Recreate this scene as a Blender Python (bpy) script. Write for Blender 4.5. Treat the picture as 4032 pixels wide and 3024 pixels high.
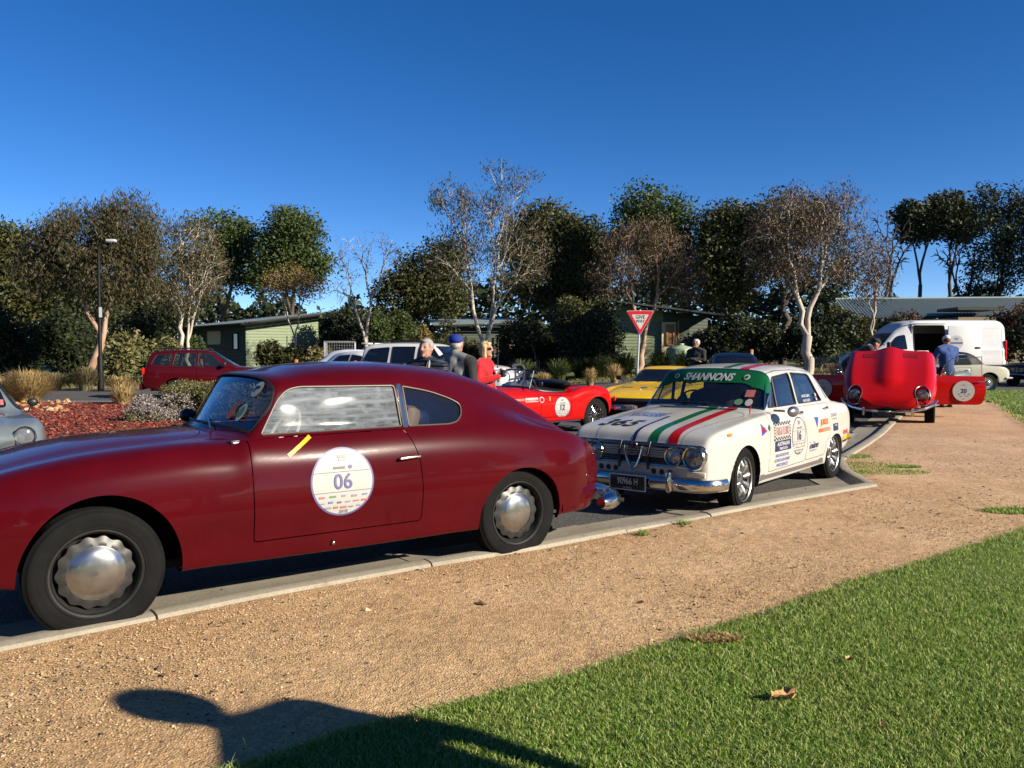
import bpy, bmesh, math, random
import numpy as np
from mathutils import Vector, Matrix
from mathutils.bvhtree import BVHTree
R = math.radians
for o in list(bpy.data.objects): bpy.data.objects.remove(o)
SC = bpy.context.scene
COL = SC.collection
# ---------------------------------------------------------------- camera
CAM_H = 1.45
FPX, HOR, CX0, CY0 = 3200., 1400., 2016., 1512.
PITCH = math.atan((CY0-HOR)/FPX)
cam_d = bpy.data.cameras.new('camera'); cam = bpy.data.objects.new('camera', cam_d); COL.objects.link(cam)
cam.location = (0, 0, CAM_H); cam.rotation_euler = (math.pi/2-PITCH, 0, 0)
cam_d.sensor_width = 36; cam_d.lens = FPX/4032*36; cam_d.clip_start = .05; cam_d.clip_end = 3000
SC.camera = cam
# ---------------------------------------------------------------- sky and sun
SUN_EL, SUN_DIR = R(24), (0.884, -0.467)          # horizontal direction towards the sun
world = bpy.data.worlds.new('World'); SC.world = world; world.use_nodes = True
wn = world.node_tree.nodes; wl = world.node_tree.links
bgn = wn['Background']; skyn = wn.new('ShaderNodeTexSky'); skyn.sky_type = 'NISHITA'; skyn.sun_disc = False
skyn.sun_elevation = SUN_EL; skyn.sun_rotation = math.atan2(SUN_DIR[0], SUN_DIR[1])
skyn.altitude = 0; skyn.air_density = 0.5; skyn.dust_density = 0.0; skyn.ozone_density = 1.0
hsv = wn.new('ShaderNodeHueSaturation'); hsv.inputs['Hue'].default_value = .508; hsv.inputs['Saturation'].default_value = 1.37; hsv.inputs['Value'].default_value = 1.0
wl.new(skyn.outputs[0], hsv.inputs['Color']); wl.new(hsv.outputs[0], bgn.inputs[0]); bgn.inputs[1].default_value = 0.0715
sd = bpy.data.lights.new('sun', 'SUN'); sd.energy = 5.0; sd.angle = R(0.53); sd.color = (1, .90, .74)
sun = bpy.data.objects.new('sun', sd); COL.objects.link(sun); sun.location = (30, -20, 40)
_s = Vector((SUN_DIR[0]*math.cos(SUN_EL), SUN_DIR[1]*math.cos(SUN_EL), math.sin(SUN_EL)))
sun.rotation_euler = _s.to_track_quat('Z', 'Y').to_euler()
SC.view_settings.view_transform = 'Standard'; SC.view_settings.look = 'None'
SC.view_settings.exposure = 1.2; SC.view_settings.gamma = 1.0; SC.view_settings.use_curve_mapping = False
SC.cycles.max_bounces = 8; SC.cycles.transparent_max_bounces = 24

# ---------------------------------------------------------------- layout: a photo point on level ground / at a distance
def ray(px, py):
    d = Vector(((px-CX0)/FPX, 1, -(py-CY0)/FPX)); c, s = math.cos(-PITCH), math.sin(-PITCH)
    return Vector((d[0], c*d[1]-s*d[2], s*d[1]+c*d[2]))
def gp(px, py, z=0.0):
    r = ray(px, py); t = (z-CAM_H)/r[2]; return Vector((0, 0, CAM_H))+t*r
def at(px, py, Y):
    r = ray(px, py); return Vector((0, 0, CAM_H))+r*(Y/r[1])
# ---------------------------------------------------------------- naming
def tag(o, label, cat, group=None):
    o['label'] = label; o['category'] = cat
    if group: o['group'] = group
    return o
def thing(name, label, cat, loc=(0, 0, 0), rz=0, group=None):
    o = bpy.data.objects.new(name, None); COL.objects.link(o); o.empty_display_size = .2
    o.location = loc; o.rotation_euler = (0, 0, rz); return tag(o, label, cat, group)
def stuff(o, label=None):
    o['kind'] = 'stuff'
    if label: o['label'] = label
    return o
# ---------------------------------------------------------------- mesh helpers
def mesh_np(name, V, Fs, mat=None, parent=None, smooth=True, N=None, mats=None, midx=None):
    """Fs: (m,3) or (m,4) int array, or list of such arrays / list of tuples"""
    me = bpy.data.meshes.new(name); V = np.asarray(V, dtype=np.float32).reshape(-1, 3)
    if isinstance(Fs, np.ndarray): Fs = [Fs]
    if len(Fs) and not isinstance(Fs[0], np.ndarray):
        me.from_pydata(V.tolist(), [], [tuple(f) for f in Fs])
    else:
        Fs = [np.asarray(f, dtype=np.int32) for f in Fs if len(f)]
        nl = sum(f.size for f in Fs); nf = sum(len(f) for f in Fs)
        me.vertices.add(len(V)); me.vertices.foreach_set('co', V.ravel())
        me.loops.add(nl); me.polygons.add(nf)
        me.loops.foreach_set('vertex_index', np.concatenate([f.ravel() for f in Fs]))
        tot = np.concatenate([np.full(len(f), f.shape[1], np.int32) for f in Fs])
        st = np.concatenate([[0], np.cumsum(tot)[:-1]]).astype(np.int32)
        me.polygons.foreach_set('loop_start', st)
        try: me.polygons.foreach_set('loop_total', tot)
        except Exception: pass
        me.update(calc_edges=True)
    if mats:
        for m in mats: me.materials.append(m)
        if midx is not None: me.polygons.foreach_set('material_index', np.asarray(midx, np.int32))
    elif mat: me.materials.append(mat)
    me.polygons.foreach_set('use_smooth', np.full(len(me.polygons), smooth))
    me.validate(clean_customdata=False)
    if N is not None and smooth and len(N) == len(me.vertices):
        me.normals_split_custom_set_from_vertices(np.asarray(N, dtype=np.float32).tolist())
    o = bpy.data.objects.new(name, me); COL.objects.link(o)
    if parent is not None: o.parent = parent
    return o
class MB:
    """collects primitives, builds one mesh"""
    def __init__(s): s.v = []; s.f = []
    def add(s, V, F):
        n = len(s.v); s.v += [tuple(map(float, p)) for p in V]; s.f += [tuple(i+n for i in f) for f in F]; return s
    def box(s, c, d, rz=0, bev=0, M=None):
        x, y, z = d[0]/2, d[1]/2, d[2]/2
        if bev <= 0:
            V = [(-x,-y,-z),(x,-y,-z),(x,y,-z),(-x,y,-z),(-x,-y,z),(x,-y,z),(x,y,z),(-x,y,z)]
            F = [(0,3,2,1),(4,5,6,7),(0,1,5,4),(1,2,6,5),(2,3,7,6),(3,0,4,7)]
        else:
            b = min(bev, x*.95, y*.95, z*.95); bm = bmesh.new(); bmesh.ops.create_cube(bm, size=1)
            for v in bm.verts: v.co = (v.co[0]*2*x, v.co[1]*2*y, v.co[2]*2*z)
            bmesh.ops.bevel(bm, geom=list(bm.edges), offset=b, segments=2, affect='EDGES', profile=.5)
            bm.verts.index_update(); V = [tuple(v.co) for v in bm.verts]; F = [[v.index for v in f.verts] for f in bm.faces]; bm.free()
        cr, sr = math.cos(rz), math.sin(rz); out = []
        for p in V:
            if M is not None: q = M @ Vector(p)
            else: q = (p[0]*cr-p[1]*sr, p[0]*sr+p[1]*cr, p[2])
            out.append((q[0]+c[0], q[1]+c[1], q[2]+c[2]))
        return s.add(out, F)
    def tube(s, pts, r, n=8, closed=False, cap=True):
        P = [Vector(p) for p in pts]; m = len(P); rr = r if hasattr(r, '__len__') else [r]*m
        V = []; up = Vector((0, 0, 1)); prev = None
        for i in range(m):
            a = P[(i-1) % m] if (closed or i > 0) else P[i]; b = P[(i+1) % m] if (closed or i < m-1) else P[i]
            t = (b-a).normalized() if (b-a).length > 1e-9 else Vector((0, 0, 1))
            if prev is None:
                e = up if abs(t.z) < .95 else Vector((1, 0, 0)); u = t.cross(e).normalized()
            else:
                u = prev-t*prev.dot(t); u = u.normalized() if u.length > 1e-6 else t.orthogonal().normalized()
            prev = u; w = t.cross(u)
            for k in range(n):
                an = 2*math.pi*k/n; V.append(P[i]+(u*math.cos(an)+w*math.sin(an))*rr[i])
        F = []
        for i in range(m if closed else m-1):
            j = (i+1) % m
            for k in range(n): F.append((i*n+k, i*n+(k+1) % n, j*n+(k+1) % n, j*n+k))
        if cap and not closed: F.append(tuple(range(n-1, -1, -1))); F.append(tuple((m-1)*n+k for k in range(n)))
        return s.add(V, F)
    def lathe(s, prof, n=32, axis='z', c=(0, 0, 0), a0=0, a1=2*math.pi, rfun=None):
        """prof: list (r,h)"""
        full = abs(a1-a0-2*math.pi) < 1e-6; m = n if full else n+1; V = []; F = []
        for k in range(m):
            an = a0+(a1-a0)*k/n; ca, sa = math.cos(an), math.sin(an)
            for j, (r, h) in enumerate(prof):
                q = r*(rfun(an, j) if rfun else 1)
                if axis == 'z': p = (q*ca, q*sa, h)
                elif axis == 'y': p = (q*ca, h, q*sa)
                else: p = (h, q*ca, q*sa)
                V.append((p[0]+c[0], p[1]+c[1], p[2]+c[2]))
        L = len(prof)
        for k in range(n):
            k2 = (k+1) % m if full else k+1
            for j in range(L-1): F.append((k*L+j, k2*L+j, k2*L+j+1, k*L+j+1))
        return s.add(V, F)
    def ell(s, c, r, n=12, m=8, M=None):
        V = []; F = []
        for i in range(m+1):
            th = math.pi*i/m
            for k in range(n):
                ph = 2*math.pi*k/n; p = Vector((r[0]*math.sin(th)*math.cos(ph), r[1]*math.sin(th)*math.sin(ph), r[2]*math.cos(th)))
                if M is not None: p = M @ p
                V.append((p[0]+c[0], p[1]+c[1], p[2]+c[2]))
        for i in range(m):
            for k in range(n): F.append((i*n+k, (i+1)*n+k, (i+1)*n+(k+1) % n, i*n+(k+1) % n))
        return s.add(V, F)
    def prism(s, poly, h0, h1, axis='z'):
        n = len(poly); V = []
        for h in (h0, h1):
            for a, b in poly: V.append((a, b, h) if axis == 'z' else ((a, h, b) if axis == 'y' else (h, a, b)))
        F = [tuple(range(n-1, -1, -1)), tuple(range(n, 2*n))]+[(i, (i+1) % n, n+(i+1) % n, n+i) for i in range(n)]
        return s.add(V, F)
    def build(s, name, mat=None, parent=None, smooth=True, ang=35, loc=None):
        me = bpy.data.meshes.new(name); me.from_pydata(s.v, [], s.f)
        bm = bmesh.new(); bm.from_mesh(me); bmesh.ops.recalc_face_normals(bm, faces=list(bm.faces))
        if smooth:
            ca = R(ang)
            for f in bm.faces: f.smooth = True
            for e in bm.edges:
                if len(e.link_faces) == 2 and e.calc_face_angle(0) > ca: e.smooth = False
        bm.to_mesh(me); bm.free()
        if mat: me.materials.append(mat)
        o = bpy.data.objects.new(name, me); COL.objects.link(o)
        if parent is not None: o.parent = parent
        if loc is not None: o.location = loc
        return o
def copy_tree(o, parent=None):
    c = o.copy(); COL.objects.link(c)
    if parent is not None: c.parent = parent
    for ch in [x for x in o.children]: copy_tree(ch, c)
    return c
# ---------------------------------------------------------------- materials
def _nd(nt, t, **kw):
    n = nt.nodes.new(t)
    for k, v in kw.items(): setattr(n, k, v)
    return n
def pbr(name, col, rough=.5, metal=0., coat=0., var=0., vscale=6., bump=0., bscale=60., col2=None, spec=None, detail=4, bdist=.01, vstretch=None, trans=0., sss=0., sheen=0.):
    m = bpy.data.materials.new(name); m.use_nodes = True; nt = m.node_tree; b = nt.nodes['Principled BSDF']
    b.inputs['Base Color'].default_value = (*col, 1); b.inputs['Roughness'].default_value = rough; b.inputs['Metallic'].default_value = metal
    if coat: b.inputs['Coat Weight'].default_value = coat; b.inputs['Coat Roughness'].default_value = .03; b.inputs['Coat IOR'].default_value = 1.33; b.inputs['Coat Weight'].default_value = min(coat, .7)
    if spec is None: spec = .035 if coat >= .5 else (.2 if rough > .55 else .35)
    if spec is not None: b.inputs['Specular IOR Level'].default_value = spec
    if sheen: b.inputs['Sheen Weight'].default_value = sheen
    tc = None
    def coord():
        nonlocal tc
        if tc is None:
            t = _nd(nt, 'ShaderNodeTexCoord'); tc = t.outputs['Object']
            if vstretch:
                mp = _nd(nt, 'ShaderNodeMapping'); mp.inputs['Scale'].default_value = vstretch; nt.links.new(tc, mp.inputs[0]); tc = mp.outputs[0]
        return tc
    if var > 0 or col2:
        n = _nd(nt, 'ShaderNodeTexNoise'); n.inputs['Scale'].default_value = vscale; n.inputs['Detail'].default_value = detail; nt.links.new(coord(), n.inputs['Vector'])
        rp = _nd(nt, 'ShaderNodeValToRGB'); nt.links.new(n.outputs['Fac'], rp.inputs[0]); e = rp.color_ramp.elements
        e[0].position = .32; e[1].position = .68
        if col2: e[0].color = (*col, 1); e[1].color = (*col2, 1)
        else:
            e[0].color = (*[max(0, c*(1-var)) for c in col], 1); e[1].color = (*[min(1, c*(1+var)) for c in col], 1)
        nt.links.new(rp.outputs[0], b.inputs['Base Color'])
    if bump > 0:
        n = _nd(nt, 'ShaderNodeTexNoise'); n.inputs['Scale'].default_value = bscale; n.inputs['Detail'].default_value = 5; nt.links.new(coord(), n.inputs['Vector'])
        bp = _nd(nt, 'ShaderNodeBump'); bp.inputs['Strength'].default_value = bump; bp.inputs['Distance'].default_value = bdist
        nt.links.new(n.outputs['Fac'], bp.inputs['Height']); nt.links.new(bp.outputs[0], b.inputs['Normal'])
    return m
def glassm(name, tint=(.55, .6, .6), rough=.02, refl=.6, dirt=0.008):
    """thin pane: tinted transparency, Fresnel reflection, a trace of dust"""
    m = bpy.data.materials.new(name); m.use_nodes = True; nt = m.node_tree; nt.nodes.clear(); L = nt.links.new
    out = _nd(nt, 'ShaderNodeOutputMaterial'); tr = _nd(nt, 'ShaderNodeBsdfTransparent'); tr.inputs[0].default_value = (*tint, 1)
    gl = _nd(nt, 'ShaderNodeBsdfGlossy'); gl.inputs['Roughness'].default_value = rough; gl.inputs[0].default_value = (.95, .97, 1, 1)
    df = _nd(nt, 'ShaderNodeBsdfDiffuse'); df.inputs[0].default_value = (.75, .75, .72, 1)
    fr = _nd(nt, 'ShaderNodeFresnel'); ge = _nd(nt, 'ShaderNodeNewGeometry'); mr = _nd(nt, 'ShaderNodeMapRange'); mr.inputs[3].default_value = 1.5; mr.inputs[4].default_value = 1/1.5; L(ge.outputs['Backfacing'], mr.inputs[0]); L(mr.outputs[0], fr.inputs[0])
    mul = _nd(nt, 'ShaderNodeMath', operation='MULTIPLY_ADD'); mul.inputs[1].default_value = 1.0; mul.inputs[2].default_value = refl*.08; L(fr.outputs[0], mul.inputs[0])
    m1 = _nd(nt, 'ShaderNodeMixShader'); m2 = _nd(nt, 'ShaderNodeMixShader'); m1.inputs[0].default_value = dirt
    L(tr.outputs[0], m1.inputs[1]); L(df.outputs[0], m1.inputs[2]); L(mul.outputs[0], m2.inputs[0]); L(m1.outputs[0], m2.inputs[1]); L(gl.outputs[0], m2.inputs[2]); L(m2.outputs[0], out.inputs[0])
    return m
M = {}
M['tyre'] = pbr('tyre', (.0048, .0048, .0049), .8, var=.25, spec=.12, vscale=9, bump=.15, bscale=90)
M['chrome'] = pbr('chrome', (.56, .53, .48), .16, 1.0, var=.08, vscale=12)
M['alloy'] = pbr('alloy', (.24, .24, .235), .36, .9, var=.15, vscale=14)
M['steel'] = pbr('steel', (.36, .36, .355), .22, .95, var=.2, vscale=9, bump=.05, bscale=20)
M['black'] = pbr('black', (.012, .012, .013), .45)
M['rubber'] = pbr('rubber', (.015, .015, .016), .6)
M['under'] = pbr('underbody', (.012, .011, .010), .9, var=.3)
M['seat'] = pbr('seat_vinyl', (.02, .02, .022), .5, var=.2)
M['tan'] = pbr('tan_leather', (.35, .18, .085), .5, var=.2)
M['plate'] = pbr('plate_black', (.012, .012, .014), .35)
M['white'] = pbr('white_print', (.42, .42, .41), .45)
M['offw'] = pbr('sticker_white', (.30, .295, .28), .45)
M['green'] = pbr('green_print', (.006, .085, .03), .35, coat=.5)
M['red'] = pbr('red_print', (.32, .006, .006), .35, coat=.5)
M['navy'] = pbr('navy_print', (.010, .016, .06), .4)
M['blue'] = pbr('blue_print', (.025, .05, .27), .4)
M['lilac'] = pbr('faded_navy_print', (.075, .068, .17), .45)
M['orange'] = pbr('orange_print', (.46, .085, .012), .4)
M['yellow'] = pbr('yellow_print', (.46, .30, .004), .4)
M['grey'] = pbr('grey_print', (.10, .10, .11), .5)
M['glass'] = glassm('car_glass', (.50, .55, .55))
M['clear'] = glassm('clear_glass', (.88, .90, .90), dirt=.01)
M['dark'] = glassm('dark_glass', (.10, .11, .12))
M['lens'] = glassm('lamp_lens', (.70, .72, .72), rough=.08, refl=1.5, dirt=.12)
M['amber'] = pbr('amber_lens', (.75, .18, .01), .15, coat=1)
M['redlens'] = pbr('red_lens', (.50, .01, .01), .15, coat=1)
# ---------------------------------------------------------------- curves, outlines, distance functions
def pchip(x, y, q):
    x = np.asarray(x, float); y = np.asarray(y, float); q = np.asarray(q, float)
    flat = y.ndim == 1
    if flat: y = y[:, None]
    h = np.diff(x)[:, None]; d = np.diff(y, axis=0)/h; m = np.zeros_like(y)
    if len(x) > 2:
        w1 = 2*h[1:]+h[:-1]; w2 = h[1:]+2*h[:-1]; a, b = d[:-1], d[1:]; ok = a*b > 0
        with np.errstate(divide='ignore', invalid='ignore'): hm = (w1+w2)/(w1/a+w2/b)
        m[1:-1] = np.where(ok, hm, 0)
    m[0] = d[0]; m[-1] = d[-1]
    i = np.clip(np.searchsorted(x, q, side='right')-1, 0, len(x)-2); hh = h[i]; t = ((q-x[i])/hh[:, 0])[:, None]
    r = (2*t**3-3*t**2+1)*y[i]+(t**3-2*t**2+t)*hh*m[i]+(-2*t**3+3*t**2)*y[i+1]+(t**3-t**2)*hh*m[i+1]
    return r[:, 0] if flat else r
def interp(tbl):
    """tbl: [(x,v),...] -> smooth function"""
    xs = [a for a, b in tbl]; ys = [b for a, b in tbl]
    return lambda q: pchip(xs, ys, np.clip(np.atleast_1d(q), xs[0], xs[-1]))
def rpoly(pts, r=.03, n=5):
    """round the corners of a polygon; r may be a list"""
    out = []; m = len(pts)
    for i in range(m):
        p = np.array(pts[i], float); a = np.array(pts[i-1], float); b = np.array(pts[(i+1) % m], float)
        rr = r[i] if hasattr(r, '__len__') else r
        la, lb = np.linalg.norm(a-p), np.linalg.norm(b-p); k = min(rr, la*.48, lb*.48)
        if k < 1e-5: out.append(tuple(p)); continue
        pa = p+(a-p)/la*k; pb = p+(b-p)/lb*k
        for j in range(n+1):
            t = j/n; out.append(tuple((1-t)**2*pa+2*t*(1-t)*p+t*t*pb))
    return out
def sdf_poly(P, Q):
    """signed distance of points Q(n,2) to polygon P, negative inside"""
    P = np.asarray(P, float); Q = np.asarray(Q, float); d = np.full(len(Q), 1e9); ins = np.zeros(len(Q), bool); m = len(P)
    for i in range(m):
        a, b = P[i-1], P[i]; e = b-a; w = Q-a; t = np.clip((w@e)/max(e@e, 1e-12), 0, 1)
        dd = w-t[:, None]*e; d = np.minimum(d, (dd*dd).sum(1))
        c = ((a[1] <= Q[:, 1]) != (b[1] <= Q[:, 1]))
        with np.errstate(divide='ignore', invalid='ignore'): xi = a[0]+(Q[:, 1]-a[1])*(b[0]-a[0])/(b[1]-a[1])
        ins ^= c & (Q[:, 0] < xi)
    return np.where(ins, -1, 1)*np.sqrt(d)
class Shell:
    """triangle surface with smooth normals and (t,k) parameters that can be cut along any signed function"""
    def __init__(s, V, T, N, A): s.V, s.T, s.N, s.A = V, T, N, A
    @staticmethod
    def grid(P, A=None, outward=True, closed=False):
        n, m, _ = P.shape; du = np.gradient(P, axis=0); dv = np.gradient(P, axis=1); N = np.cross(du, dv)
        N /= np.maximum(np.linalg.norm(N, axis=2, keepdims=True), 1e-12)
        idx = np.arange(n*m).reshape(n, m); a, b, c, d = idx[:-1, :-1], idx[1:, :-1], idx[1:, 1:], idx[:-1, 1:]
        T = np.concatenate([np.stack([a, b, c], -1).reshape(-1, 3), np.stack([a, c, d], -1).reshape(-1, 3)])
        if outward:
            cen = P.reshape(-1, 3).mean(0)
            if ((P-cen)*N).sum() < 0: N = -N; T = T[:, ::-1]
        if A is None: A = np.stack(np.meshgrid(np.arange(n), np.arange(m), indexing='ij'), -1).astype(float)
        return Shell(P.reshape(-1, 3).copy(), T.copy(), N.reshape(-1, 3).copy(), A.reshape(n*m, -1).astype(float))
    def sub(s, T):
        u, inv = np.unique(T, return_inverse=True); return Shell(s.V[u], inv.reshape(-1, 3), s.N[u], s.A[u])
    def sel(s, f):
        """keep triangles whose centre satisfies f(shell centre arrays)"""
        k = f(s.V[s.T].mean(1), s.N[s.T].mean(1), s.A[s.T].mean(1)); return s.sub(s.T[k]), s.sub(s.T[~k])
    def cut(s, f):
        """f(V,A)->signed; returns (inside, outside)"""
        v = np.asarray(f(s.V, s.A), float); v = np.where(np.abs(v) < 1e-7, 1e-7, v)
        sg = v[s.T] < 0; cnt = sg.sum(1); Tin = s.T[cnt == 3]; Tout = s.T[cnt == 0]; mix = s.T[(cnt == 1) | (cnt == 2)]
        if len(mix) == 0: return s.sub(Tin), s.sub(Tout)
        ms = v[mix] < 0; c = ms.sum(1)
        lone = np.where(c == 1, np.argmax(ms, 1), np.argmin(ms, 1)); ar = np.arange(len(mix))
        p = mix[ar, lone]; q = mix[ar, (lone+1) % 3]; r = mix[ar, (lone+2) % 3]
        E = np.concatenate([np.stack([p, q], 1), np.stack([p, r], 1)]); Es = np.sort(E, 1)
        U, inv = np.unique(Es, axis=0, return_inverse=True); inv = inv.ravel()
        a, b = U[:, 0], U[:, 1]; t = (v[a]/(v[a]-v[b]))[:, None]
        V = np.concatenate([s.V, s.V[a]+(s.V[b]-s.V[a])*t]); N = np.concatenate([s.N, s.N[a]+(s.N[b]-s.N[a])*t]); A = np.concatenate([s.A, s.A[a]+(s.A[b]-s.A[a])*t])
        e = inv+len(s.V); pq, pr = e[:len(mix)], e[len(mix):]
        one = np.stack([p, pq, pr], 1); two = np.concatenate([np.stack([pq, q, r], 1), np.stack([pq, r, pr], 1)])
        lin = c == 1; l2 = np.concatenate([lin, lin])
        Tin = np.concatenate([Tin, one[lin], two[~l2]]); Tout = np.concatenate([Tout, one[~lin], two[l2]])
        S = Shell(V, None, N, A); return S.sub(Tin), S.sub(Tout)
    def off(s, d):
        n = s.N/np.maximum(np.linalg.norm(s.N, axis=1, keepdims=True), 1e-9); return Shell(s.V+n*d, s.T, s.N, s.A)
    def join(s, o): return Shell(np.concatenate([s.V, o.V]), np.concatenate([s.T, o.T+len(s.V)]), np.concatenate([s.N, o.N]), np.concatenate([s.A, o.A]))
    def obj(s, name, mat, parent=None):
        n = s.N/np.maximum(np.linalg.norm(s.N, axis=1, keepdims=True), 1e-9)
        return mesh_np(name, s.V, s.T, mat, parent, True, n)
    def bvh(s): return BVHTree.FromPolygons(s.V.tolist(), s.T.tolist())
    def edge_flange(s, depth, inward):
        """strip along open edges, pushed by vector function inward(V)->(n,3)*depth"""
        E = np.concatenate([s.T[:, [0, 1]], s.T[:, [1, 2]], s.T[:, [2, 0]]]); Es = np.sort(E, 1)
        U, idx, ct = np.unique(Es, axis=0, return_index=True, return_counts=True); B = E[idx[ct == 1]]
        return B
def both(f):
    """apply to either side: uses |y|"""
    return lambda V, A: f(np.abs(V[:, 1]), V, A)
def side_sdf(poly, side=-1, kmin=None, kmax=None):
    """cutting function for an outline drawn in the side view (x,z); side -1/+1/0(both)"""
    def f(V, A):
        d = sdf_poly(poly, V[:, [0, 2]])
        if side: d = np.where(V[:, 1]*side > 0.05, d, 9.)
        if kmin is not None: d = np.maximum(d, (kmin-np.abs(A[:, 1]))*.1)
        if kmax is not None: d = np.maximum(d, (np.abs(A[:, 1])-kmax)*.1)
        return d
    return f
def loft(stations, ns, nk, smooth=6, lam=.5, bow=None, kpow=None):
    """stations: list of rows of half-section points (x,y,z), k=0 at the sill ... last at the centre line. Returns Shell (full width)"""
    S = np.array(stations, float); n, K, _ = S.shape
    st = np.arange(n, dtype=float)
    # sample density along the car follows length
    L = np.linalg.norm(np.diff(S, axis=0), axis=2).max(1)+1e-4; cl = np.concatenate([[0], np.cumsum(L)])
    tq = np.interp(np.linspace(0, cl[-1], ns), cl, st)
    P1 = pchip(st, S.reshape(n, -1), tq).reshape(ns, K, 3)
    full = np.concatenate([P1, P1[:, -2::-1]*np.array([1, -1, 1])], 1)
    kk = np.concatenate([np.arange(K), np.arange(K, 2*K-1)]).astype(float)
    D = np.linalg.norm(np.diff(P1, axis=1), axis=2).mean(0)+1e-3; cd = np.concatenate([[0], np.cumsum(D)]); half = np.interp(np.linspace(0, cd[-1], nk), cd, np.arange(K))
    kq = np.concatenate([half, 2*(K-1)-half[-2::-1]])
    P = pchip(kk, full.transpose(1, 0, 2).reshape(2*K-1, -1), kq).reshape(len(kq), ns, 3).transpose(1, 0, 2)
    P = P.copy()
    for _ in range(smooth):
        Q = P.copy()
        Q[1:-1, 1:-1] = P[1:-1, 1:-1]*(1-lam)+lam*.25*(P[2:, 1:-1]+P[:-2, 1:-1]+P[1:-1, 2:]+P[1:-1, :-2])
        Q[1:-1, 0] = P[1:-1, 0]*(1-lam)+lam*.5*(P[2:, 0]+P[:-2, 0]); Q[1:-1, -1] = P[1:-1, -1]*(1-lam)+lam*.5*(P[2:, -1]+P[:-2, -1])
        Q[0, 1:-1] = P[0, 1:-1]*(1-lam)+lam*.5*(P[0, 2:]+P[0, :-2]); Q[-1, 1:-1] = P[-1, 1:-1]*(1-lam)+lam*.5*(P[-1, 2:]+P[-1, :-2])
        P = Q
    ksym = np.where(kq <= K-1, kq, 2*(K-1)-kq)
    A = np.stack(np.broadcast_arrays(tq[:, None], ksym[None, :]), -1)
    return Shell.grid(P, A)
def generic_sections(xs, zlow, zbelt, ztop, w, wtop, belt_in=.96, tuck=.93, roofr=.10, cabin=None, nose_bow=.0, tail_bow=.0, top_in=None):
    """car sections from one-dimensional curves. cabin(x) 0..1 tells how much greenhouse stands above the belt"""
    rows = []; x0, x1 = xs[0], xs[-1]
    for x in xs:
        zl, zb, zt, ww, wt = [float(f(x)[0]) for f in (zlow, zbelt, ztop, w, wtop)]
        g = max(0., zt-zb); h = zb-zl
        rr = min(roofr, g*.35+.012)
        row = [(x, ww*.80, zl), (x, ww*tuck, zl+.01), (x, ww*.985, zl+h*.30), (x, ww, zl+h*.55), (x, ww*.985, zl+h*.85), (x, ww*belt_in, zb),
               (x, ww*belt_in-.02-(ww*belt_in-wt)*.05, zb+.012+g*.05), (x, wt, zt-rr), (x, wt*.86, zt-rr*.35), (x, wt*.45, zt-rr*.06), (x, 0, zt)]
        a = max(0, 1-(x-x0)/.5); b = max(0, 1-(x1-x)/.5)
        rows.append([(px+nose_bow*(abs(py)/max(ww, .1))**2.2*a-tail_bow*(abs(py)/max(ww, .1))**2.2*b, py, pz) for px, py, pz in row])
    return rows
# ---------------------------------------------------------------- lettering
_txt = {}
def text2d(s, size=1., bold=0., shear=0., sx=1.):
    key = (s, bold, shear)
    if key not in _txt:
        cu = bpy.data.curves.new('t', 'FONT'); cu.body = s; cu.size = 1; cu.align_x = 'CENTER'; cu.align_y = 'CENTER'; cu.shear = shear; cu.offset = bold; cu.resolution_u = 3
        ob = bpy.data.objects.new('t', cu); COL.objects.link(ob); dg = bpy.context.evaluated_depsgraph_get(); ev = ob.evaluated_get(dg); me = ev.to_mesh(); me.calc_loop_triangles()
        V = np.array([v.co[:2] for v in me.vertices]); T = np.array([t.vertices[:] for t in me.loop_triangles]); ev.to_mesh_clear()
        bpy.data.objects.remove(ob); bpy.data.curves.remove(cu)
        c = (V.max(0)+V.min(0))/2; hgt = np.ptp(V[:, 1]); _txt[key] = ((V-c)/hgt, T)
    V, T = _txt[key]; return V*size*np.array([sx, 1]), T
def decal(parent, name, V2, T, fn, mat, sub=True):
    """2D triangles placed on a surface; fn(u,v)->3D point"""
    V3 = [fn(float(u), float(v)) for u, v in V2]; return mesh_np(name, V3, np.asarray(T), mat, parent, smooth=False)
def on_side(bvh, x, z, side=-1, off=.003, rot=0., mir=False):
    """mapper: decal plane coordinates -> point on a car's side, seen from outside"""
    c, s = math.cos(rot), math.sin(rot)
    def fn(u, v):
        uu, vv = u*c-v*s, u*s+v*c; px = x+uu*(1 if side < 0 else -1); pz = z+vv
        h = bvh.ray_cast(Vector((px, side*3., pz)), Vector((0, -side, 0)))
        if h[0] is None: return (px, side*.75, pz)
        return h[0]+Vector((0, side, 0))*off
    return fn
def on_top(bvh, x, y, ux, uy, off=.003, z0=3.):
    """mapper for a decal on an upward surface; ux,uy are unit 2D vectors of the text's right and up"""
    def fn(u, v):
        px, py = x+ux[0]*u+uy[0]*v, y+ux[1]*u+uy[1]*v; h = bvh.ray_cast(Vector((px, py, z0)), Vector((0, 0, -1)))
        return (h[0] if h[0] is not None else Vector((px, py, .9)))+Vector((0, 0, off))
    return fn
def on_front(bvh, y, z, off=.003, side=-1, rot=0.):
    c, s = math.cos(rot), math.sin(rot)
    """mapper for the front (looking along +x); text right = -y"""
    def fn(u, v):
        uu, vv = u*c-v*s, u*s+v*c
        py, pz = y-uu*side*-1, z+vv; h = bvh.ray_cast(Vector((side*6., py, pz)), Vector((-side, 0, 0)))
        return (h[0] if h[0] is not None else Vector((0, py, pz)))+Vector((side*off, 0, 0))
    return fn
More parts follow.
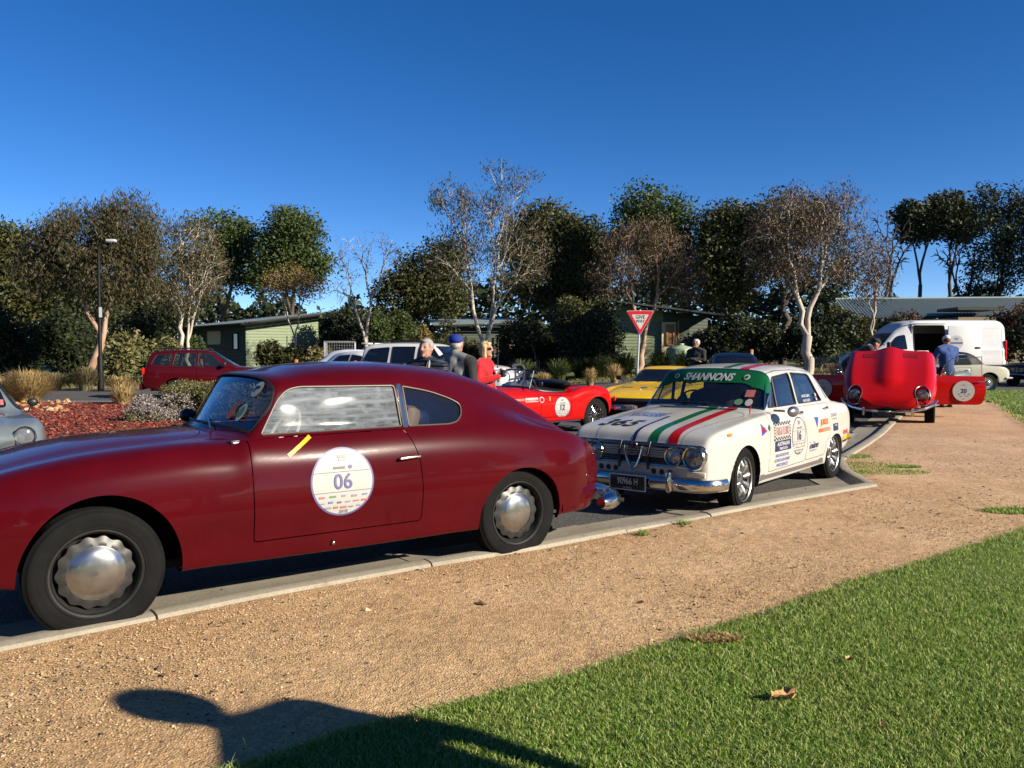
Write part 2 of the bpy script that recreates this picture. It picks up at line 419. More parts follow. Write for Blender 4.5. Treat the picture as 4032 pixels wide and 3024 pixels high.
def disc2d(r, n=28, ry=None):
    ry = ry or r; V = [(0, 0)]+[(r*math.cos(2*math.pi*i/n), ry*math.sin(2*math.pi*i/n)) for i in range(n)]
    return np.array(V), np.array([(0, 1+i, 1+(i+1) % n) for i in range(n)])
def rect2d(w, h, nx=6, ny=2):
    V = [(-w/2+w*i/nx, -h/2+h*j/ny) for j in range(ny+1) for i in range(nx+1)]; T = []
    for j in range(ny):
        for i in range(nx):
            a = j*(nx+1)+i; T += [(a, a+1, a+nx+2), (a, a+nx+2, a+nx+1)]
    return np.array(V), np.array(T)

def dense(poly, d=.03, closed=True):
    out = []; m = len(poly)
    for i in range(m if closed else m-1):
        a = np.array(poly[i], float); b = np.array(poly[(i+1) % m], float); n = max(1, int(np.linalg.norm(b-a)/d))
        for j in range(n): out.append(tuple(a+(b-a)*j/n))
    if not closed: out.append(tuple(poly[-1]))
    return out
# ================================================================ ground
def sstep(a): a = np.clip(a, 0, 1); return a*a*(3-2*a)
def Hn(x, y):
    x = np.asarray(x, float); y = np.asarray(y, float)
    return .0145*np.maximum(0, y-9)*sstep((x-1)/8.)*np.clip((90-y)/40, .3, 1)+.018*np.clip(y-42, 0, 40)
def Hh(x, y): return float(Hn(x, y))
def wmat(name, build):
    m = bpy.data.materials.new(name); m.use_nodes = True; nt = m.node_tree; b = nt.nodes['Principled BSDF']; geo = _nd(nt, 'ShaderNodeNewGeometry'); build(nt, b, geo.outputs['Position']); return m
def n_noise(nt, vec, sc, det=6, rough=.55):
    n = _nd(nt, 'ShaderNodeTexNoise'); n.inputs['Scale'].default_value = sc; n.inputs['Detail'].default_value = det; n.inputs['Roughness'].default_value = rough; nt.links.new(vec, n.inputs['Vector']); return n.outputs['Fac']
def n_ramp(nt, fac, stops):
    r = _nd(nt, 'ShaderNodeValToRGB'); nt.links.new(fac, r.inputs[0]); e = r.color_ramp.elements
    while len(e) < len(stops): e.new(.5)
    for el, (p, c) in zip(e, stops): el.position = p; el.color = (*c, 1)
    return r.outputs[0]
def n_mix(nt, fac, a, b, mode='MIX'):
    m = _nd(nt, 'ShaderNodeMix', data_type='RGBA', blend_type=mode); L = nt.links.new
    if isinstance(fac, float): m.inputs[0].default_value = fac
    else: L(fac, m.inputs[0])
    for s, v in ((6, a), (7, b)):
        if isinstance(v, tuple): m.inputs[s].default_value = (*v, 1)
        else: L(v, m.inputs[s])
    return m.outputs[2]
def n_bump(nt, b, h, st, dist, prev=None):
    bp = _nd(nt, 'ShaderNodeBump'); bp.inputs['Strength'].default_value = st; bp.inputs['Distance'].default_value = dist; nt.links.new(h, bp.inputs['Height'])
    if prev is not None: nt.links.new(prev, bp.inputs['Normal'])
    nt.links.new(bp.outputs[0], b.inputs['Normal']); return bp.outputs[0]
def n_vor(nt, vec, sc, out='Color', feat='F1'):
    v = _nd(nt, 'ShaderNodeTexVoronoi', feature=feat); v.inputs['Scale'].default_value = sc; nt.links.new(vec, v.inputs['Vector']); return v.outputs[out]
def n_val(nt, col):
    s = _nd(nt, 'ShaderNodeSeparateColor'); nt.links.new(col, s.inputs[0]); return s.outputs[0]
def m_gravel(nt, b, P):
    v1 = n_val(nt, n_vor(nt, P, 140)); v2 = n_val(nt, n_vor(nt, P, 75)); big = n_noise(nt, P, .9, 5); mid = n_noise(nt, P, 6, 5)
    c = n_ramp(nt, v1, [(0, (.21, .120, .054)), (.25, (.385, .246, .116)), (.6, (.495, .325, .160)), (.9, (.63, .45, .25)), (1, (.34, .225, .125))])
    c2 = n_ramp(nt, v2, [(0, (.30, .19, .09)), (.5, (.44, .295, .152)), (1, (.56, .40, .225))]); c = n_mix(nt, .4, c, c2)
    sx = _nd(nt, 'ShaderNodeSeparateXYZ'); nt.links.new(P, sx.inputs[0]); mr = _nd(nt, 'ShaderNodeMapRange'); mr.inputs[1].default_value = 3.5; mr.inputs[2].default_value = 11; nt.links.new(sx.outputs['Y'], mr.inputs[0])
    c = n_mix(nt, mr.outputs[0], c, n_mix(nt, .45, c, (.50, .315, .22)))            # pinker stone further along the path
    d = n_ramp(nt, big, [(.38, (1, 1, 1)), (.62, (.80, .74, .66))]); c = n_mix(nt, .8, c, d, 'MULTIPLY'); e = n_ramp(nt, mid, [(.35, (.86, .84, .80)), (.6, (1.05, 1.03, 1))]); c = n_mix(nt, .8, c, e, 'MULTIPLY')
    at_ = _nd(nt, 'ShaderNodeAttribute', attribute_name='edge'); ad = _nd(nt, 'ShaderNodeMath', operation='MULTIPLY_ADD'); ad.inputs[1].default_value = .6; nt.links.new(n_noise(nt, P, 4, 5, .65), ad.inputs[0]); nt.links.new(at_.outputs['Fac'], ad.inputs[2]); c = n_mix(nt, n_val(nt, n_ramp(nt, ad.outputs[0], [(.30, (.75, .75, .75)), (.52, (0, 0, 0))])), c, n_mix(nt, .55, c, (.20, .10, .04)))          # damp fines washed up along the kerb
    c = n_mix(nt, .7, c, n_ramp(nt, n_noise(nt, P, 28, 3, .7), [(.36, (.70, .66, .60)), (.52, (1, 1, 1)), (.66, (1.18, 1.16, 1.12))]), 'MULTIPLY'); nt.links.new(c, b.inputs['Base Color']); b.inputs['Roughness'].default_value = .9
    h = n_vor(nt, P, 110, 'Distance'); n1 = n_bump(nt, b, h, .7, .006); n_bump(nt, b, n_noise(nt, P, 12, 6), .5, .03, n1)
def m_asphalt(nt, b, P):
    v = n_val(nt, n_vor(nt, P, 95)); big = n_noise(nt, P, .5, 4)
    c = n_ramp(nt, v, [(0, (.028, .027, .026)), (.6, (.05, .048, .046)), (.92, (.085, .08, .075)), (1, (.16, .15, .14))]); c = n_mix(nt, .8, c, n_ramp(nt, big, [(.35, (.8, .8, .8)), (.65, (1.25, 1.22, 1.18))]), 'MULTIPLY')
    nt.links.new(c, b.inputs['Base Color']); b.inputs['Roughness'].default_value = .85; n_bump(nt, b, n_vor(nt, P, 90, 'Distance'), .6, .006)
def m_concrete(nt, b, P):
    big = n_noise(nt, P, 2.2, 6); f = n_noise(nt, P, 60, 4); st = n_noise(nt, P, 9, 6, .7)
    c = n_ramp(nt, big, [(.3, (.20, .175, .13)), (.7, (.27, .24, .185))]); c = n_mix(nt, .7, c, n_ramp(nt, f, [(.35, (.8, .8, .8)), (.6, (1.08, 1.08, 1.08))]), 'MULTIPLY'); c = n_mix(nt, .8, c, n_ramp(nt, st, [(.28, (.62, .58, .52)), (.42, (1, 1, 1))]), 'MULTIPLY')
    nt.links.new(c, b.inputs['Base Color']); b.inputs['Roughness'].default_value = .85; n1 = n_bump(nt, b, f, .35, .004); n_bump(nt, b, st, .25, .008, n1)
def m_soil(nt, b, P):
    a = n_noise(nt, P, 1.5, 6); f = n_noise(nt, P, 30, 5)
    c = n_ramp(nt, a, [(.3, (.05, .075, .018)), (.5, (.09, .10, .03)), (.7, (.15, .125, .05))]); c = n_mix(nt, .8, c, n_ramp(nt, f, [(.3, (.6, .6, .6)), (.7, (1.2, 1.2, 1.2))]), 'MULTIPLY'); nt.links.new(c, b.inputs['Base Color']); b.inputs['Roughness'].default_value = .95; n_bump(nt, b, f, .8, .05)
def m_lawn(nt, b, P):
    a = n_noise(nt, P, 1.1, 5); f = n_noise(nt, P, 55, 5)
    c = n_ramp(nt, a, [(.3, (.07, .115, .014)), (.7, (.11, .16, .022))]); c = n_mix(nt, .9, c, n_ramp(nt, f, [(.3, (.55, .55, .5)), (.7, (1.3, 1.25, 1.1))]), 'MULTIPLY'); nt.links.new(c, b.inputs['Base Color']); b.inputs['Roughness'].default_value = .95; n_bump(nt, b, f, 1., .03)
def m_mulch(nt, b, P):
    v = n_val(nt, n_vor(nt, P, 26)); a = n_noise(nt, P, 1.2, 5)
    c = n_ramp(nt, v, [(0, (.06, .011, .007)), (.5, (.14, .022, .013)), (.85, (.21, .04, .024)), (1, (.30, .11, .06))]); c = n_mix(nt, .8, c, n_ramp(nt, a, [(.35, (.75, .72, .7)), (.65, (1.1, 1.1, 1.1))]), 'MULTIPLY'); nt.links.new(c, b.inputs['Base Color']); b.inputs['Roughness'].default_value = .95; n_bump(nt, b, n_vor(nt, P, 14, 'Distance'), 1., .05)
MG = {k: wmat(k, f) for k, f in dict(gravel=m_gravel, asphalt=m_asphalt, concrete=m_concrete, soil=m_soil, lawn=m_lawn, mulch=m_mulch).items()}
def sheet(name, poly, mat, dz, step=.25, bump=0., seed=0, edge=0.):
    """a patch of ground bounded by an outline, following the terrain"""
    P = np.array(poly); lo, hi = P.min(0)-step, P.max(0)+step; nx, ny = int((hi[0]-lo[0])/step)+2, int((hi[1]-lo[1])/step)+2
    X, Y = np.meshgrid(np.linspace(lo[0], hi[0], nx), np.linspace(lo[1], hi[1], ny), indexing='ij'); G = np.stack([X, Y, np.zeros_like(X)], -1); S = Shell.grid(G, outward=False); S.N[:] = (0, 0, 1)
    S, _ = S.cut(lambda V, A: sdf_poly(poly, V[:, :2])); d = -sdf_poly(poly, S.V[:, :2]); rg = np.random.default_rng(seed); ph = rg.uniform(0, 6.28, 8)
    wob = sum(np.sin(S.V[:, 0]*k*1.3+ph[i])*np.sin(S.V[:, 1]*k+ph[i+4])/k for i, k in enumerate((1.1, 2.3, 4.1, 7.)))
    S.V[:, 2] = Hn(S.V[:, 0], S.V[:, 1])+dz*(sstep(d/edge) if edge else 1)+bump*wob*(sstep(d/.3)); S2 = mesh_np(name, S.V, S.T, mat, None, True); S2['kind'] = 'structure'
    if len(S2.data.vertices) == len(d): S2.data.attributes.new('edge', 'FLOAT', 'POINT').data.foreach_set('value', d.astype(np.float32))
    return S2, S
# terrain to the horizon
_x = np.concatenate([np.linspace(-900, -80, 14), np.linspace(-75, 75, 61), np.linspace(80, 900, 14)]); _y = np.concatenate([np.linspace(-300, -20, 6), np.linspace(-15, 100, 60), np.linspace(110, 1500, 14)])
X, Y = np.meshgrid(_x, _y, indexing='ij'); _G = Shell.grid(np.stack([X, Y, Hn(X, Y)-.03], -1), outward=False)
if _G.N[:, 2].mean() < 0: _G.N *= -1; _G.T = _G.T[:, ::-1]
mesh_np('ground', _G.V, _G.T, MG['soil'])['kind'] = 'structure'
KO = [(-7.0, -.2), (-4.5, 1.98), (-2.41, 3.80), (-1.88, 4.26), (-1.45, 4.64), (-.53, 5.34), (.17, 5.80), (.91, 6.38), (1.73, 7.01), (2.31, 7.47), (3.38, 8.27), (3.92, 8.66), (4.10, 9.75), (4.42, 10.75), (5.46, 12.38), (6.38, 13.88), (7.58, 15.97), (8.7, 17.9), (10.6, 21.2), (12.2, 24.0)]
sheet('road', [(-60, -10), (-7, -10), (-7, -.2), (-4.5, 1.9), (40, 3), (60, 10), (60, 40), (26, 40), (14, 41), (4, 39.5), (-8, 36.2), (-20, 35.2), (-60, 35)], MG['asphalt'], 0.0, .8)
LE = [(-2.3, 1.45), (-1.6, 2.1), (-.95, 2.71), (-.6, 2.99), (-.3, 3.17), (.15, 3.47), (.65, 3.82), (1.33, 4.33), (2.36, 5.16), (3.39, 5.94), (4.08, 6.45), (5.6, 7.6), (8, 9.0), (12, 10.4), (18, 11)]
_rl = random.Random(3)
def wobble(P, d, a, seed):
    r = np.random.default_rng(seed); D = dense(P, d, False); ph = r.uniform(0, 6, 6); out = []; s = 0
    for i, p in enumerate(D):
        if i: s += math.dist(p, D[i-1])
        q = D[min(i+1, len(D)-1)]; o = D[max(i-1, 0)]; t = np.array(q)-np.array(o); t = t/max(np.linalg.norm(t), 1e-9); w = sum(math.sin(s*k+ph[j])/(1+.25*k) for j, k in enumerate((1.7, 4.3, 9.1, 17., 31.)))*a
        out.append((p[0]-t[1]*w, p[1]+t[0]*w))
    return out
LEw = wobble(LE, .08, .022, 4)
sheet('gravel_path', [(-7, -.21)]+KO[1:]+[(14, 26), (40, 26), (40, -9), (-7, -9)], MG['gravel'], .052, .22, .006, 2)
lawn_poly = LEw+[(18, -6), (-6, -6), (-6, -1.5)]
_, LS = sheet('lawn', lawn_poly, MG['lawn'], .075, .16, .008, 5, .05)
L2 = wobble([(12.9, 25.6), (12.86, 23.2), (12.4, 21.0), (10.6, 17.0), (9.2, 14.4), (8.9, 13.5), (10, 13.0), (14, 13.4)], .08, .03, 7)
lawn2_poly = L2+[(40, 16), (40, 26.4), (13.2, 26.4)]
sheet('far_lawn', lawn2_poly, MG['lawn'], .085, .3, .01, 6, .06)
verge_poly = [(-60, 35.2), (-20, 35.4), (-8, 36.4), (4, 39.7), (14, 41.2), (26, 40.2), (60, 40.2), (60, 60), (-60, 60)]
mulch_poly = rpoly([(-13.6, 23.0), (-10.5, 22.8), (-8.4, 21.6), (-6.2, 19.8), (-4.7, 17), (-4.9, 14.2), (-6.5, 12.9), (-8.6, 13.0), (-11.0, 15.4), (-13.6, 19.5), (-15.5, 22.0)], .8)
sheet('mulch_bed', mulch_poly, MG['mulch'], .14, .25, .03, 8, .5)
def strip(name, pts, w, mat, dz):
    V = []; n = len(pts)
    for i, p in enumerate(pts):
        a = np.array(pts[max(0, i-1)]); b = np.array(pts[min(n-1, i+1)]); t = (b-a)/np.linalg.norm(b-a); q = np.array([-t[1], t[0]])*w/2
        for s in (1, -1): x, y = p[0]+q[0]*s, p[1]+q[1]*s; V.append((x, y, Hh(x, y)+dz))
    return mesh_np(name, V, np.array([(2*i, 2*i+1, 2*i+3, 2*i+2) for i in range(n-1)]), mat)
M['line'] = pbr('road_line', (.62, .62, .60), .7, var=.2, vscale=12)
strip('road_marking', [(-26, 25.9), (-18, 25.8), (-10, 25.7), (-4, 25.9)], .10, M['line'], .005)['kind'] = 'structure'
strip('road_edge_kerb', [(-40, 35.0), (-20, 35.25), (-8, 36.3), (4, 39.6), (14, 41.1), (26, 40.1)], .35, MG['concrete'], .06)['kind'] = 'structure'
strip('bed_edge_kerb', [(-5.0, 13.6), (-6.6, 12.65), (-8.8, 12.7), (-11.3, 15.2), (-14, 19.3)], .30, MG['concrete'], .05)['kind'] = 'structure'
# ---------------------------------------------------------------- kerb laid in sections
def kerb():
    base = strip('kerb', [(x, y) for x, y in KO], .3, MG['asphalt'], -.02); base['kind'] = 'structure'
    P = np.array(KO); seg = np.linalg.norm(np.diff(P, axis=0), axis=1); cum = np.concatenate([[0], np.cumsum(seg)])
    T = np.gradient(P, cum, axis=0); T /= np.linalg.norm(T, axis=1, keepdims=True)
    prof = [(-.004, -.05), (-.002, .052), (.012, .072), (.05, .080), (.115, .080), (.14, .070), (.165, .036), (.21, .022), (.60, .008), (.604, -.05)]
    cuts = [0, 3.3]; jo = [(-2.05, 4.10), (-.62, 5.27), (.60, 6.12), (2.0, 7.22), (3.92, 8.66)]
    for j in jo: cuts.append(float(cum[0]+np.interp(0, [0], [0])+cum[int(np.argmin(np.linalg.norm(P-np.array(j), axis=1)))]+0))
    s = cuts[-1]
    while s < cum[-1]-2.6: s += 2.4; cuts.append(s)
    cuts.append(cum[-1]); cuts = sorted(set(round(c, 3) for c in cuts)); rg = random.Random(1)
    for a, b in zip(cuts[:-1], cuts[1:]):
        if b-a < .3: continue
        ss = np.unique(np.concatenate([np.linspace(a+.006, b-.006, max(3, int((b-a)/.3))), cum[(cum > a+.02) & (cum < b-.02)]])); V = []; dz = rg.uniform(-.004, .004); tl = rg.uniform(-.003, .003)
        for q in ss:
            p = np.array([np.interp(q, cum, P[:, 0]), np.interp(q, cum, P[:, 1])]); t = np.array([np.interp(q, cum, T[:, 0]), np.interp(q, cum, T[:, 1])]); t /= np.linalg.norm(t); nrm = np.array([-t[1], t[0]])
            for o, z in prof: V.append((p[0]+nrm[0]*o, p[1]+nrm[1]*o, Hh(*p)+z+dz+tl*(q-a)))
        m = len(prof); F = [(i*m+j, i*m+j+1, i*m+m+j+1, i*m+m+j) for i in range(len(ss)-1) for j in range(m-1)]+[tuple(range(m)), tuple((len(ss)-1)*m+j for j in range(m-1, -1, -1))]
        MB().add(V, F).build('kerb_section', MG['concrete'], base)
kerb()
# ---------------------------------------------------------------- loose stones, grass, chips
def leafmat(name, cols, trans=.25, rough=.6):
    m = bpy.data.materials.new(name); m.use_nodes = True; nt = m.node_tree; b = nt.nodes['Principled BSDF']; L = nt.links.new
    g = _nd(nt, 'ShaderNodeNewGeometry'); r = n_ramp(nt, g.outputs['Random Per Island'], [(i/(len(cols)-1), c) for i, c in enumerate(cols)]); L(r, b.inputs['Base Color']); b.inputs['Roughness'].default_value = rough; b.inputs['Specular IOR Level'].default_value = .3
    if trans:
        t = _nd(nt, 'ShaderNodeBsdfTranslucent'); L(r, t.inputs[0]); mx = _nd(nt, 'ShaderNodeMixShader'); mx.inputs[0].default_value = trans; out = [n for n in nt.nodes if n.type == 'OUTPUT_MATERIAL'][0]; L(b.outputs[0], mx.inputs[1]); L(t.outputs[0], mx.inputs[2]); L(mx.outputs[0], out.inputs[0])
    return m
def pebbles(name, poly, n, size, mat, dz, seed, near=None, flat=.6):
    rg = np.random.default_rng(seed); P = np.array(poly); lo, hi = P.min(0), P.max(0); Q = rg.uniform(lo, hi, (n*5, 2))
    if near is not None: Q = Q[rg.random(len(Q)) < near(Q)]
    Q = Q[sdf_poly(poly, Q) < -.02][:n]; n = len(Q); s = rg.lognormal(0, .35, n)*size
    base = np.array([(1, 0, 0), (-1, 0, 0), (0, 1, 0), (0, -1, 0), (0, 0, 1), (0, 0, -1)], float); F0 = np.array([(0, 2, 4), (2, 1, 4), (1, 3, 4), (3, 0, 4), (2, 0, 5), (1, 2, 5), (3, 1, 5), (0, 3, 5)])
    an = rg.uniform(0, 6.28, n); sc = rg.uniform(.6, 1.3, (n, 1, 3))*np.array([1, 1, flat]); B = base[None]*sc*s[:, None, None]; B += rg.normal(0, .18, B.shape)*s[:, None, None]
    c, k = np.cos(an)[:, None], np.sin(an)[:, None]; X, Y = B[..., 0]*c-B[..., 1]*k, B[..., 0]*k+B[..., 1]*c; V = np.stack([X+Q[:, :1], Y+Q[:, 1:], B[..., 2]+(Hn(Q[:, 0], Q[:, 1])+dz)[:, None]+s[:, None]*.25], -1)
    F = (F0[None]+(np.arange(n)*6)[:, None, None]).reshape(-1, 3); return mesh_np(name, V.reshape(-1, 3), F, mat, None, False)
M['pebble'] = leafmat('gravel_stones', [(.26, .17, .09), (.36, .245, .135), (.42, .29, .16), (.50, .37, .225), (.38, .27, .165)], 0, .85)
pathnear = [(-4.5, 2.0)]+KO[2:15]+[(9, 13.5), (8.9, 9.6), (5.6, 7.62)]+LE[::-1][3:]
stuff(pebbles('path_gravel', pathnear, 90000, .0034, M['pebble'], .052, 11, lambda Q: np.clip(5.5/np.maximum(Q[:, 1], 3), 0, 1)**2.2), 'loose tan gravel stones over the path')
M['grit'] = leafmat('dark_grit', [(.03, .028, .027), (.09, .07, .06), (.14, .11, .09)], 0, .85)
stuff(pebbles('path_grit', pathnear, 3500, .0055, M['grit'], .052, 12, lambda Q: np.clip(5./np.maximum(Q[:, 1], 3), 0, 1)**2), 'dark grit scattered in the path gravel')
def blades(name, Q, h, w, mat, zf, seed, lean=.5):
    rg = np.random.default_rng(seed); n = len(Q); an = rg.uniform(0, 6.28, n); hh = h*rg.uniform(.55, 1.25, n); ln = rg.normal(0, lean, (n, 2))*hh[:, None]; z0 = zf; dx = np.stack([np.cos(an), np.sin(an)], 1)*(w*rg.uniform(.7, 1.3, n))[:, None]
    A = np.concatenate([Q-dx, z0[:, None]-.005], 1); B = np.concatenate([Q+dx, z0[:, None]-.005], 1); C = np.concatenate([Q+ln*.45+dx*.75, (z0+hh*.62)[:, None]], 1); D = np.concatenate([Q+ln*.45-dx*.75, (z0+hh*.62)[:, None]], 1); E = np.concatenate([Q+ln, (z0+hh*.95)[:, None]], 1)
    V = np.stack([A, B, C, D, E], 1).reshape(-1, 3); o = np.arange(n)*5; q = np.stack([o, o+1, o+2, o+3], 1); t = np.stack([o+3, o+2, o+4], 1); return mesh_np(name, V, [q, t], mat, None, False)
M['grass'] = leafmat('grass_blade', [(.085, .165, .016), (.13, .235, .028), (.19, .295, .044), (.27, .35, .08), (.44, .43, .19)], .3, .5)
_nt = M['grass'].node_tree; _gp = _nd(_nt, 'ShaderNodeNewGeometry'); _rr = [n for n in _nt.nodes if n.type == 'VALTORGB'][0]; _mx = n_mix(_nt, n_val(_nt, n_ramp(_nt, n_noise(_nt, _gp.outputs['Position'], 1.6, 5, .65), [(.48, (0, 0, 0)), (.75, (.38, .38, .38))])), _rr.outputs[0], (.27, .25, .075))
for _l in list(_rr.outputs[0].links):
    if _l.to_node.type in ('BSDF_PRINCIPLED', 'BSDF_TRANSLUCENT'): _nt.links.new(_mx, _l.to_socket)
def scatter(poly, n, seed, dens=None):
    rg = np.random.default_rng(seed); P = np.array(poly); lo, hi = P.min(0), P.max(0); out = []; tot = 0
    for _ in range(40):
        Q = rg.uniform(lo, hi, (n, 2))
        if dens is not None: Q = Q[rg.random(len(Q)) < dens(Q)]
        Q = Q[sdf_poly(poly, Q) < .012]; out.append(Q); tot += len(Q)
        if tot > n: break
    return np.concatenate(out)[:n]
_lw = LEw[:]; near_lawn = [p for p in _lw if -1.7 < p[0] < 7]+[(7.0, 4.0), (3.0, 2.2), (1.6, 2.2), (-1.7, 1.9)]
_ex = np.maximum.accumulate(np.array([p[0] for p in LEw])+np.arange(len(LEw))*1e-7); _ey = np.array([p[1] for p in LEw])
_ld = lambda Q: (np.interp(Q[:, 0], _ex, _ey)-Q[:, 1])*.78          # distance inside the lawn edge
_lz = lambda Q: Hn(Q[:, 0], Q[:, 1])+.075*sstep(_ld(Q)/.05)
Q = scatter([(-1.7, 1.9), (-1.7, 8.6), (7, 8.6), (7, 4.0), (3, 2.2)], 340000, 21, lambda Q: np.where(_ld(Q) > -.012, np.clip(3.2/np.maximum(Q[:, 1], 2.2), 0, 1)**1.5, 0)); stuff(blades('lawn_grass', Q, .020, .0020, M['grass'], _lz(Q), 22, .75), 'short mown green grass of the lawn')
_r = np.random.default_rng(23); _k = _r.uniform(-1.8, 7, 16000); Q = np.stack([_k, np.interp(_k, _ex, _ey)-np.abs(_r.normal(0, .03, 16000))+.012], 1); stuff(blades('lawn_edge_grass', Q, .045, .0024, M['grass'], _lz(Q), 24, .9), 'longer grass along the lawn edge')
Q = scatter([(12.9, 26), (12.4, 21), (9.2, 14.4), (14, 13.4), (20, 15), (22, 26)], 30000, 25); stuff(blades('far_lawn_grass', Q, .05, .008, M['grass'], Hn(Q[:, 0], Q[:, 1])+.08, 26, .8), 'mown grass of the lawn beyond the path')
_kt = [(KO[i][0]-.25*.62, KO[i][1]+.25*.78) for i in range(1, 16)]; _kb = [(KO[i][0]-.55*.62, KO[i][1]+.55*.78) for i in range(1, 16)]
stuff(pebbles('kerb_litter', _kt+_kb[::-1], 700, .006, leafmat('litter_bits', [(.03, .02, .014), (.09, .055, .03), (.22, .14, .08)], 0, .9), .016, 14, None, .4), 'small leaf litter and grit on the concrete kerb tray')
stuff(pebbles('path_litter', pathnear, 420, .011, leafmat('leaf_bits', [(.05, .03, .018), (.12, .07, .035), (.26, .17, .09)], 0, .9), .054, 15, None, .2), 'bits of bark and dry leaf on the path')
# dry patch, weeds by the kerb
M['straw'] = leafmat('dry_grass', [(.22, .14, .05), (.34, .24, .10), (.45, .34, .16)], .2, .7)
def patch(name, label, cx, cy, rx, ry, n, h, mat, dz, seed, w=.003):
    rg = np.random.default_rng(seed); r = np.sqrt(rg.random(n)); a = rg.uniform(0, 6.28, n); Q = np.stack([cx+rx*r*np.cos(a), cy+ry*r*np.sin(a)], 1); return stuff(blades(name, Q, h, w, mat, Hn(Q[:, 0], Q[:, 1])+dz, seed+1, .9), label)
_p = gp(2810, 2520, .08); patch('dry_lawn_patch', 'dry straw patch in the lawn', _p.x, _p.y, .13, .05, 900, .03, M['straw'], .078, 31)
for i, (px, py, r) in enumerate(((2530, 2108, .045), (2690, 2066, .05))): _p = gp(px, py, .05); patch('kerb_weed', 'tuft of green weeds against the kerb', _p.x, _p.y, r, r*.6, 90, .045, M['grass'], .05, 41+2*i)
for i, (px, py, rx, ry) in enumerate(((3400, 1835, .5, .35), (3500, 1860, .5, .2), (3345, 1800, .3, .2), (4000, 2010, .3, .15), (3560, 1840, .2, .1))): _p = gp(px, py, .06); patch('path_weed', 'flat weeds growing through the path gravel', _p.x, _p.y, rx, ry, 900, .03, M['grass'], .05, 61+2*i, .004)
# a crumpled dry leaf on the lawn
def dry_leaf(label, px, py, s, rz, seed):
    p = gp(px, py, .10); rg = np.random.default_rng(seed); n = 9; V = []; F = []
    for i in range(n):
        t = i/(n-1); w = math.sin(math.pi*min(1, t*1.0+.001))**1.1*.34*(1+.35*math.sin(t*19))
        for j in (-1, -.5, 0, .5, 1): V.append(((t-.5)*s+rg.normal(0, .03)*s, j*w*s+rg.normal(0, .03)*s, (.16*j*j+.09*math.sin(t*6+2*j)+.03)*s+rg.normal(0, .03)*s))
    F = [(i*5+j, i*5+j+1, i*5+6+j, i*5+5+j) for i in range(n-1) for j in range(4)]; o = MB().add(V, F).build('dry_leaf', pbr('dry_leaf', (.36, .22, .09), .7, var=.4, vscale=40), None); o.location = (p.x, p.y, p.z); o.rotation_euler = (0, 0, rz); tag(o, label, 'leaf', 'dry leaves on the lawn')
dry_leaf('crumpled tan dry leaf lying in the middle of the lawn', 3085, 2745, .11, .3, 1); dry_leaf('small brown dry leaf on the lawn right of centre', 3345, 2600, .05, 1.2, 2); dry_leaf('tiny brown dry leaf near the bottom right of the lawn', 3480, 2855, .03, 2., 3)
# mulch chips and bed stones
def chips():
    rg = np.random.default_rng(71); Q = scatter(mulch_poly, 20000, 72); n = len(Q); an = rg.uniform(0, 6.28, n); l = rg.uniform(.014, .036, n); w = l*rg.uniform(.25, .5, n); d = -sdf_poly(mulch_poly, Q); z = Hn(Q[:, 0], Q[:, 1])+.14*sstep(d/.5)+.02; u = np.stack([np.cos(an), np.sin(an), rg.normal(0, .35, n)], 1); v = np.stack([-np.sin(an), np.cos(an), rg.normal(0, .45, n)], 1); C = np.concatenate([Q, z[:, None]], 1)
    V = np.stack([C-u*l[:, None]-v*w[:, None], C+u*l[:, None]-v*w[:, None], C+u*l[:, None]*.8+v*w[:, None], C-u*l[:, None]*.9+v*w[:, None]], 1).reshape(-1, 3); o = np.arange(n)*4
    stuff(mesh_np('mulch_chips', V, np.stack([o, o+1, o+2, o+3], 1), leafmat('bark_chip', [(.05, .009, .006), (.13, .02, .012), (.19, .032, .018), (.25, .055, .03), (.34, .16, .10)], 0, .85), None, False), 'red bark chips covering the garden bed')
chips()
def bed_stones():
    t = thing('stone_edging', 'heap of pale yellow stones at the left end of the mulch bed', 'stones', gp(150, 1625).to_tuple()); rg = random.Random(6); ms = []
    mt = [pbr('sandstone', c, .9, var=.25, vscale=12) for c in ((.33, .21, .09), (.28, .16, .065), (.40, .33, .24), (.24, .14, .07))]
    for i in range(4):
        b = MB(); b.ell((0, 0, 0), (1, .8, .6), 9, 6); b.v = [tuple(c*(1+rg.uniform(-.16, .16)) for c in p) for p in b.v]; o = b.build('stone', mt[i], t); ms.append(o)
    allp = []
    for i in range(70):
        px, py = rg.uniform(60, 270), rg.uniform(1598, 1648)
        q = gp(px, py); s = rg.uniform(.035, .10); o = ms[i] if i < 4 else ms[i % 4].copy()
        if i >= 4: COL.objects.link(o); o.parent = t
        o.location = (q.x-t.location.x, q.y-t.location.y, .12+s*.35); o.scale = (s, s, s); o.rotation_euler = (rg.uniform(-.3, .3), rg.uniform(-.3, .3), rg.uniform(0, 6))
bed_stones()
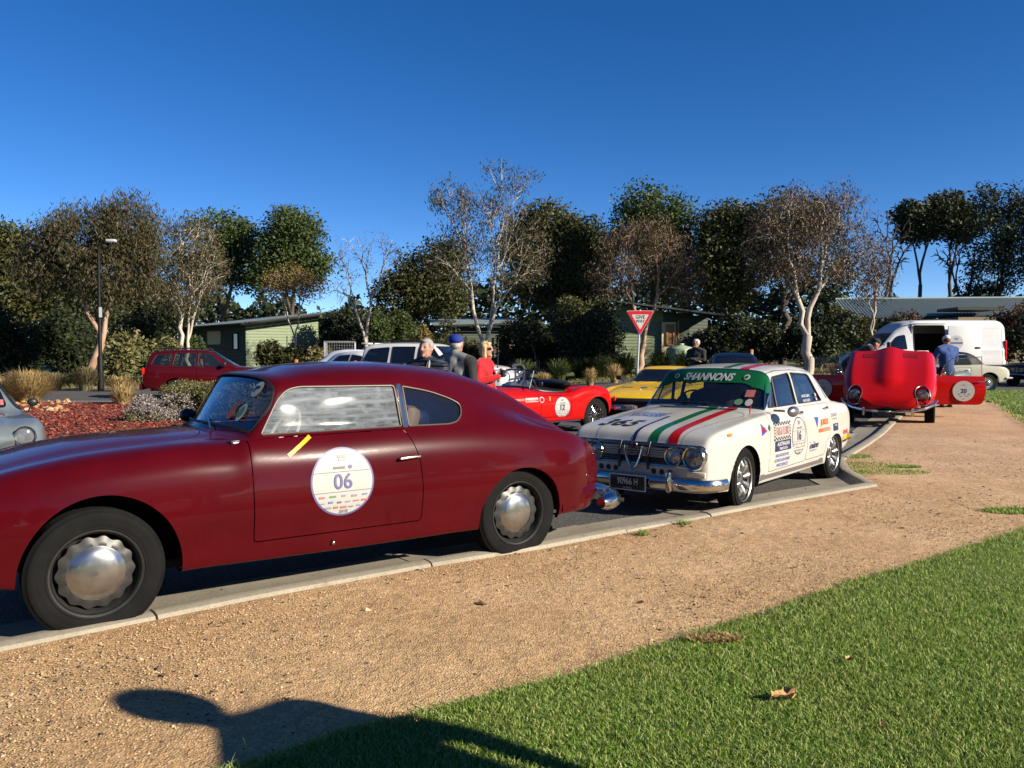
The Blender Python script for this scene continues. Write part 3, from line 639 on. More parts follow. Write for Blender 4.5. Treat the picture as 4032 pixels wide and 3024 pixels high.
# ================================================================ wheels
M['rimgrey'] = pbr('painted_rim', (.034, .034, .033), .42, .35, var=.2, vscale=10)
def tyre_mesh(r, w, rr, n=72):
    h = w/2; pr = [(rr-.012, -h*.72), (rr+.004, -h*.90), (rr+.016, -h*.95), (rr+.02, -h*.93), (rr+(r-rr)*.45, -h*1.02), (rr+(r-rr)*.5, -h*1.0), (rr+(r-rr)*.55, -h*1.02), (rr+(r-rr)*.8, -h*.97),
        (rr+(r-rr)*.83, -h*.94), (r-.016, -h*.88), (r-.004, -h*.78)]
    tread = []
    for i in range(5):
        c = -h*.62+h*1.24*i/4; tread += [(r, c-h*.11), (r, c+h*.10)]
        if i < 4: tread += [(r-.008, c+h*.12), (r-.008, c+h*.18)]
    pr = pr+tread+[(a, -b) for a, b in pr[::-1]]
    sh = {9, 10, len(pr)-11, len(pr)-10}
    return MB().lathe(pr, n, 'y', rfun=lambda an, j: (1-.006*(int(round(an/(2*math.pi)*n)) % 2)) if j in sh else 1)
def wheel(parent, x, y, z, r, w, rim, kind, side=-1, mat=None, steer=0., capmat=None, name='wheel'):
    """wheel (the rim and disc) > tyre, hubcap. Outer face towards -y before turning"""
    mat = mat or M['rimgrey']; rr = rim; h = w/2
    b = MB(); b.lathe([(rr-.004, -h*.84), (rr+.005, -h*.93), (rr+.011, -h*.88), (rr+.006, -h*.80), (rr-.010, -h*.66), (rr-.022, -h*.2), (rr-.03, h*.5), (rr-.01, h*.8)], 48, 'y')
    bk = None
    if kind == 'scallop':
        b.lathe([(.03, -h*.42), (.12, -h*.55), (.140, -h*.62), (.160, -h*.54), (.182, -h*.44), (.184, -h*.38), (.1, -h*.36)], 112, 'y', rfun=lambda an, j: 1+(.036*math.cos(14*an) if j in (4, 5) else (.012*math.cos(14*an) if j == 3 else 0)))
    elif kind == 'petal':
        b.lathe([(.0, -h*.50), (.06, -h*.52), (.085, -h*.45), (.085, -h*.2)], 24, 'y')
        for i in range(8):
            a = 2*math.pi*i/8+.2; d = Vector((math.cos(a), 0, math.sin(a)))
            b.tube([d*.06+Vector((0, -h*.45, 0)), d*.10+Vector((0, -h*.55, 0)), d*.135+Vector((0, -h*.62, 0)), d*(rr-.012)+Vector((0, -h*.55, 0))], [.020, .031, .036, .018], 10)
        b.lathe([(rr-.015, -h*.4), (rr-.03, -h*.55), (rr-.02, -h*.72)], 48, 'y')
    elif kind == 'wire':
        for i in range(40):
            a = 2*math.pi*i/40; a2 = a+(.30 if i % 2 else -.30)
            b.tube([Vector((.045*math.cos(a), -h*.55 if i % 4 < 2 else -h*.1, .045*math.sin(a))), Vector(((rr-.018)*math.cos(a2), -h*.55 if i % 4 >= 2 else h*.1, (rr-.018)*math.sin(a2)))], .0035, 4, cap=False)
        b.lathe([(0, -h*.95), (.022, -h*.95), (.03, -h*.75), (.045, -h*.6), (.048, h*.2)], 20, 'y')
        for s_ in (-1, 1): b.tube([Vector((.02*s_, -h*.9, 0)), Vector((.07*s_, -h*.86, 0))], [.012, .006], 6)
    elif kind == 'alloy':
        b.lathe([(0, -h*.62), (.055, -h*.62), (.07, -h*.5)], 20, 'y')
        for i in range(10):
            a = 2*math.pi*i/10; d = Vector((math.cos(a), 0, math.sin(a)))
            b.tube([d*.05+Vector((0, -h*.58, 0)), d*(rr-.01)+Vector((0, -h*.66, 0))], [.022, .016], 6)
    else:
        b.lathe([(0, -h*.55), (.09, -h*.60), (.15, -h*.5), (rr-.015, -h*.62)], 40, 'y')
    o = b.build(name, mat, parent); o.location = (x, y, z); o.rotation_euler = (0, 0, (0 if side < 0 else math.pi)+steer)
    t = tyre_mesh(r, w, rr).build('tyre', M['tyre'], o)
    bk = MB().lathe([(0, h*.15), (rr-.03, h*.15), (rr-.028, h*.2)], 32, 'y').build('brake_drum', M['under'], o)
    if kind in ('scallop', 'disc'):
        cr = .136 if kind == 'scallop' else .095
        c = MB().lathe([(0, -h*.98), (cr*.35, -h*.96), (cr*.65, -h*.90), (cr*.88, -h*.78), (cr*.97, -h*.66), (cr*1.0, -h*.64), (cr*1.04, -h*.60), (cr*1.02, -h*.5)], 40, 'y').build('hubcap', capmat or M['steel'], o)
        if kind == 'scallop':
            T2, F2 = text2d('Lancia', .028, 0, .4); cs = math.cos(-.6)
            decal(o, 'hubcap_script', np.array([(u*.75+v*.65, -u*.65*1+v*.75) for u, v in T2]), F2, lambda u, v: (u, -h*(.985-.28*((u*u+v*v)/(.1**2))), v), M['chrome'])
    return o
def arch_liner(parent, x, z, r, y0, y1, name='wheel_well'):
    for s in (-1, 1):
        b = MB(); b.lathe([(r, s*y0), (r, s*y1)], 24, 'y', a0=0., a1=math.pi); b.lathe([(0.01, s*y0), (r, s*y0)], 24, 'y', a0=0., a1=math.pi)
        o = b.build(name, M['under'], parent); o.location = (x, 0, z)
def outline3(bvh, poly, side=-1, off=.0):
    f = on_side(bvh, 0, 0, side, off); s = 1 if side < 0 else -1
    return [f(p[0]*s, p[1]) for p in poly]
def roundel(parent, S, bvh, x, z, r, num, side=-1, rz=None, lift=.0035, name='number_roundel', small=True, numsize=None, faded=False, rot=0.):
    """white round rally sticker following the panel: navy rim, rules, number, rows of small sponsor marks"""
    rz = rz or r; el = lambda k: (lambda V, A: np.where(V[:, 1]*side > .05, (np.hypot((V[:, 0]-x)/r, (V[:, 2]-z)/rz)-k)*r, 9.))
    a, _ = S.cut(el(1.0)); w, ring = a.cut(el(.945))
    rim = ring.off(.0022).obj(name, M['lilac'] if faded else M['navy'], parent); rim['label'] = 'round white race number sticker with navy rim'
    w.off(.0024).obj('sticker_face', M['offw'], rim)
    def put(nm, V2, T2, dx, dz, m, off=.0030+lift, rt=0.): decal(rim, nm, V2, T2, on_side(bvh, x+(dx if side < 0 else -dx), z+dz, side, off, rot+rt), m)
    n2, t2 = text2d(num, numsize or r*.36, .012, 0, .95); put('number', n2, t2, 0, r*.02, M['lilac'] if faded else M['navy'])
    if small:
        for dz in (.30, -.28): put('rule', *rect2d(1.80*r, r*.012, 10, 1), 0, rz*dz, M['grey'])
        put('crest_red', *rect2d(r*.25, r*.10, 2, 1), 0, rz*.74, M['pink']); put('crest_grey', *rect2d(r*.22, r*.06, 2, 1), 0, rz*.64, M['grey2'])
        put('name_bar', *rect2d(r*.36, r*.07, 2, 1), -r*.10, rz*.42, M['grey']); put('map_mark', *disc2d(r*.06, 10), r*.25, rz*.43, M['lilac'])
        rng = random.Random(5); cols = ['pink', 'green2', 'grey2', 'grey2', 'blue2', 'grey', 'grey2', 'pink']
        for row, (dz, n, sp) in enumerate(((-.42, 5, .34), (-.58, 6, .27), (-.74, 5, .24))):
            for i in range(n): put('sponsor_mark', *rect2d(r*rng.uniform(.12, .2), r*rng.uniform(.03, .06), 2, 1), (i-(n-1)/2)*sp*r, rz*dz+rng.uniform(-.015, .015)*r, M[cols[(row*3+i) % 8]])
        y2, t2 = text2d('2018', r*.10); put('year', y2, t2, 0, -rz*.87, M['grey'])
    return rim
M['pink'] = pbr('pink_print', (.30, .095, .09), .45); M['grey2'] = pbr('pale_grey_print', (.17, .17, .19), .45); M['green2'] = pbr('soft_green_print', (.08, .17, .10), .45); M['blue2'] = pbr('soft_blue_print', (.08, .14, .28), .45)
def seat(parent, x, y, z, mat, w=.48, lean=.25, head=False, h=.58):
    b = MB(); b.box((x, y, z), (.50, w, .16), bev=.05)
    Mx = Matrix.Rotation(lean, 3, 'Y'); b.box((x+.27+h*.5*math.sin(lean), y, z+h*.5), (.13, w, h), bev=.05, M=Mx)
    if head: b.box((x+.27+(h+.08)*math.sin(lean), y, z+h+.07), (.09, w*.55, .18), bev=.04, M=Mx)
    return b.build('seat', mat, parent)
def steering(parent, x, y, z, r=.19, mat=None, tilt=.45):
    b = MB(); pts = []
    for i in range(28):
        a = 2*math.pi*i/28; p = Vector((0, r*math.cos(a), r*math.sin(a))); p.rotate(Matrix.Rotation(tilt, 3, 'Y')); pts.append(p+Vector((x, y, z)))
    b.tube(pts, .011, 6, closed=True)
    for i in (0, 9, 19): b.tube([pts[i], Vector((x, y, z))], .008, 5)
    b.tube([Vector((x, y, z)), Vector((x-.35, y, z-.15))], .02, 8)
    return b.build('steering_wheel', mat or M['black'], parent)
def gap_cut(S, sd, g=.003):
    """panel cut with a shut-line: returns (panel, gap band, rest)"""
    p, r = S.cut(lambda V, A: sd(V, A)+g); b, r = r.cut(lambda V, A: sd(V, A)-g); return p, b, r

# ================================================================ maroon coupe
M['maroon'] = pbr('maroon_paint', (.047, .0014, .0034), .25, coat=.6, var=.10, vscale=3, spec=.045)
_nt = M['maroon'].node_tree     # fine scratches and polish haze in the lacquer
_b = _nt.nodes['Principled BSDF']; _tc = _nd(_nt, 'ShaderNodeTexCoord'); _mp = _nd(_nt, 'ShaderNodeMapping'); _mp.inputs['Scale'].default_value = (3, 9, 30)
_n = _nd(_nt, 'ShaderNodeTexNoise'); _n.inputs['Scale'].default_value = 6; _n.inputs['Detail'].default_value = 6; _nt.links.new(_tc.outputs['Object'], _mp.inputs[0]); _nt.links.new(_mp.outputs[0], _n.inputs['Vector'])
_r = _nd(_nt, 'ShaderNodeMapRange'); _r.inputs[1].default_value = .45; _r.inputs[2].default_value = .75; _r.inputs[3].default_value = .04; _r.inputs[4].default_value = .10; _nt.links.new(_n.outputs['Fac'], _r.inputs[0]); _nt.links.new(_r.outputs[0], _b.inputs['Coat Roughness'])
def plexi():
    """scratched sliding perspex pane: scratches and silvery glare painted as streaky haze over a weak see-through"""
    m = bpy.data.materials.new('scratched_glare_perspex'); m.use_nodes = True; nt = m.node_tree; nt.nodes.clear(); L = nt.links.new
    out = _nd(nt, 'ShaderNodeOutputMaterial'); tr = _nd(nt, 'ShaderNodeBsdfTransparent'); tr.inputs[0].default_value = (.75, .8, .82, 1)
    gl = _nd(nt, 'ShaderNodeBsdfGlossy'); gl.inputs['Roughness'].default_value = .03; df = _nd(nt, 'ShaderNodeBsdfDiffuse'); df.inputs[0].default_value = (.235, .26, .285, 1)  # pale diffuse colour carries the pane's glare and silvery reflections
    tc = _nd(nt, 'ShaderNodeTexCoord')
    def noise(sc, vs, lo, hi, o0, o1, det=6):
        mp = _nd(nt, 'ShaderNodeMapping'); mp.inputs['Scale'].default_value = vs; L(tc.outputs['Object'], mp.inputs[0]); n = _nd(nt, 'ShaderNodeTexNoise'); n.inputs['Scale'].default_value = sc; n.inputs['Detail'].default_value = det; L(mp.outputs[0], n.inputs['Vector'])
        r = _nd(nt, 'ShaderNodeMapRange'); r.inputs[1].default_value = lo; r.inputs[2].default_value = hi; r.inputs[3].default_value = o0; r.inputs[4].default_value = o1; L(n.outputs['Fac'], r.inputs[0]); return r.outputs[0], n
    a, _ = noise(3.2, (1, 1, 12), .42, .68, 0, .55); b, _ = noise(14, (1, 1, 1.6), .42, .70, 0, .5); c, _ = noise(22, (3, 1, .35), .55, .75, 0, .3); d, _ = noise(1.6, (1, 1, 1.5), .35, .7, 0.18, .48, 2)
    mx = _nd(nt, 'ShaderNodeMath', operation='MAXIMUM'); L(a, mx.inputs[0]); L(b, mx.inputs[1]); m3 = _nd(nt, 'ShaderNodeMath', operation='MAXIMUM'); L(mx.outputs[0], m3.inputs[0]); L(c, m3.inputs[1])
    ml = _nd(nt, 'ShaderNodeMath', operation='MULTIPLY_ADD', use_clamp=True); ml.inputs[1].default_value = .75; L(m3.outputs[0], ml.inputs[0]); L(d, ml.inputs[2])
    m1 = _nd(nt, 'ShaderNodeMixShader'); L(ml.outputs[0], m1.inputs[0]); L(tr.outputs[0], m1.inputs[1]); L(df.outputs[0], m1.inputs[2])
    m2 = _nd(nt, 'ShaderNodeMixShader'); m2.inputs[0].default_value = .02; L(m1.outputs[0], m2.inputs[1]); L(gl.outputs[0], m2.inputs[2]); L(m2.outputs[0], out.inputs[0])
    bp = _nd(nt, 'ShaderNodeBump'); bp.inputs['Strength'].default_value = .0
    return m
M['plexi'] = plexi(); M['seal'] = pbr('dull_trim', (.085, .075, .065), .5, .3)
def maroon_coupe():
    car = thing('vintage_coupe', 'maroon fastback vintage coupe with round 06 sticker on its door', 'car', (-2.553, 4.704, 0), R(36.6))
    low = interp([(-.80, .40), (-.5, .31), (-.3, .29), (.4, .275), (1.3, .26), (2.3, .255), (3.05, .27), (3.5, .26), (3.70, .32), (3.80, .42)])
    W = interp([(-.80, .46), (-.72, .60), (-.5, .705), (-.2, .755), (.2, .768), (.8, .775), (1.5, .78), (2.3, .78), (2.75, .78), (3.1, .76), (3.4, .69), (3.6, .60), (3.74, .49), (3.82, .36)])
    crest = interp([(-.80, .63), (-.7, .735), (-.5, .82), (-.3, .867), (0, .912), (.3, .934), (.5, .945), (.8, .945), (1.2, .945), (1.8, .95), (2.2, .945), (2.7, .915), (3.1, .87), (3.4, .81), (3.6, .74), (3.75, .66), (3.82, .58)])
    top = interp([(-.80, .66), (-.72, .77), (-.6, .83), (-.36, .895), (-.14, .948), (.05, .972), (.3, .99), (.5, .995), (.70, 1.0), (1.0, 1.325), (1.13, 1.365), (1.3, 1.395), (1.5, 1.41), (1.8, 1.41), (2.09, 1.395), (2.38, 1.36), (2.61, 1.31), (2.85, 1.225), (3.02, 1.14), (3.21, 1.03), (3.46, .885), (3.66, .77), (3.77, .69), (3.82, .60)])
    w7 = interp([(1.0, .575), (1.5, .585), (1.8, .585), (2.2, .55), (2.6, .49), (3.0, .43), (3.4, .38), (3.7, .28), (3.82, .2)])
    z7 = interp([(1.0, 1.262), (1.13, 1.285), (1.5, 1.295), (1.8, 1.285), (2.05, 1.25), (2.3, 1.19), (2.6, 1.11), (3.0, .985), (3.4, .85), (3.7, .725), (3.82, .59)])
    rows = []
    for x in (-.80, -.74, -.62, -.45, -.25, 0, .25, .5, .68):
        lo, w, c, t = [float(f(x)[0]) for f in (low, W, crest, top)]; h = c-lo
        bow = lambda y: .10*(y/.75)**2*max(0, 1-(x+.8)/.6)
        row = [(x, .80*w, lo), (x, .93*w, lo+.006), (x, .97*w, lo+.25*h), (x, w, lo+.5*h), (x, .965*w, lo+.82*h), (x, .86*w, c-.005), (x, .74*w, c+.012+.12*(t-c)), (x, .60*w, c+.45*(t-c)), (x, .42*w, c+.78*(t-c)), (x, .21*w, c+.95*(t-c)), (x, 0, t)]
        rows.append([(a+bow(b), b, d) for a, b, d in row])
    def lower(x):
        lo, w, c = [float(f(x)[0]) for f in (low, W, crest)]; h = c-lo
        return [(x, .80*w, lo), (x, .93*w, lo+.006), (x, .97*w, lo+.25*h), (x, w, lo+.5*h), (x, .972*w, lo+.82*h), (x, .91*w, c)]
    rows.append(lower(.80)+[(.80, .665, .968), (.785, .60, .98), (.755, .45, .99), (.715, .24, .995), (.70, 0, .998)])
    tcowl = len(rows)-1
    rows.append(lower(.98)+[(.93, .675, .985), (1.005, .585, 1.268), (.995, .47, 1.315), (.98, .25, 1.338), (.975, 0, 1.343)])
    for x in (1.12, 1.3, 1.55, 1.8, 2.05, 2.3, 2.55, 2.8, 3.0, 3.2, 3.4, 3.56, 3.68, 3.77, 3.82):
        t, y7, zz = [float(f(x)[0]) for f in (top, w7, z7)]; b = lower(x); c = b[5][2]; g = max(0, zz-c); w = float(W(x)[0])
        y6 = max(.86*w-.0, y7+.02) if g > .05 else .84*w
        y6 = .675*w/.78 if x < 2.4 else .675*w/.78
        z6 = c+min(.045, .2*g+.012)
        if zz < z6+.02: zz = z6+.02
        row = b+[(x, y6, z6), (x, y7, zz), (x, y7*.80, zz+.60*(t-zz)), (x, y7*.42, zz+.92*(t-zz)), (x, 0, max(t, zz+.01))]
        if x > 3.3:
            k = (x-3.3)/.52; row = [(a-.16*k*(bb/.75)**2*1.2, bb, d) for a, bb, d in row]
        rows.append(row)
    S = loft(rows, 300, 110, smooth=10)
    # pressed lips round the wheel openings
    archf = lambda V: (np.hypot((V[:, 0]-.025)/.385, (V[:, 2]-.325)/.415)-1)*.39
    archr = lambda V: (np.hypot((V[:, 0]-2.70)/.362, (V[:, 2]-.30)/.365)-1)*.36
    for f in (archf, archr):
        d = f(S.V); b = np.exp(-((d-.0)/.018)**2)*.010+np.exp(-(np.maximum(d, 0)/.10)**2)*.012; S.V[:, 1] += np.sign(S.V[:, 1])*np.where(np.abs(S.V[:, 1]) > .35, b, 0)
    bv = S.bvh()
    for f in (archf, archr): _, S = S.cut(lambda V, A: np.where(np.abs(V[:, 1]) > .3, f(V), 9.))
    # windscreen
    def ws(V, A):
        a = (A[:, 0]-(tcowl+.54))*.44; b = (10-A[:, 1])*.150; hx, hy, r = .165, .515, .07
        q = np.stack([np.abs(a)-hx+r, np.abs(b)-hy+r], 1); return np.linalg.norm(np.maximum(q, 0), axis=1)+np.minimum(q.max(1), 0)-r
    front = lambda V, A: np.where(V[:, 0] < 1.2, ws(V, A), 9.)
    gl, S = S.cut(front); wr, gl = gl.cut(lambda V, A: -(front(V, A)+.018))
    wso = gl.off(-.006).obj('windscreen', M['glass'], car); wr.off(.006).obj('windscreen_seal', M['rubber'], car); wbv = gl.bvh()
    # rear window
    def rw(V, A):
        q = np.stack([np.abs(V[:, 0]-2.72)-.21, np.abs(V[:, 1])-.30], 1); return np.where(V[:, 2] > 1.0, np.linalg.norm(np.maximum(q+.05, 0), axis=1)+np.minimum((q+.05).max(1), 0)-.05, 9.)
    rg, S = S.cut(rw); rg.off(-.006).obj('rear_window', M['glass'], car)
    # side glass
    wf = rpoly([(.875, .992), (.985, 1.18), (1.05, 1.243), (1.13, 1.262), (1.775, 1.256), (1.79, .996)], [.015, .06, .06, .08, .02, .01])
    wq = rpoly([(1.845, .994), (1.838, 1.250), (2.05, 1.212), (2.22, 1.155), (2.295, 1.115), (2.275, 1.05), (2.225, 1.005), (2.16, .992)], [.01, .01, .08, .06, .04, .04, .05, .04])
    for s in (-1, 1):
        for poly, nm, mt in ((wf, 'door_window', M['plexi']), (wq, 'quarter_window', M['glass'])):
            g, S = S.cut(side_sdf(poly, s, 5.2, 9)); go = g.off(-.008).obj(nm, mt, car)
            MB().tube(outline3(bv, dense(poly, .03), s, .0005), .0050, 6, closed=True).build('window_trim', M['seal'], go)
        MB().tube(outline3(bv, [(1.815, .985), (1.812, 1.10), (1.806, 1.262)], s, .001), .017, 8).build('chrome_pillar', M['chrome'], car)
    # doors
    dp = rpoly([(.79, .972), (.80, .39), (1.89, .385), (1.892, .62), (1.875, .80), (1.83, .92), (1.79, .978)], [.01, .02, .03, .2, .2, .1, .02])
    for s in (-1, 1):
        D, gb, S = gap_cut(S, side_sdf(dp, s, None, 5.75), .003)
        do = D.obj('door', M['maroon'], car); gb.off(-.012).obj('door_gap', M['under'], do)
        if s < 0:
            roundel(do, D, bv, 1.335, .690, .205, '06', -1, faded=True, numsize=.095)
            V2, T2 = rect2d(.185, .022, 4, 1); decal(do, 'yellow_tape', V2, T2, on_side(bv, 1.085, .918, -1, .004, R(34)), M['yellow'])
        h = MB(); p = [Vector(on_side(bv, 0, 0, s, .03)((1.72+dx)*(1 if s < 0 else -1), .80+dz)) for dx, dz in ((0, 0), (.06, .004), (.14, .006))]
        h.tube([p[0]-Vector((0, -s*-.03, 0))*0, p[0], p[1], p[2]], [.006, .009, .011, .006], 8); h.tube([p[2], p[2]-Vector((0, s*.035, 0))], .009, 8); h.tube([p[0], p[0]-Vector((0, s*.035, 0))], .007, 8)
        h.build('door_handle', M['chrome'], do)
        MB().ell(on_side(bv, 0, 0, s, .01)(1.28*(1 if s < 0 else -1), .325), (.012, .012, .014)).build('jacking_plug', M['chrome'], car)
        q = Vector(on_side(bv, 0, 0, s, .008)(.73*(1 if s < 0 else -1), .957)); MB().box(q, (.055, .03, .022), bev=.006).build('side_lamp', M['black'], car)
        MB().box(q+Vector((.002, s*.012, -.004)), (.035, .012, .010), bev=.004).build('lamp_glass', M['white'], car)
    # bonnet panel shut-line
    hp = rpoly([(-.70, -.30), (-.30, -.46), (.35, -.46), (.60, -.40), (.665, -.2), (.665, .2), (.60, .40), (.35, .46), (-.30, .46), (-.70, .30)], .1)
    B, gb, S = gap_cut(S, lambda V, A: np.where((V[:, 2] > .6) & (V[:, 0] < .69), sdf_poly(hp, V[:, :2]), 9.), .0025)
    bo = B.obj('bonnet', M['maroon'], car); gb.off(-.01).obj('bonnet_gap', M['under'], bo)
    S.obj('body', M['maroon'], car)
    # inner flanges so that openings show thickness
    for f0, zc, (rx, rz), xc in ((archf, .325, (.385, .415), .025), (archr, .30, (.362, .365), 2.70)):
        for s in (-1, 1):
            V = []; F = []; n = 30
            for i in range(n+1):
                a = -.12+(math.pi+.24)*i/n; x, z = xc+rx*math.cos(a), zc+rz*math.sin(a); y = bv.ray_cast(Vector((x, s*3, z)), Vector((0, -s, 0)))[0]; yy = y.y if y else s*.72
                V += [(x, yy-s*.0005, z), (x, yy-s*.035, z)]
            F = [(2*i, 2*i+2, 2*i+3, 2*i+1) for i in range(n)]; MB().add(V, F).build('arch_flange', M['maroon'], car)
    arch_liner(car, .025, .33, .43, .28, .64); arch_liner(car, 2.70, .30, .40, .28, .74)
    MB().box((1.4, 0, .29), (3.0, 1.10, .05)).build('floor_pan', M['under'], car); MB().box((3.1, 0, .34), (1.1, .9, .05)).build('boot_floor', M['under'], car)
    MB().tube([(.9, .2, .23), (3.2, .25, .22)], .03, 8).build('exhaust_pipe', M['under'], car)
    # wheels
    for x, y, s, st in ((0, -.645, -1, 0), (0, .645, 1, 0), (2.705, -.645, -1, 0), (2.705, .645, 1, 0)):
        wheel(car, x, y, .333, .333, .165, .218, 'scallop', s)
    # bumpers
    b = MB()
    pts = [(3.50, -.665, .31), (3.58, -.655, .31), (3.70, -.585, .31), (3.80, -.45, .31), (3.86, -.25, .31), (3.88, 0, .31)]; pts = pts+[(x, -y, z) for x, y, z in pts[-2::-1]]
    MB().tube([(x+.03, y*1.03, z) for x, y, z in pts], [.045, .066]+[.072]*7+[.066, .045], 12).build('rear_bumper', M['chrome'], car)
    for s in (-1, 1): MB().box((3.70, s*.672, .315), (.13, .012, .032), rz=s*.62, bev=.005).build('bumper_rubber', M['rubber'], car)
    fp = [(-.66, -.68, .36), (-.74, -.60, .36), (-.86, -.40, .36), (-.92, 0, .36)]; fp += [(x, -y, z) for x, y, z in fp[-2::-1]]
    MB().tube(fp, .045, 10).build('front_bumper', M['chrome'], car)
    for s in (-1, 1):
        MB().lathe([(0, -.05), (.06, -.045), (.085, -.02), (.09, 0), (.085, .03)], 24, 'x', c=(-.60, s*.47, .68)).build('headlamp', M['lens'], car)
    g = MB()
    for i in range(9): g.box((-.80, -.16+.04*i, .58), (.02, .012, .30))
    g.build('grille', M['chrome'], car)
    # far-side mirror and wiper
    mir = MB().ell((.86, .80, 1.02), (.06, .06, .05)); mir.tube([(.86, .72, .96), (.86, .78, 1.0)], .01, 6); mir.build('door_mirror', M['black'], car)
    MB().tube([(.69, -.32, 1.015), (.74, -.12, 1.05), (.79, .08, 1.09)], .006, 5).build('wiper', M['chrome'], car)
    # cabin
    db = MB(); db.box((.90, 0, .88), (.30, 1.16, .16), bev=.05); db.build('dashboard', M['maroon'], car)
    steering(car, 1.13, -.32, .93, .20, pbr('ivory_rim', (.6, .57, .48), .3))
    for s in (-1, 1): seat(car, 1.55, s*.32, .52, M['tan'], h=.60)
    MB().box((2.25, 0, .72), (.5, 1.1, .35), bev=.08).build('rear_bench', M['tan'], car)
    bg = MB(); bg.ell((2.05, -.28, 1.0), (.18, .16, .14)); bg.ell((2.25, -.1, .98), (.2, .2, .15)); bg.ell((1.98, .1, .98), (.15, .2, .13)); bg.build('holdall', M['navy'], car)
    # windscreen number and club badge
    if wbv:
        fr = lambda y, z, sc: (lambda u, v: (lambda h: (h[0] if h[0] is not None else Vector((.8, y-u, z+v)))+Vector((-.006, 0, .003)))(wbv.ray_cast(Vector((-2, y-u, z+v)), Vector((1, 0, 0)))))
        V2, T2 = text2d('6', .115, .05, .15); decal(wso, 'race_number', V2, T2, fr(-.35, 1.125, 1), M['orange'])
        V2, T2 = disc2d(.035, 18, .05); decal(wso, 'club_badge', V2, T2, fr(-.45, 1.11, 1), M['white']); V2, T2 = disc2d(.022, 14, .034); decal(wso, 'club_badge_centre', V2, T2, lambda u, v, f=fr(-.45, 1.11, 1): f(u, v)+Vector((-.003, 0, .001)), M['green2'])
        V2, T2 = disc2d(.045, 20, .045); decal(wso, 'round_permit', V2, T2, fr(-.47, 1.245, 1), M['offw']); V2, T2 = rect2d(.045, .018, 2, 1); decal(wso, 'permit_bar', V2, T2, lambda u, v, f=fr(-.47, 1.255, 1): f(u, v)+Vector((-.003, 0, .001)), M['navy'])
    return car
# ================================================================ white rally saloon
M['cream'] = pbr('ivory_paint', (.355, .347, .32), .35, coat=.9, var=.05, vscale=2)
def pillow(row, dx, sc, zc):
    return [(x+dx, y*sc, zc+(z-zc)*sc) for x, y, z in row]
def tri2d(pts): return np.array(pts, float), np.array([(0, 1, 2)])
def num_plate(parent, loc, rot, w, h, txt, txtcol, back, sub=None, size=None, sx=.8):
    p = MB().box((0, 0, 0), (w, .012, h), bev=.004).build('number_plate', back, parent); p.location = loc; p.rotation_euler = rot
    fr = MB()
    for dx, dz, a, b in ((0, h/2, w, .008), (0, -h/2, w, .008), (w/2, 0, .008, h), (-w/2, 0, .008, h)): fr.box((dx, -.004, dz), (a, .012, b))
    fr.build('plate_frame', txtcol, p)
    V2, T2 = text2d(txt, size or h*.5, .006, 0, sx); decal(p, 'plate_lettering', V2, T2, lambda u, v: (u, -.0085, v+(h*.08 if sub else 0)), txtcol)
    if sub:
        V2, T2 = text2d(sub, h*.11, 0); decal(p, 'plate_state', V2, T2, lambda u, v: (u, -.0085, v-h*.36), txtcol)
    return p
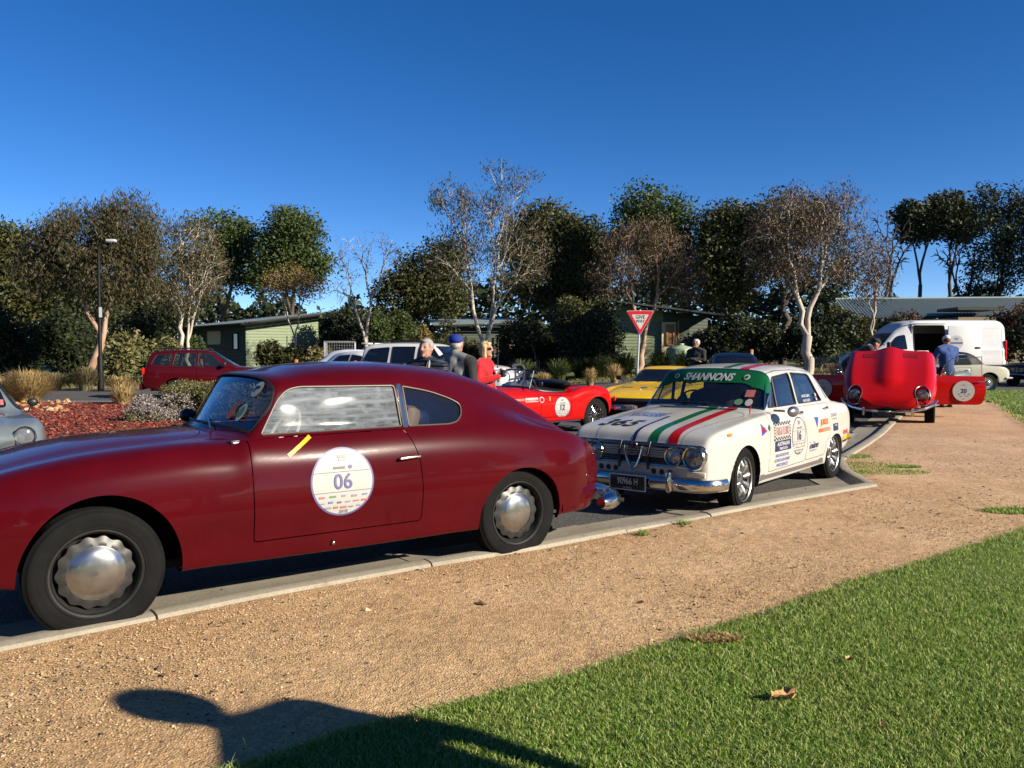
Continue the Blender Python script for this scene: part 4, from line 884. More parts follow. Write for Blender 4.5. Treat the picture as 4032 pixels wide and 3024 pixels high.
def rally_saloon():
    car = thing('rally_saloon', 'white rally saloon with green and red bonnet stripes and 365', 'car', (1.565, 7.99, 0), R(51))
    low = interp([(-.66, .24), (-.3, .22), (.4, .20), (2.2, .21), (3.0, .30), (3.40, .36)])
    W = interp([(-.66, .715), (-.5, .752), (-.2, .77), (.3, .775), (1.5, .785), (2.4, .78), (3.0, .755), (3.3, .72), (3.42, .69)])
    sh = interp([(-.66, .655), (-.62, .712), (-.55, .748), (-.4, .778), (-.2, .80), (.2, .84), (.6, .87), (1.5, .885), (2.4, .895), (3.0, .875), (3.28, .845), (3.42, .78)])
    top = interp([(-.66, .662), (-.63, .715), (-.57, .755), (-.45, .785), (-.2, .82), (.2, .87), (.45, .897), (.58, .905)])
    dek = interp([(2.75, .915), (3.0, .895), (3.28, .86), (3.42, .79)])
    roof = interp([(1.0, 1.315), (1.15, 1.34), (1.4, 1.36), (1.7, 1.365), (2.0, 1.355), (2.25, 1.325), (2.38, 1.30)])
    def lower(x, sq=0):
        lo, w, c = [float(f(x)[0]) for f in (low, W, sh)]; h = c-lo
        return [(x, .82*w, lo), (x, .95*w, lo+.005), (x, .985*w, lo+.22*h), (x, w, lo+.50*h), (x, .992*w, lo+.80*h), (x, .93*w, c)]
    rows = []
    for x in (-.66, -.64, -.60, -.52, -.40, -.2, .1, .35, .52):
        b = lower(x); c = b[5][2]; t = float(top(x)[0]); w = float(W(x)[0])
        rows.append(b+[(x, .80*w, c+.004), (x, .66*w, c+.55*(t-c)), (x, .48*w, c+.88*(t-c)), (x, .25*w, t-.004), (x, 0, t)])
    r0 = rows[0]; zc = .245
    rows = [pillow(r0, -.035, .08, zc), pillow(r0, -.033, .70, zc), pillow(r0, -.022, .95, zc)]+rows
    rows.append(lower(.68)+[(.68, .69, .885), (.665, .63, .897), (.64, .50, .905), (.60, .25, .912), (.58, 0, .914)]); tc = len(rows)-1
    rows.append(lower(.96)+[(.86, .695, .905), (1.02, .585, 1.245), (1.02, .50, 1.298), (1.005, .25, 1.322), (1.0, 0, 1.327)])
    for x in (1.15, 1.45, 1.8, 2.1, 2.3):
        t = float(roof(x)[0]); rows.append(lower(x)+[(x, .70, .915), (x, .592-.02*max(0, x-2), t-.085), (x, .51, t-.035), (x, .26, t-.006), (x, 0, t)])
    rows.append(lower(2.48)+[(2.55, .70, .915), (2.40, .565, 1.215), (2.41, .49, 1.265), (2.43, .25, 1.287), (2.44, 0, 1.29)]); tr = len(rows)-1
    rows.append(lower(2.72)+[(2.70, .695, .908), (2.74, .62, .915), (2.79, .48, .918), (2.83, .24, .918), (2.84, 0, .918)])
    for x in (2.95, 3.15, 3.30, 3.40):
        b = lower(x); c = b[5][2]; t = float(dek(x)[0]); w = float(W(x)[0]); rows.append(b+[(x, .88*w, c+.006), (x, .74*w, t+.004), (x, .55*w, t), (x, .3*w, t-.004), (x, 0, t-.006)])
    r1 = rows[-1]; rows += [pillow(r1, .025, .93, .37), pillow(r1, .035, .6, .37), pillow(r1, .036, .05, .37)]
    S = loft(rows, 260, 110, smooth=5, lam=.45)
    af = lambda V: (np.hypot((V[:, 0]+.0)/.335, (V[:, 2]-.285)/.335)-1)*.335
    ar = lambda V: (np.hypot((V[:, 0]-2.56)/.335, (V[:, 2]-.27)/.27)-1)*.30
    for f in (af, ar):
        d = f(S.V); b = np.exp(-((d-.0)/.02)**2)*.012+np.exp(-(np.maximum(d, 0)/.06)**2)*.008; S.V[:, 1] += np.sign(S.V[:, 1])*np.where((np.abs(S.V[:, 1]) > .4), b, 0)
    # side swage crease and bonnet ridge
    d = S.V[:, 2]-(.49+.01*S.V[:, 0]); S.V[:, 1] += np.sign(S.V[:, 1])*np.where((np.abs(S.V[:, 1]) > .6) & (S.V[:, 0] > .35) & (S.V[:, 0] < 2.2), .006*np.exp(-(np.maximum(-d, 0)/.04)**2)*(d < 0), 0)
    bv = S.bvh()
    for f in (af, ar): _, S = S.cut(lambda V, A: np.where(np.abs(V[:, 1]) > .3, f(V), 9.))
    # windscreen and rear screen
    def scr(tb, ht, V, A, x0, x1, hw):
        a = (A[:, 0]-(tb+.5))*ht; b = (10-A[:, 1])*.155; q = np.stack([np.abs(a)-ht*.40+.05, np.abs(b)-hw+.05], 1); d = np.linalg.norm(np.maximum(q, 0), axis=1)+np.minimum(q.max(1), 0)-.05
        return np.where((V[:, 0] > x0) & (V[:, 0] < x1), d, 9.)
    wsf = lambda V, A: scr(tc, .52, V, A, .4, 1.2, .55)
    rsf = lambda V, A: scr(tr, .48, V, A, 2.2, 3.0, .52)
    g, S = S.cut(wsf); rim, g = g.cut(lambda V, A: -(wsf(V, A)+.020)); ws = g.off(-.006).obj('windscreen', M['glass'], car); rim.off(.005).obj('windscreen_frame', M['chrome'], ws); wsh = g
    ban, _ = g.cut(lambda V, A: np.where(A[:, 0] > tc+.5, (1.165-.10*np.clip((np.abs(V[:, 1])-.35)/.2, 0, 1)**2)-V[:, 2], 9.))
    bo = ban.off(.004).obj('sun_strip', M['green'], ws); bbv = ban.bvh()
    def onws(y, z, off=.010):
        def fn(u, v):
            h = bbv.ray_cast(Vector((-3, y-u, z+v)), Vector((1, 0, 0))); p = h[0] if h[0] is not None else Vector((.97, y-u, z+v)); return p+Vector((-off, 0, off*.5))
        return fn
    V2, T2 = text2d('SHANNONS', .078, .03, .3, 1.0); decal(bo, 'strip_lettering', V2, T2, onws(0.015, 1.222), M['white'])
    for y in (-.40, .40):
        V2, T2 = disc2d(.032, 16, .026); decal(bo, 'club_crest', V2, T2, onws(y, 1.222), M['white']); V2, T2 = disc2d(.018, 12, .016); decal(bo, 'crest_centre', V2, T2, onws(y, 1.222, .013), M['green'])
    g, S = S.cut(rsf); g.off(-.006).obj('rear_window', M['glass'], car)
    wbv = wsh.bvh()
    def onscr(y, z, off=.008):
        def fn(u, v):
            h = wbv.ray_cast(Vector((-3, y-u, z+v)), Vector((1, 0, 0))); p = h[0] if h[0] is not None else Vector((.75, y-u, z+v)); return p+Vector((-off, 0, off*.4))
        return fn
    V2, T2 = disc2d(.042, 18, .03); decal(ws, 'club_sticker', V2, T2, onscr(-.40, .975), M['green2']); V2, T2 = disc2d(.036, 20, .034); decal(ws, 'permit_sticker', V2, T2, onscr(-.50, .972), M['offw'])
    V2, T2 = rect2d(.09, .07, 2, 2); decal(ws, 'red_label', V2, T2, onscr(-.485, 1.06), M['pink'])
    # side glass
    w1 = rpoly([(.77, .925), (1.04, 1.225), (1.50, 1.262), (1.52, .93)], [.01, .05, .02, .02]); w2 = rpoly([(1.575, .932), (1.555, 1.262), (2.10, 1.238), (2.33, .935)], [.02, .02, .05, .02])
    for s in (-1, 1):
        for poly, mt in ((w1, M['clear'] if s < 0 else M['glass']), (w2, M['glass'])):
            g, S = S.cut(side_sdf(poly, s, 5.3, 9)); go = g.off(-.010).obj('side_window', mt, car)
            MB().tube(outline3(bv, dense(poly, .03), s, -.003), .008, 6, closed=True).build('window_trim', M['black'], go)
            if poly is w1: MB().tube(outline3(bv, [(.97, .925), (1.045, 1.22)], s, -.002), .009, 6).build('vent_pillar', M['black'], go)
            if poly is w2 and s < 0:
                for i, tx in enumerate(("ANTONIO D'ALBERTO", "ALVARO D'ALBERTO")):
                    V2, T2 = text2d(tx, .030, .01, .1, .62); decal(go, 'crew_name', V2, T2, on_side(bv, 1.85, 1.005-.05*i, -1, .002), M['white'])
                    for j, mm in enumerate((M['green'], M['white'], M['red'])): decal(go, 'flag_bar', *rect2d(.022, .036, 1, 1), on_side(bv, 2.15+.024*j, 1.005-.05*i, -1, .002), mm)
        MB().tube(outline3(bv, [(.72, .92), (1.0, 1.262), (1.2, 1.287), (1.6, 1.292), (2.1, 1.27), (2.36, 1.225), (2.52, .95)], s, .001), .007, 6).build('roof_gutter', M['chrome'], car)
    # doors
    d1 = rpoly([(.57, .895), (.60, .78), (.57, .305), (1.58, .32), (1.625, .54), (1.50, .80), (1.46, .92), (.60, .915)], [.02, .05, .02, .03, .1, .1, .02, .02])
    d2 = rpoly([(1.475, .92), (1.515, .80), (1.64, .54), (1.595, .32), (2.19, .325), (2.25, .47), (2.40, .56), (2.42, .70), (2.40, .92)], [.02, .1, .1, .03, .03, .05, .1, .1, .02])
    for s in (-1, 1):
        for i, dp in enumerate((d1, d2)):
            D, gb, S = gap_cut(S, side_sdf(dp, s, None, 5.6), .0025); do = D.obj('door', M['cream'], car); gb.off(-.010).obj('door_gap', M['grey'], do)
            hx, hz = ((1.43, .845), (2.25, .855))[i]; p = Vector(on_side(bv, 0, 0, s, .022)((hx)*(1 if s < 0 else -1), hz))
            hb = MB(); hb.box(p+Vector((.035, 0, 0)), (.03, .03, .03), bev=.008); hb.tube([p+Vector((-.05, 0, 0)), p+Vector((.03, s*.01, 0))], [.008, .011], 8); hb.build('door_handle', M['chrome'], do)
    # bonnet and boot lines
    hp = rpoly([(-.72, -.44), (.40, -.60), (.50, -.5), (.52, 0), (.50, .5), (.40, .60), (-.72, .44)], [.0, .08, .05, .1, .05, .08, 0])
    inb = lambda V: (V[:, 2] > .60) & (V[:, 0] < .56)
    B, gb, S = gap_cut(S, lambda V, A: np.where(inb(V), np.maximum(sdf_poly(hp, V[:, :2]), .648-V[:, 2]), 9.), .003)
    bn = B.obj('bonnet', M['cream'], car); gb.off(-.01).obj('bonnet_gap', M['under'], bn)
    for nm, y0, y1, m in (('green_stripe', -.215, -.125, M['green']), ('red_stripe', -.415, -.320, M['red'])):
        st, _ = B.cut(lambda V, A: np.abs(V[:, 1]-(y0+y1)/2)-(y1-y0)/2); st.off(.0018).obj(nm, m, bn)
        sc, _ = S.cut(lambda V, A: np.where((V[:, 2] > .8) & (V[:, 0] < .72), np.abs(V[:, 1]-(y0+y1)/2)-(y1-y0)/2, 9.)); sc.off(.0018).obj(nm, m, car)
        rf, _ = S.cut(lambda V, A: np.where((V[:, 2] > 1.24) & (V[:, 0] > .98) & (V[:, 0] < 2.46), np.abs(V[:, 1]-((y0+y1)/2+.03))-(y1-y0)/2, 9.)); rf.off(.0018).obj(nm, m, car)
    st, _ = B.cut(lambda V, A: np.where((V[:, 0] < .05), np.abs(V[:, 1]-.03)-.017, 9.)); st.off(.0018).obj('navy_stripe', M['navy'], bn)
    S.obj('body', M['cream'], car)
    up = lambda x, y, off=.004: on_top(bv, x, y, (0, -1), (1, 0), off)
    V2, T2 = text2d('365', .27, .022, .2, .74); decal(bn, 'race_number', V2, T2, up(-.36, .33, .006), M['black'])
    for i, (tx, h_) in enumerate((('WAYNE DUNKLEY', .035), ('CUSTOMS', .055), ('BROKERS', .055))):
        V2, T2 = text2d(tx, h_, .02, .2, 1.15); decal(bn, 'bonnet_lettering', V2, T2, up(.16-.075*i, .28), M['blue'])
    v = MB()
    for i in range(34): v.box((.575+.0, -.42+.0255*i, .916-.10*0), (.06, .010, .006))
    for i, p in enumerate(v.v): v.v[i] = (p[0], p[1], p[2]-.0+(.0 if abs(p[1]) < .25 else -.004))
    v.build('scuttle_vents', M['under'], car)
    # side lettering
    sd_ = lambda x, z, off=.004, rot=0.: on_side(bv, x, z, -1, off, rot)
    def pt(nm, m, fn, V2, T2): return decal(car, nm, V2, T2, fn, m)
    pan = pt('race_panel', M['offw'], sd_(.90, .692, .003), *rect2d(.44, .185, 8, 4))
    for i in range(13):
        for j in (0, 1):
            if (i+j) % 2 == 0: decal(pan, 'check', *rect2d(.033, .016, 1, 1), sd_(.90-.205+.034*i, .692+.082-.016*j, .005), M['black']); decal(pan, 'check', *rect2d(.033, .016, 1, 1), sd_(.90-.205+.034*i, .692-.082+.016*j, .005), M['black'])
    for i in range(4):
        for s in (-1, 1): decal(pan, 'check', *rect2d(.02, .016, 1, 1), sd_(.90+s*.20, .692-.045+.030*i, .005), M['black'])
    V2, T2 = text2d('TARGA FLORIO', .085, .004, 0, .42); decal(pan, 'panel_lettering', V2, T2, sd_(.90, .692, .005), M['pink'])
    pan = pt('navy_panel', M['navy'], sd_(.915, .543, .003), *rect2d(.42, .105, 8, 3))
    V2, T2 = text2d('AUSTRALIAN', .040, .02, 0, 1.0); decal(pan, 'panel_lettering', V2, T2, sd_(.915, .562, .005), M['white']); V2, T2 = text2d('TRIBUTE 2018', .026, .02, 0, 1.0); decal(pan, 'panel_lettering', V2, T2, sd_(.915, .515, .005), M['white'])
    for i, (tx, sx) in enumerate((('REALWORTH P/L', 1.05), ('105 SERIES ALFA ROMEO', .85), ('PARTS SERVICE', 1.0))):
        V2, T2 = text2d(tx, .032, .012, .2, sx); pt('door_lettering', M['blue'], sd_(.90+.01*i, .448-.050*i), V2, T2)
    V2, T2 = text2d('Inline', .075, .02, .15, 1.3); pt('door_lettering', M['navy'], sd_(1.83, .470), V2, T2); V2, T2 = text2d('Steering & Suspension', .022, .01, .2, 1.1); pt('door_lettering', M['blue'], sd_(1.81, .412), V2, T2)
    pt('blue_pennant', M['blue'], sd_(0, 0), *tri2d([(1.84, .775), (1.935, .652), (1.97, .765)]))
    V2, T2 = text2d('JUKES', .085, .03, 0, 1.15); pt('door_lettering', M['orange'], sd_(2.175, .692), V2, T2); ob = pt('orange_bar', M['orange'], sd_(2.17, .612), *rect2d(.38, .042, 6, 1)); V2, T2 = text2d('GARAGE', .026, .01, 0, 1.6); decal(ob, 'bar_lettering', V2, T2, sd_(2.20, .612, .006), M['offw'])
    V2, T2 = text2d('DUNKLEY', .040, .0, .0, .85); pt('wing_lettering', M['lilac'], sd_(2.54, .762), V2, T2); V2, T2 = text2d('INTERNATIONAL', .022, 0, 0, .8); pt('wing_lettering', M['grey2'], sd_(2.55, .715), V2, T2)
    nb = pt('navy_badge', M['navy'], sd_(2.59, .615), *rect2d(.19, .085, 4, 2)); V2, T2 = text2d('Dunkley', .03, .01, .0, .9); decal(nb, 'badge_lettering', V2, T2, sd_(2.59, .635, .006), M['white'])
    V2, T2 = text2d('PARKERS', .055, .025, .0, .9); pt('wing_lettering', M['red'], sd_(3.06, .525), V2, T2); pt('yellow_badge', M['yellow'], sd_(3.06, .455), *rect2d(.25, .045, 5, 2)); pt('black_badge', M['black'], sd_(3.055, .415), *rect2d(.25, .028, 5, 1))
    pt('blue_pennant', M['blue'], sd_(0, 0), *tri2d([(.375, .795), (.385, .675), (.515, .715)])); V2, T2 = text2d('FM', .05, .02, .2); pt('pennant_lettering', M['red'], sd_(.425, .728, .006), V2, T2)
    for dx, dz in ((0, .018), (0, -.018), (.016, 0), (-.016, 0)): pt('clover_leaf', M['green'], sd_(.565+dx, .742+dz), *disc2d(.014, 10))
    roundel(car, S if False else Shell.grid(np.zeros((2, 2, 3))) if False else D if False else loft(rows, 120, 60, smooth=5, lam=.45), bv, 1.36, .605, .20, '16', -1, numsize=.10)
    b = MB(); p0 = [Vector(sd_(x, .268, .002)(0, 0)) for x in np.linspace(.36, 2.18, 14)]
    MB().add([q+Vector((0, 0, dz)) for q in p0 for dz in (-.028, .028)], [(2*i, 2*i+2, 2*i+3, 2*i+1) for i in range(13)]).build('sill_strip', pbr('brown_vinyl', (.09, .075, .07), .5), car)
    for s in (-1, 1):
        p = Vector(on_side(bv, -.30*(1 if s < 0 else -1), .735, s, .004)(0, 0)); MB().ell(p, (.05, .012, .016)).build('side_repeater', M['amber'], car)
    # front: grille panel, lamps, shield, bumper
    xf = lambda y, z: (lambda h: h[0].x if h[0] is not None else -.68)(bv.ray_cast(Vector((-3, y, z)), Vector((1, 0, 0))))
    gp_ = MB()
    for i in range(24):
        y0 = -.68+i*.0567; y1 = y0+.0567; V = []
        for y in (y0, y1):
            top_ = .648 if abs(y) < .5 else .635; bot = .475 if abs(y) < .5 else .49
            V += [(xf(y, bot)-.004, y, bot), (xf(y, top_-.01)-.004, y, top_-.01)]
        gp_.add(V, [(0, 1, 3, 2)])
    gpo = gp_.build('grille_panel', M['black'], car)
    for k in range(7):
        z = .488+k*.022; MB().tube([(xf(y, z)-.010, y, z) for y in np.linspace(-.33, .33, 13)], .0035, 5).build('grille_bar', M['chrome'], gpo)
    fr = dense(rpoly([(-.69, .655), (-.45, .655), (.45, .655), (.69, .655), (.71, .55), (.66, .455), (.45, .465), (0, .465), (-.45, .465), (-.66, .455), (-.71, .55)], .06), .04)
    MB().tube([(xf(y, z)-.006, y, z) for y, z in fr], .008, 6, closed=True).build('grille_surround', M['chrome'], gpo)
    for y, r in ((-.600, .094), (.600, .094), (-.405, .076), (.405, .076)):
        x0 = xf(y, .56)-.012; lb = MB().lathe([(r*.92, .05), (r*1.10, .02), (r*1.16, -.012), (r*1.08, -.026), (r*.98, -.020), (r*.96, .0)], 32, 'x', c=(x0, y, .553)).build('headlamp', M['chrome'], car)
        MB().lathe([(0, -.022), (r*.5, -.016), (r*.85, -.004), (r*.97, .004)], 28, 'x', c=(x0, y, .553)).build('lamp_lens', M['lens'], lb)
        MB().lathe([(0, .05), (r*.5, .04), (r*.9, .012)], 24, 'x', c=(x0, y, .553)).build('lamp_reflector', M['steel'], lb)
    shp = [(.085, .625), (.09, .58), (.07, .52), (.035, .445), (0, .405)]; shp = shp+[(-y, z) for y, z in shp[-2::-1]]
    so = MB().tube([(xf(y, z)-.028, y, z) for y, z in shp], .010, 8).build('shield_grille', M['chrome'], car)
    for k in range(7):
        z = .46+k*.025; hw = .03+.055*min(1, (z-.42)/.14); MB().tube([(xf(0, z)-.022, y, z) for y in (-hw, hw)], .0035, 5).build('shield_bar', M['chrome'], so)
    MB().lathe([(0, -.012), (.03, -.010), (.036, 0)], 20, 'x', c=(xf(0, .63)-.018, 0, .632)).build('bonnet_badge', M['chrome'], car)
    for y in (-.15, .15): MB().tube([(xf(y, .66)-.01, y, .665), (xf(y, .55)-.03, y, .55), (xf(y, .43)-.02, y, .42)], .012, 6).build('bonnet_strap', M['black'], car)
    for y in (-.36, -.28, -.20, .20, .28, .36): MB().lathe([(0, -.001), (.026, -.001), (.026, .02)], 18, 'x', c=(xf(y, .405)-.001, y, .405)).build('cooling_hole', M['black'], car)
    bp = [(-.45, -.785), (-.54, -.772), (-.66, -.70), (-.73, -.5), (-.755, -.25), (-.76, 0)]; bp += [(x, -y) for x, y in bp[-2::-1]]
    bb = MB(); pr = [(.0, -.055), (-.022, -.045), (-.034, -.01), (-.030, .02), (-.012, .048), (.004, .05)]; V = []
    bq = [tuple(p) for p in np.array([pchip(np.arange(len(bp)), np.array(bp), np.linspace(0, len(bp)-1, 41))])[0]]
    for i, (x, y) in enumerate(bq):
        a = np.array(bq[max(0, i-1)]); c_ = np.array(bq[min(40, i+1)]); t = (c_-a)/np.linalg.norm(c_-a); n = np.array([-t[1], t[0]]); n = n if n[0] < 0 or abs(n[0]) < .3 else -n
        if n @ np.array([x-.6, y]) < 0: n = -n
        V += [(x+n[0]*-o, y+n[1]*-o, .315+z) for o, z in pr]
    bb.add(V, [(i*6+j, i*6+j+1, i*6+j+7, i*6+j+6) for i in range(40) for j in range(5)]).build('front_bumper', M['chrome'], car)
    for y in (-.40, .40): MB().box((-.785, y, .335), (.06, .055, .19), bev=.025).build('overrider', M['chrome'], car)
    num_plate(car, (-.815, .0, .30), (0, 0, -math.pi/2), .37, .135, '90966 H', M['white'], M['plate'], 'VICTORIA', .062, .72)
    for y in (-.62, .62):
        ib = MB().box((xf(y, .405)-.012, y, .408), (.03, .17, .05), rz=(-.12 if y > 0 else .12), bev=.008).build('indicator', pbr('smoked_lens', (.5, .46, .38), .15, coat=.8), car)
    # rear
    bp = [(3.18, -.75), (3.35, -.735), (3.46, -.6), (3.50, -.3), (3.51, 0)]; bp += [(x, -y) for x, y in bp[-2::-1]]
    MB().tube([(x, y, .46) for x, y in bp], .04, 8).build('rear_bumper', M['chrome'], car)
    for s in (-1, 1): MB().box((3.43, s*.55, .66), (.04, .18, .12), bev=.02).build('tail_lamp', M['redlens'], car)
    # mirror, wipers, aerial clip
    mr = MB(); mr.tube([(.70, -.76, .905), (.74, -.86, .90)], .012, 6); mr.ell((.80, -.92, .895), (.11, .045, .055)); mr.build('door_mirror', pbr('dull_chrome', (.30, .30, .31), .3, .9), car)
    for y0, y1 in ((.52, -.02), (-.30, .22)):
        wz = lambda y, z: xf(y, z)
        MB().tube([(.55, y0, .925), (.60, y0*.6+y1*.4, .965), (.645, y1, .955)], .007, 5).build('wiper', M['black'], car)
    MB().tube([(.50, -.60, .875), (.50, -.60, .92), (.51, -.605, .96)], .006, 5).build('bonnet_pin', M['red'], car)
    # underside, cabin
    MB().box((1.35, 0, .25), (3.6, 1.15, .06)).build('floor_pan', M['under'], car); arch_liner(car, 0, .285, .345, .3, .755); arch_liner(car, 2.56, .27, .34, .3, .76)
    MB().box((-.35, 0, .45), (.5, 1.1, .3)).build('engine_block', M['under'], car)
    for x, s, st in ((0, -1, R(4)), (0, 1, R(4)), (2.56, -1, 0), (2.56, 1, 0)): wheel(car, x, s*.675, .30, .30, .195, .200, 'petal', s, M['alloy'], st)
    MB().box((.86, 0, .82), (.34, 1.2, .18), bev=.05).build('dashboard', M['black'], car); steering(car, 1.08, .33, .90, .18)
    for s in (-1, 1): seat(car, 1.5, s*.33, .45, M['seat'], head=True, h=.68)
    MB().box((2.2, 0, .62), (.45, 1.2, .42), bev=.08).build('rear_bench', M['seat'], car)
    cg = MB()
    for s in (-1, 1): cg.tube([(1.05, s*.58, .5), (1.12, s*.55, 1.2), (1.85, s*.52, 1.25), (1.86, s*.56, .5)], .02, 6); cg.tube([(1.86, s*.52, 1.24), (2.5, s*.5, .85)], .02, 6)
    cg.tube([(1.85, -.52, 1.25), (1.85, .52, 1.25)], .02, 6); cg.tube([(1.86, -.55, .6), (1.85, .52, 1.25)], .02, 6); cg.build('roll_cage', M['black'], car)
    return car
# ================================================================ the other vehicles, from one-dimensional profile curves
def gcar(car, paint, low, belt, top, w, wtop, arches, wins=(), ws=None, rs=None, ns=150, nk=64, glass='glass', smooth=3, nose_bow=.08, tail_bow=.06, wheelspec=None, side=-1, doors=(), trim='black', roofr=.10, zn=None, zt_=None, floor=True, tuck=.93, belt_in=.96, nosep=(.07, .05), bodyname='body', extra=None, winmat=None, handles=True):
    fx = sorted(set([round(a, 3) for t in (low, belt, top, w, wtop) for a, _ in t])); out = []
    for a, b in zip(fx[:-1], fx[1:]):
        n = max(1, int((b-a)/.25)); out += [a+(b-a)*i/n for i in range(n)]
    out.append(fx[-1]); fs = [interp(t) for t in (low, belt, top, w, wtop)]
    rows = generic_sections(out, *fs, nose_bow=nose_bow, tail_bow=tail_bow, roofr=roofr, tuck=tuck, belt_in=belt_in)
    zf = zn or rows[0][0][2]+.01; zr = zt_ or rows[-1][0][2]+.01
    rows = [pillow(rows[0], -nosep[0], .06, zf), pillow(rows[0], -nosep[0]*.9, .6, zf), pillow(rows[0], -nosep[0]*.55, .90, zf)]+rows+[pillow(rows[-1], nosep[1]*.55, .90, zr), pillow(rows[-1], nosep[1]*.9, .6, zr), pillow(rows[-1], nosep[1], .06, zr)]
    S = loft(rows, ns, nk, smooth=smooth, lam=.4); F0 = S
    if extra: extra(S)
    for x, z, rx, rz in arches:
        d = (np.hypot((S.V[:, 0]-x)/rx, (S.V[:, 2]-z)/rz)-1)*rx; b = np.exp(-(np.maximum(d, 0)/.05)**2)*.012; S.V[:, 1] += np.sign(S.V[:, 1])*np.where(np.abs(S.V[:, 1]) > .4, b, 0)
    bv = S.bvh()
    for x, z, rx, rz in arches: _, S = S.cut(lambda V, A: np.where(np.abs(V[:, 1]) > .3, (np.hypot((V[:, 0]-x)/rx, (V[:, 2]-z)/rz)-1)*rx, 9.)); arch_liner(car, x, z, max(rx, rz)+.015, .3, .70 if w[1][1] < .82 else .8)
    W_ = {}
    for nm, scr in (('windscreen', ws), ('rear_window', rs)):
        if scr:
            x0, x1, z0, z1, hb, ht = scr
            def f(V, A):
                t = np.clip((V[:, 2]-z0)/(z1-z0), 0, 1); hw = hb+(ht-hb)*t; q = np.stack([np.abs(V[:, 2]-(z0+z1)/2)-(z1-z0)/2+.05, np.abs(V[:, 1])-hw+.05], 1); d = np.linalg.norm(np.maximum(q, 0), axis=1)+np.minimum(q.max(1), 0)-.05
                return np.where((V[:, 0] > x0) & (V[:, 0] < x1), d, 9.)
            g, S = S.cut(f); W_[nm] = (g.off(-.006).obj(nm, M[winmat or glass], car), g.bvh() if len(g.T) else None)
    for poly in wins:
        for s in (-1, 1):
            g, S = S.cut(side_sdf(poly, s, 5.0, 9.3)); go = g.off(-.006).obj('side_window', M[glass], car)
            if s == side and trim: MB().tube(outline3(bv, dense(poly, .05), s, -.002), .009, 5, closed=True).build('window_trim', M[trim], go)
    ds = []
    for poly in doors:
        for s in (-1, 1):
            D, gb, S = gap_cut(S, side_sdf(poly, s, None, 5.6), .004); do = D.obj('door', paint, car); gb.off(-.012).obj('door_gap', M['under'], do)
            if s == side: ds.append((do, D))
            if not handles: continue
            c = (np.min([p[0] for p in poly]), np.max([p[0] for p in poly]), np.max([p[1] for p in poly]))
            hx = (c[1]-.16); hp = Vector(on_side(bv, hx*(1 if s < 0 else -1), c[2]-.10, s, .02)(0, 0)); MB().box(hp, (.15, .03, .025), bev=.008).build('door_handle', M['black'] if trim == 'black' else M['chrome'], do)
    S.obj(bodyname, paint, car)
    if wheelspec:
        kind, r, wd, rim, yy, mt = wheelspec
        for x, z, rx, rz in arches:
            for s in (-1, 1): wheel(car, x, s*yy, r, r, wd, rim, kind, s, mt)
    if floor:
        x0, x1 = low[0][0], low[-1][0]; MB().box(((x0+x1)/2, 0, low[1][1]+.06), (x1-x0-.5, 1.1, .06)).build('floor_pan', M['under'], car)
    return S, bv, W_, ds, F0
def lampset(car, pts, r, mat=None):
    for x, y, z in pts:
        lb = MB().lathe([(r*.9, .06), (r*1.08, .02), (r*1.14, -.01), (r*1.04, -.02), (r*.95, -.012)], 28, 'x', c=(x, y, z)).build('headlamp', M['chrome'], car)
        MB().lathe([(0, -.018), (r*.5, -.014), (r*.85, -.004), (r*.96, .004)], 24, 'x', c=(x, y, z)).build('lamp_lens', M['lens'], lb); MB().lathe([(0, .05), (r*.6, .035), (r*.92, .008)], 20, 'x', c=(x, y, z)).build('lamp_reflector', M['steel'], lb)
def cabin(car, x, w, z, mat, head=True, bench=None, rhd=1):
    for s in (-1, 1): seat(car, x, s*w, z, mat, head=head, h=.6)
    if bench: MB().box((bench, 0, z+.15), (.4, w*3.2, .45), bev=.08).build('rear_bench', mat, car)
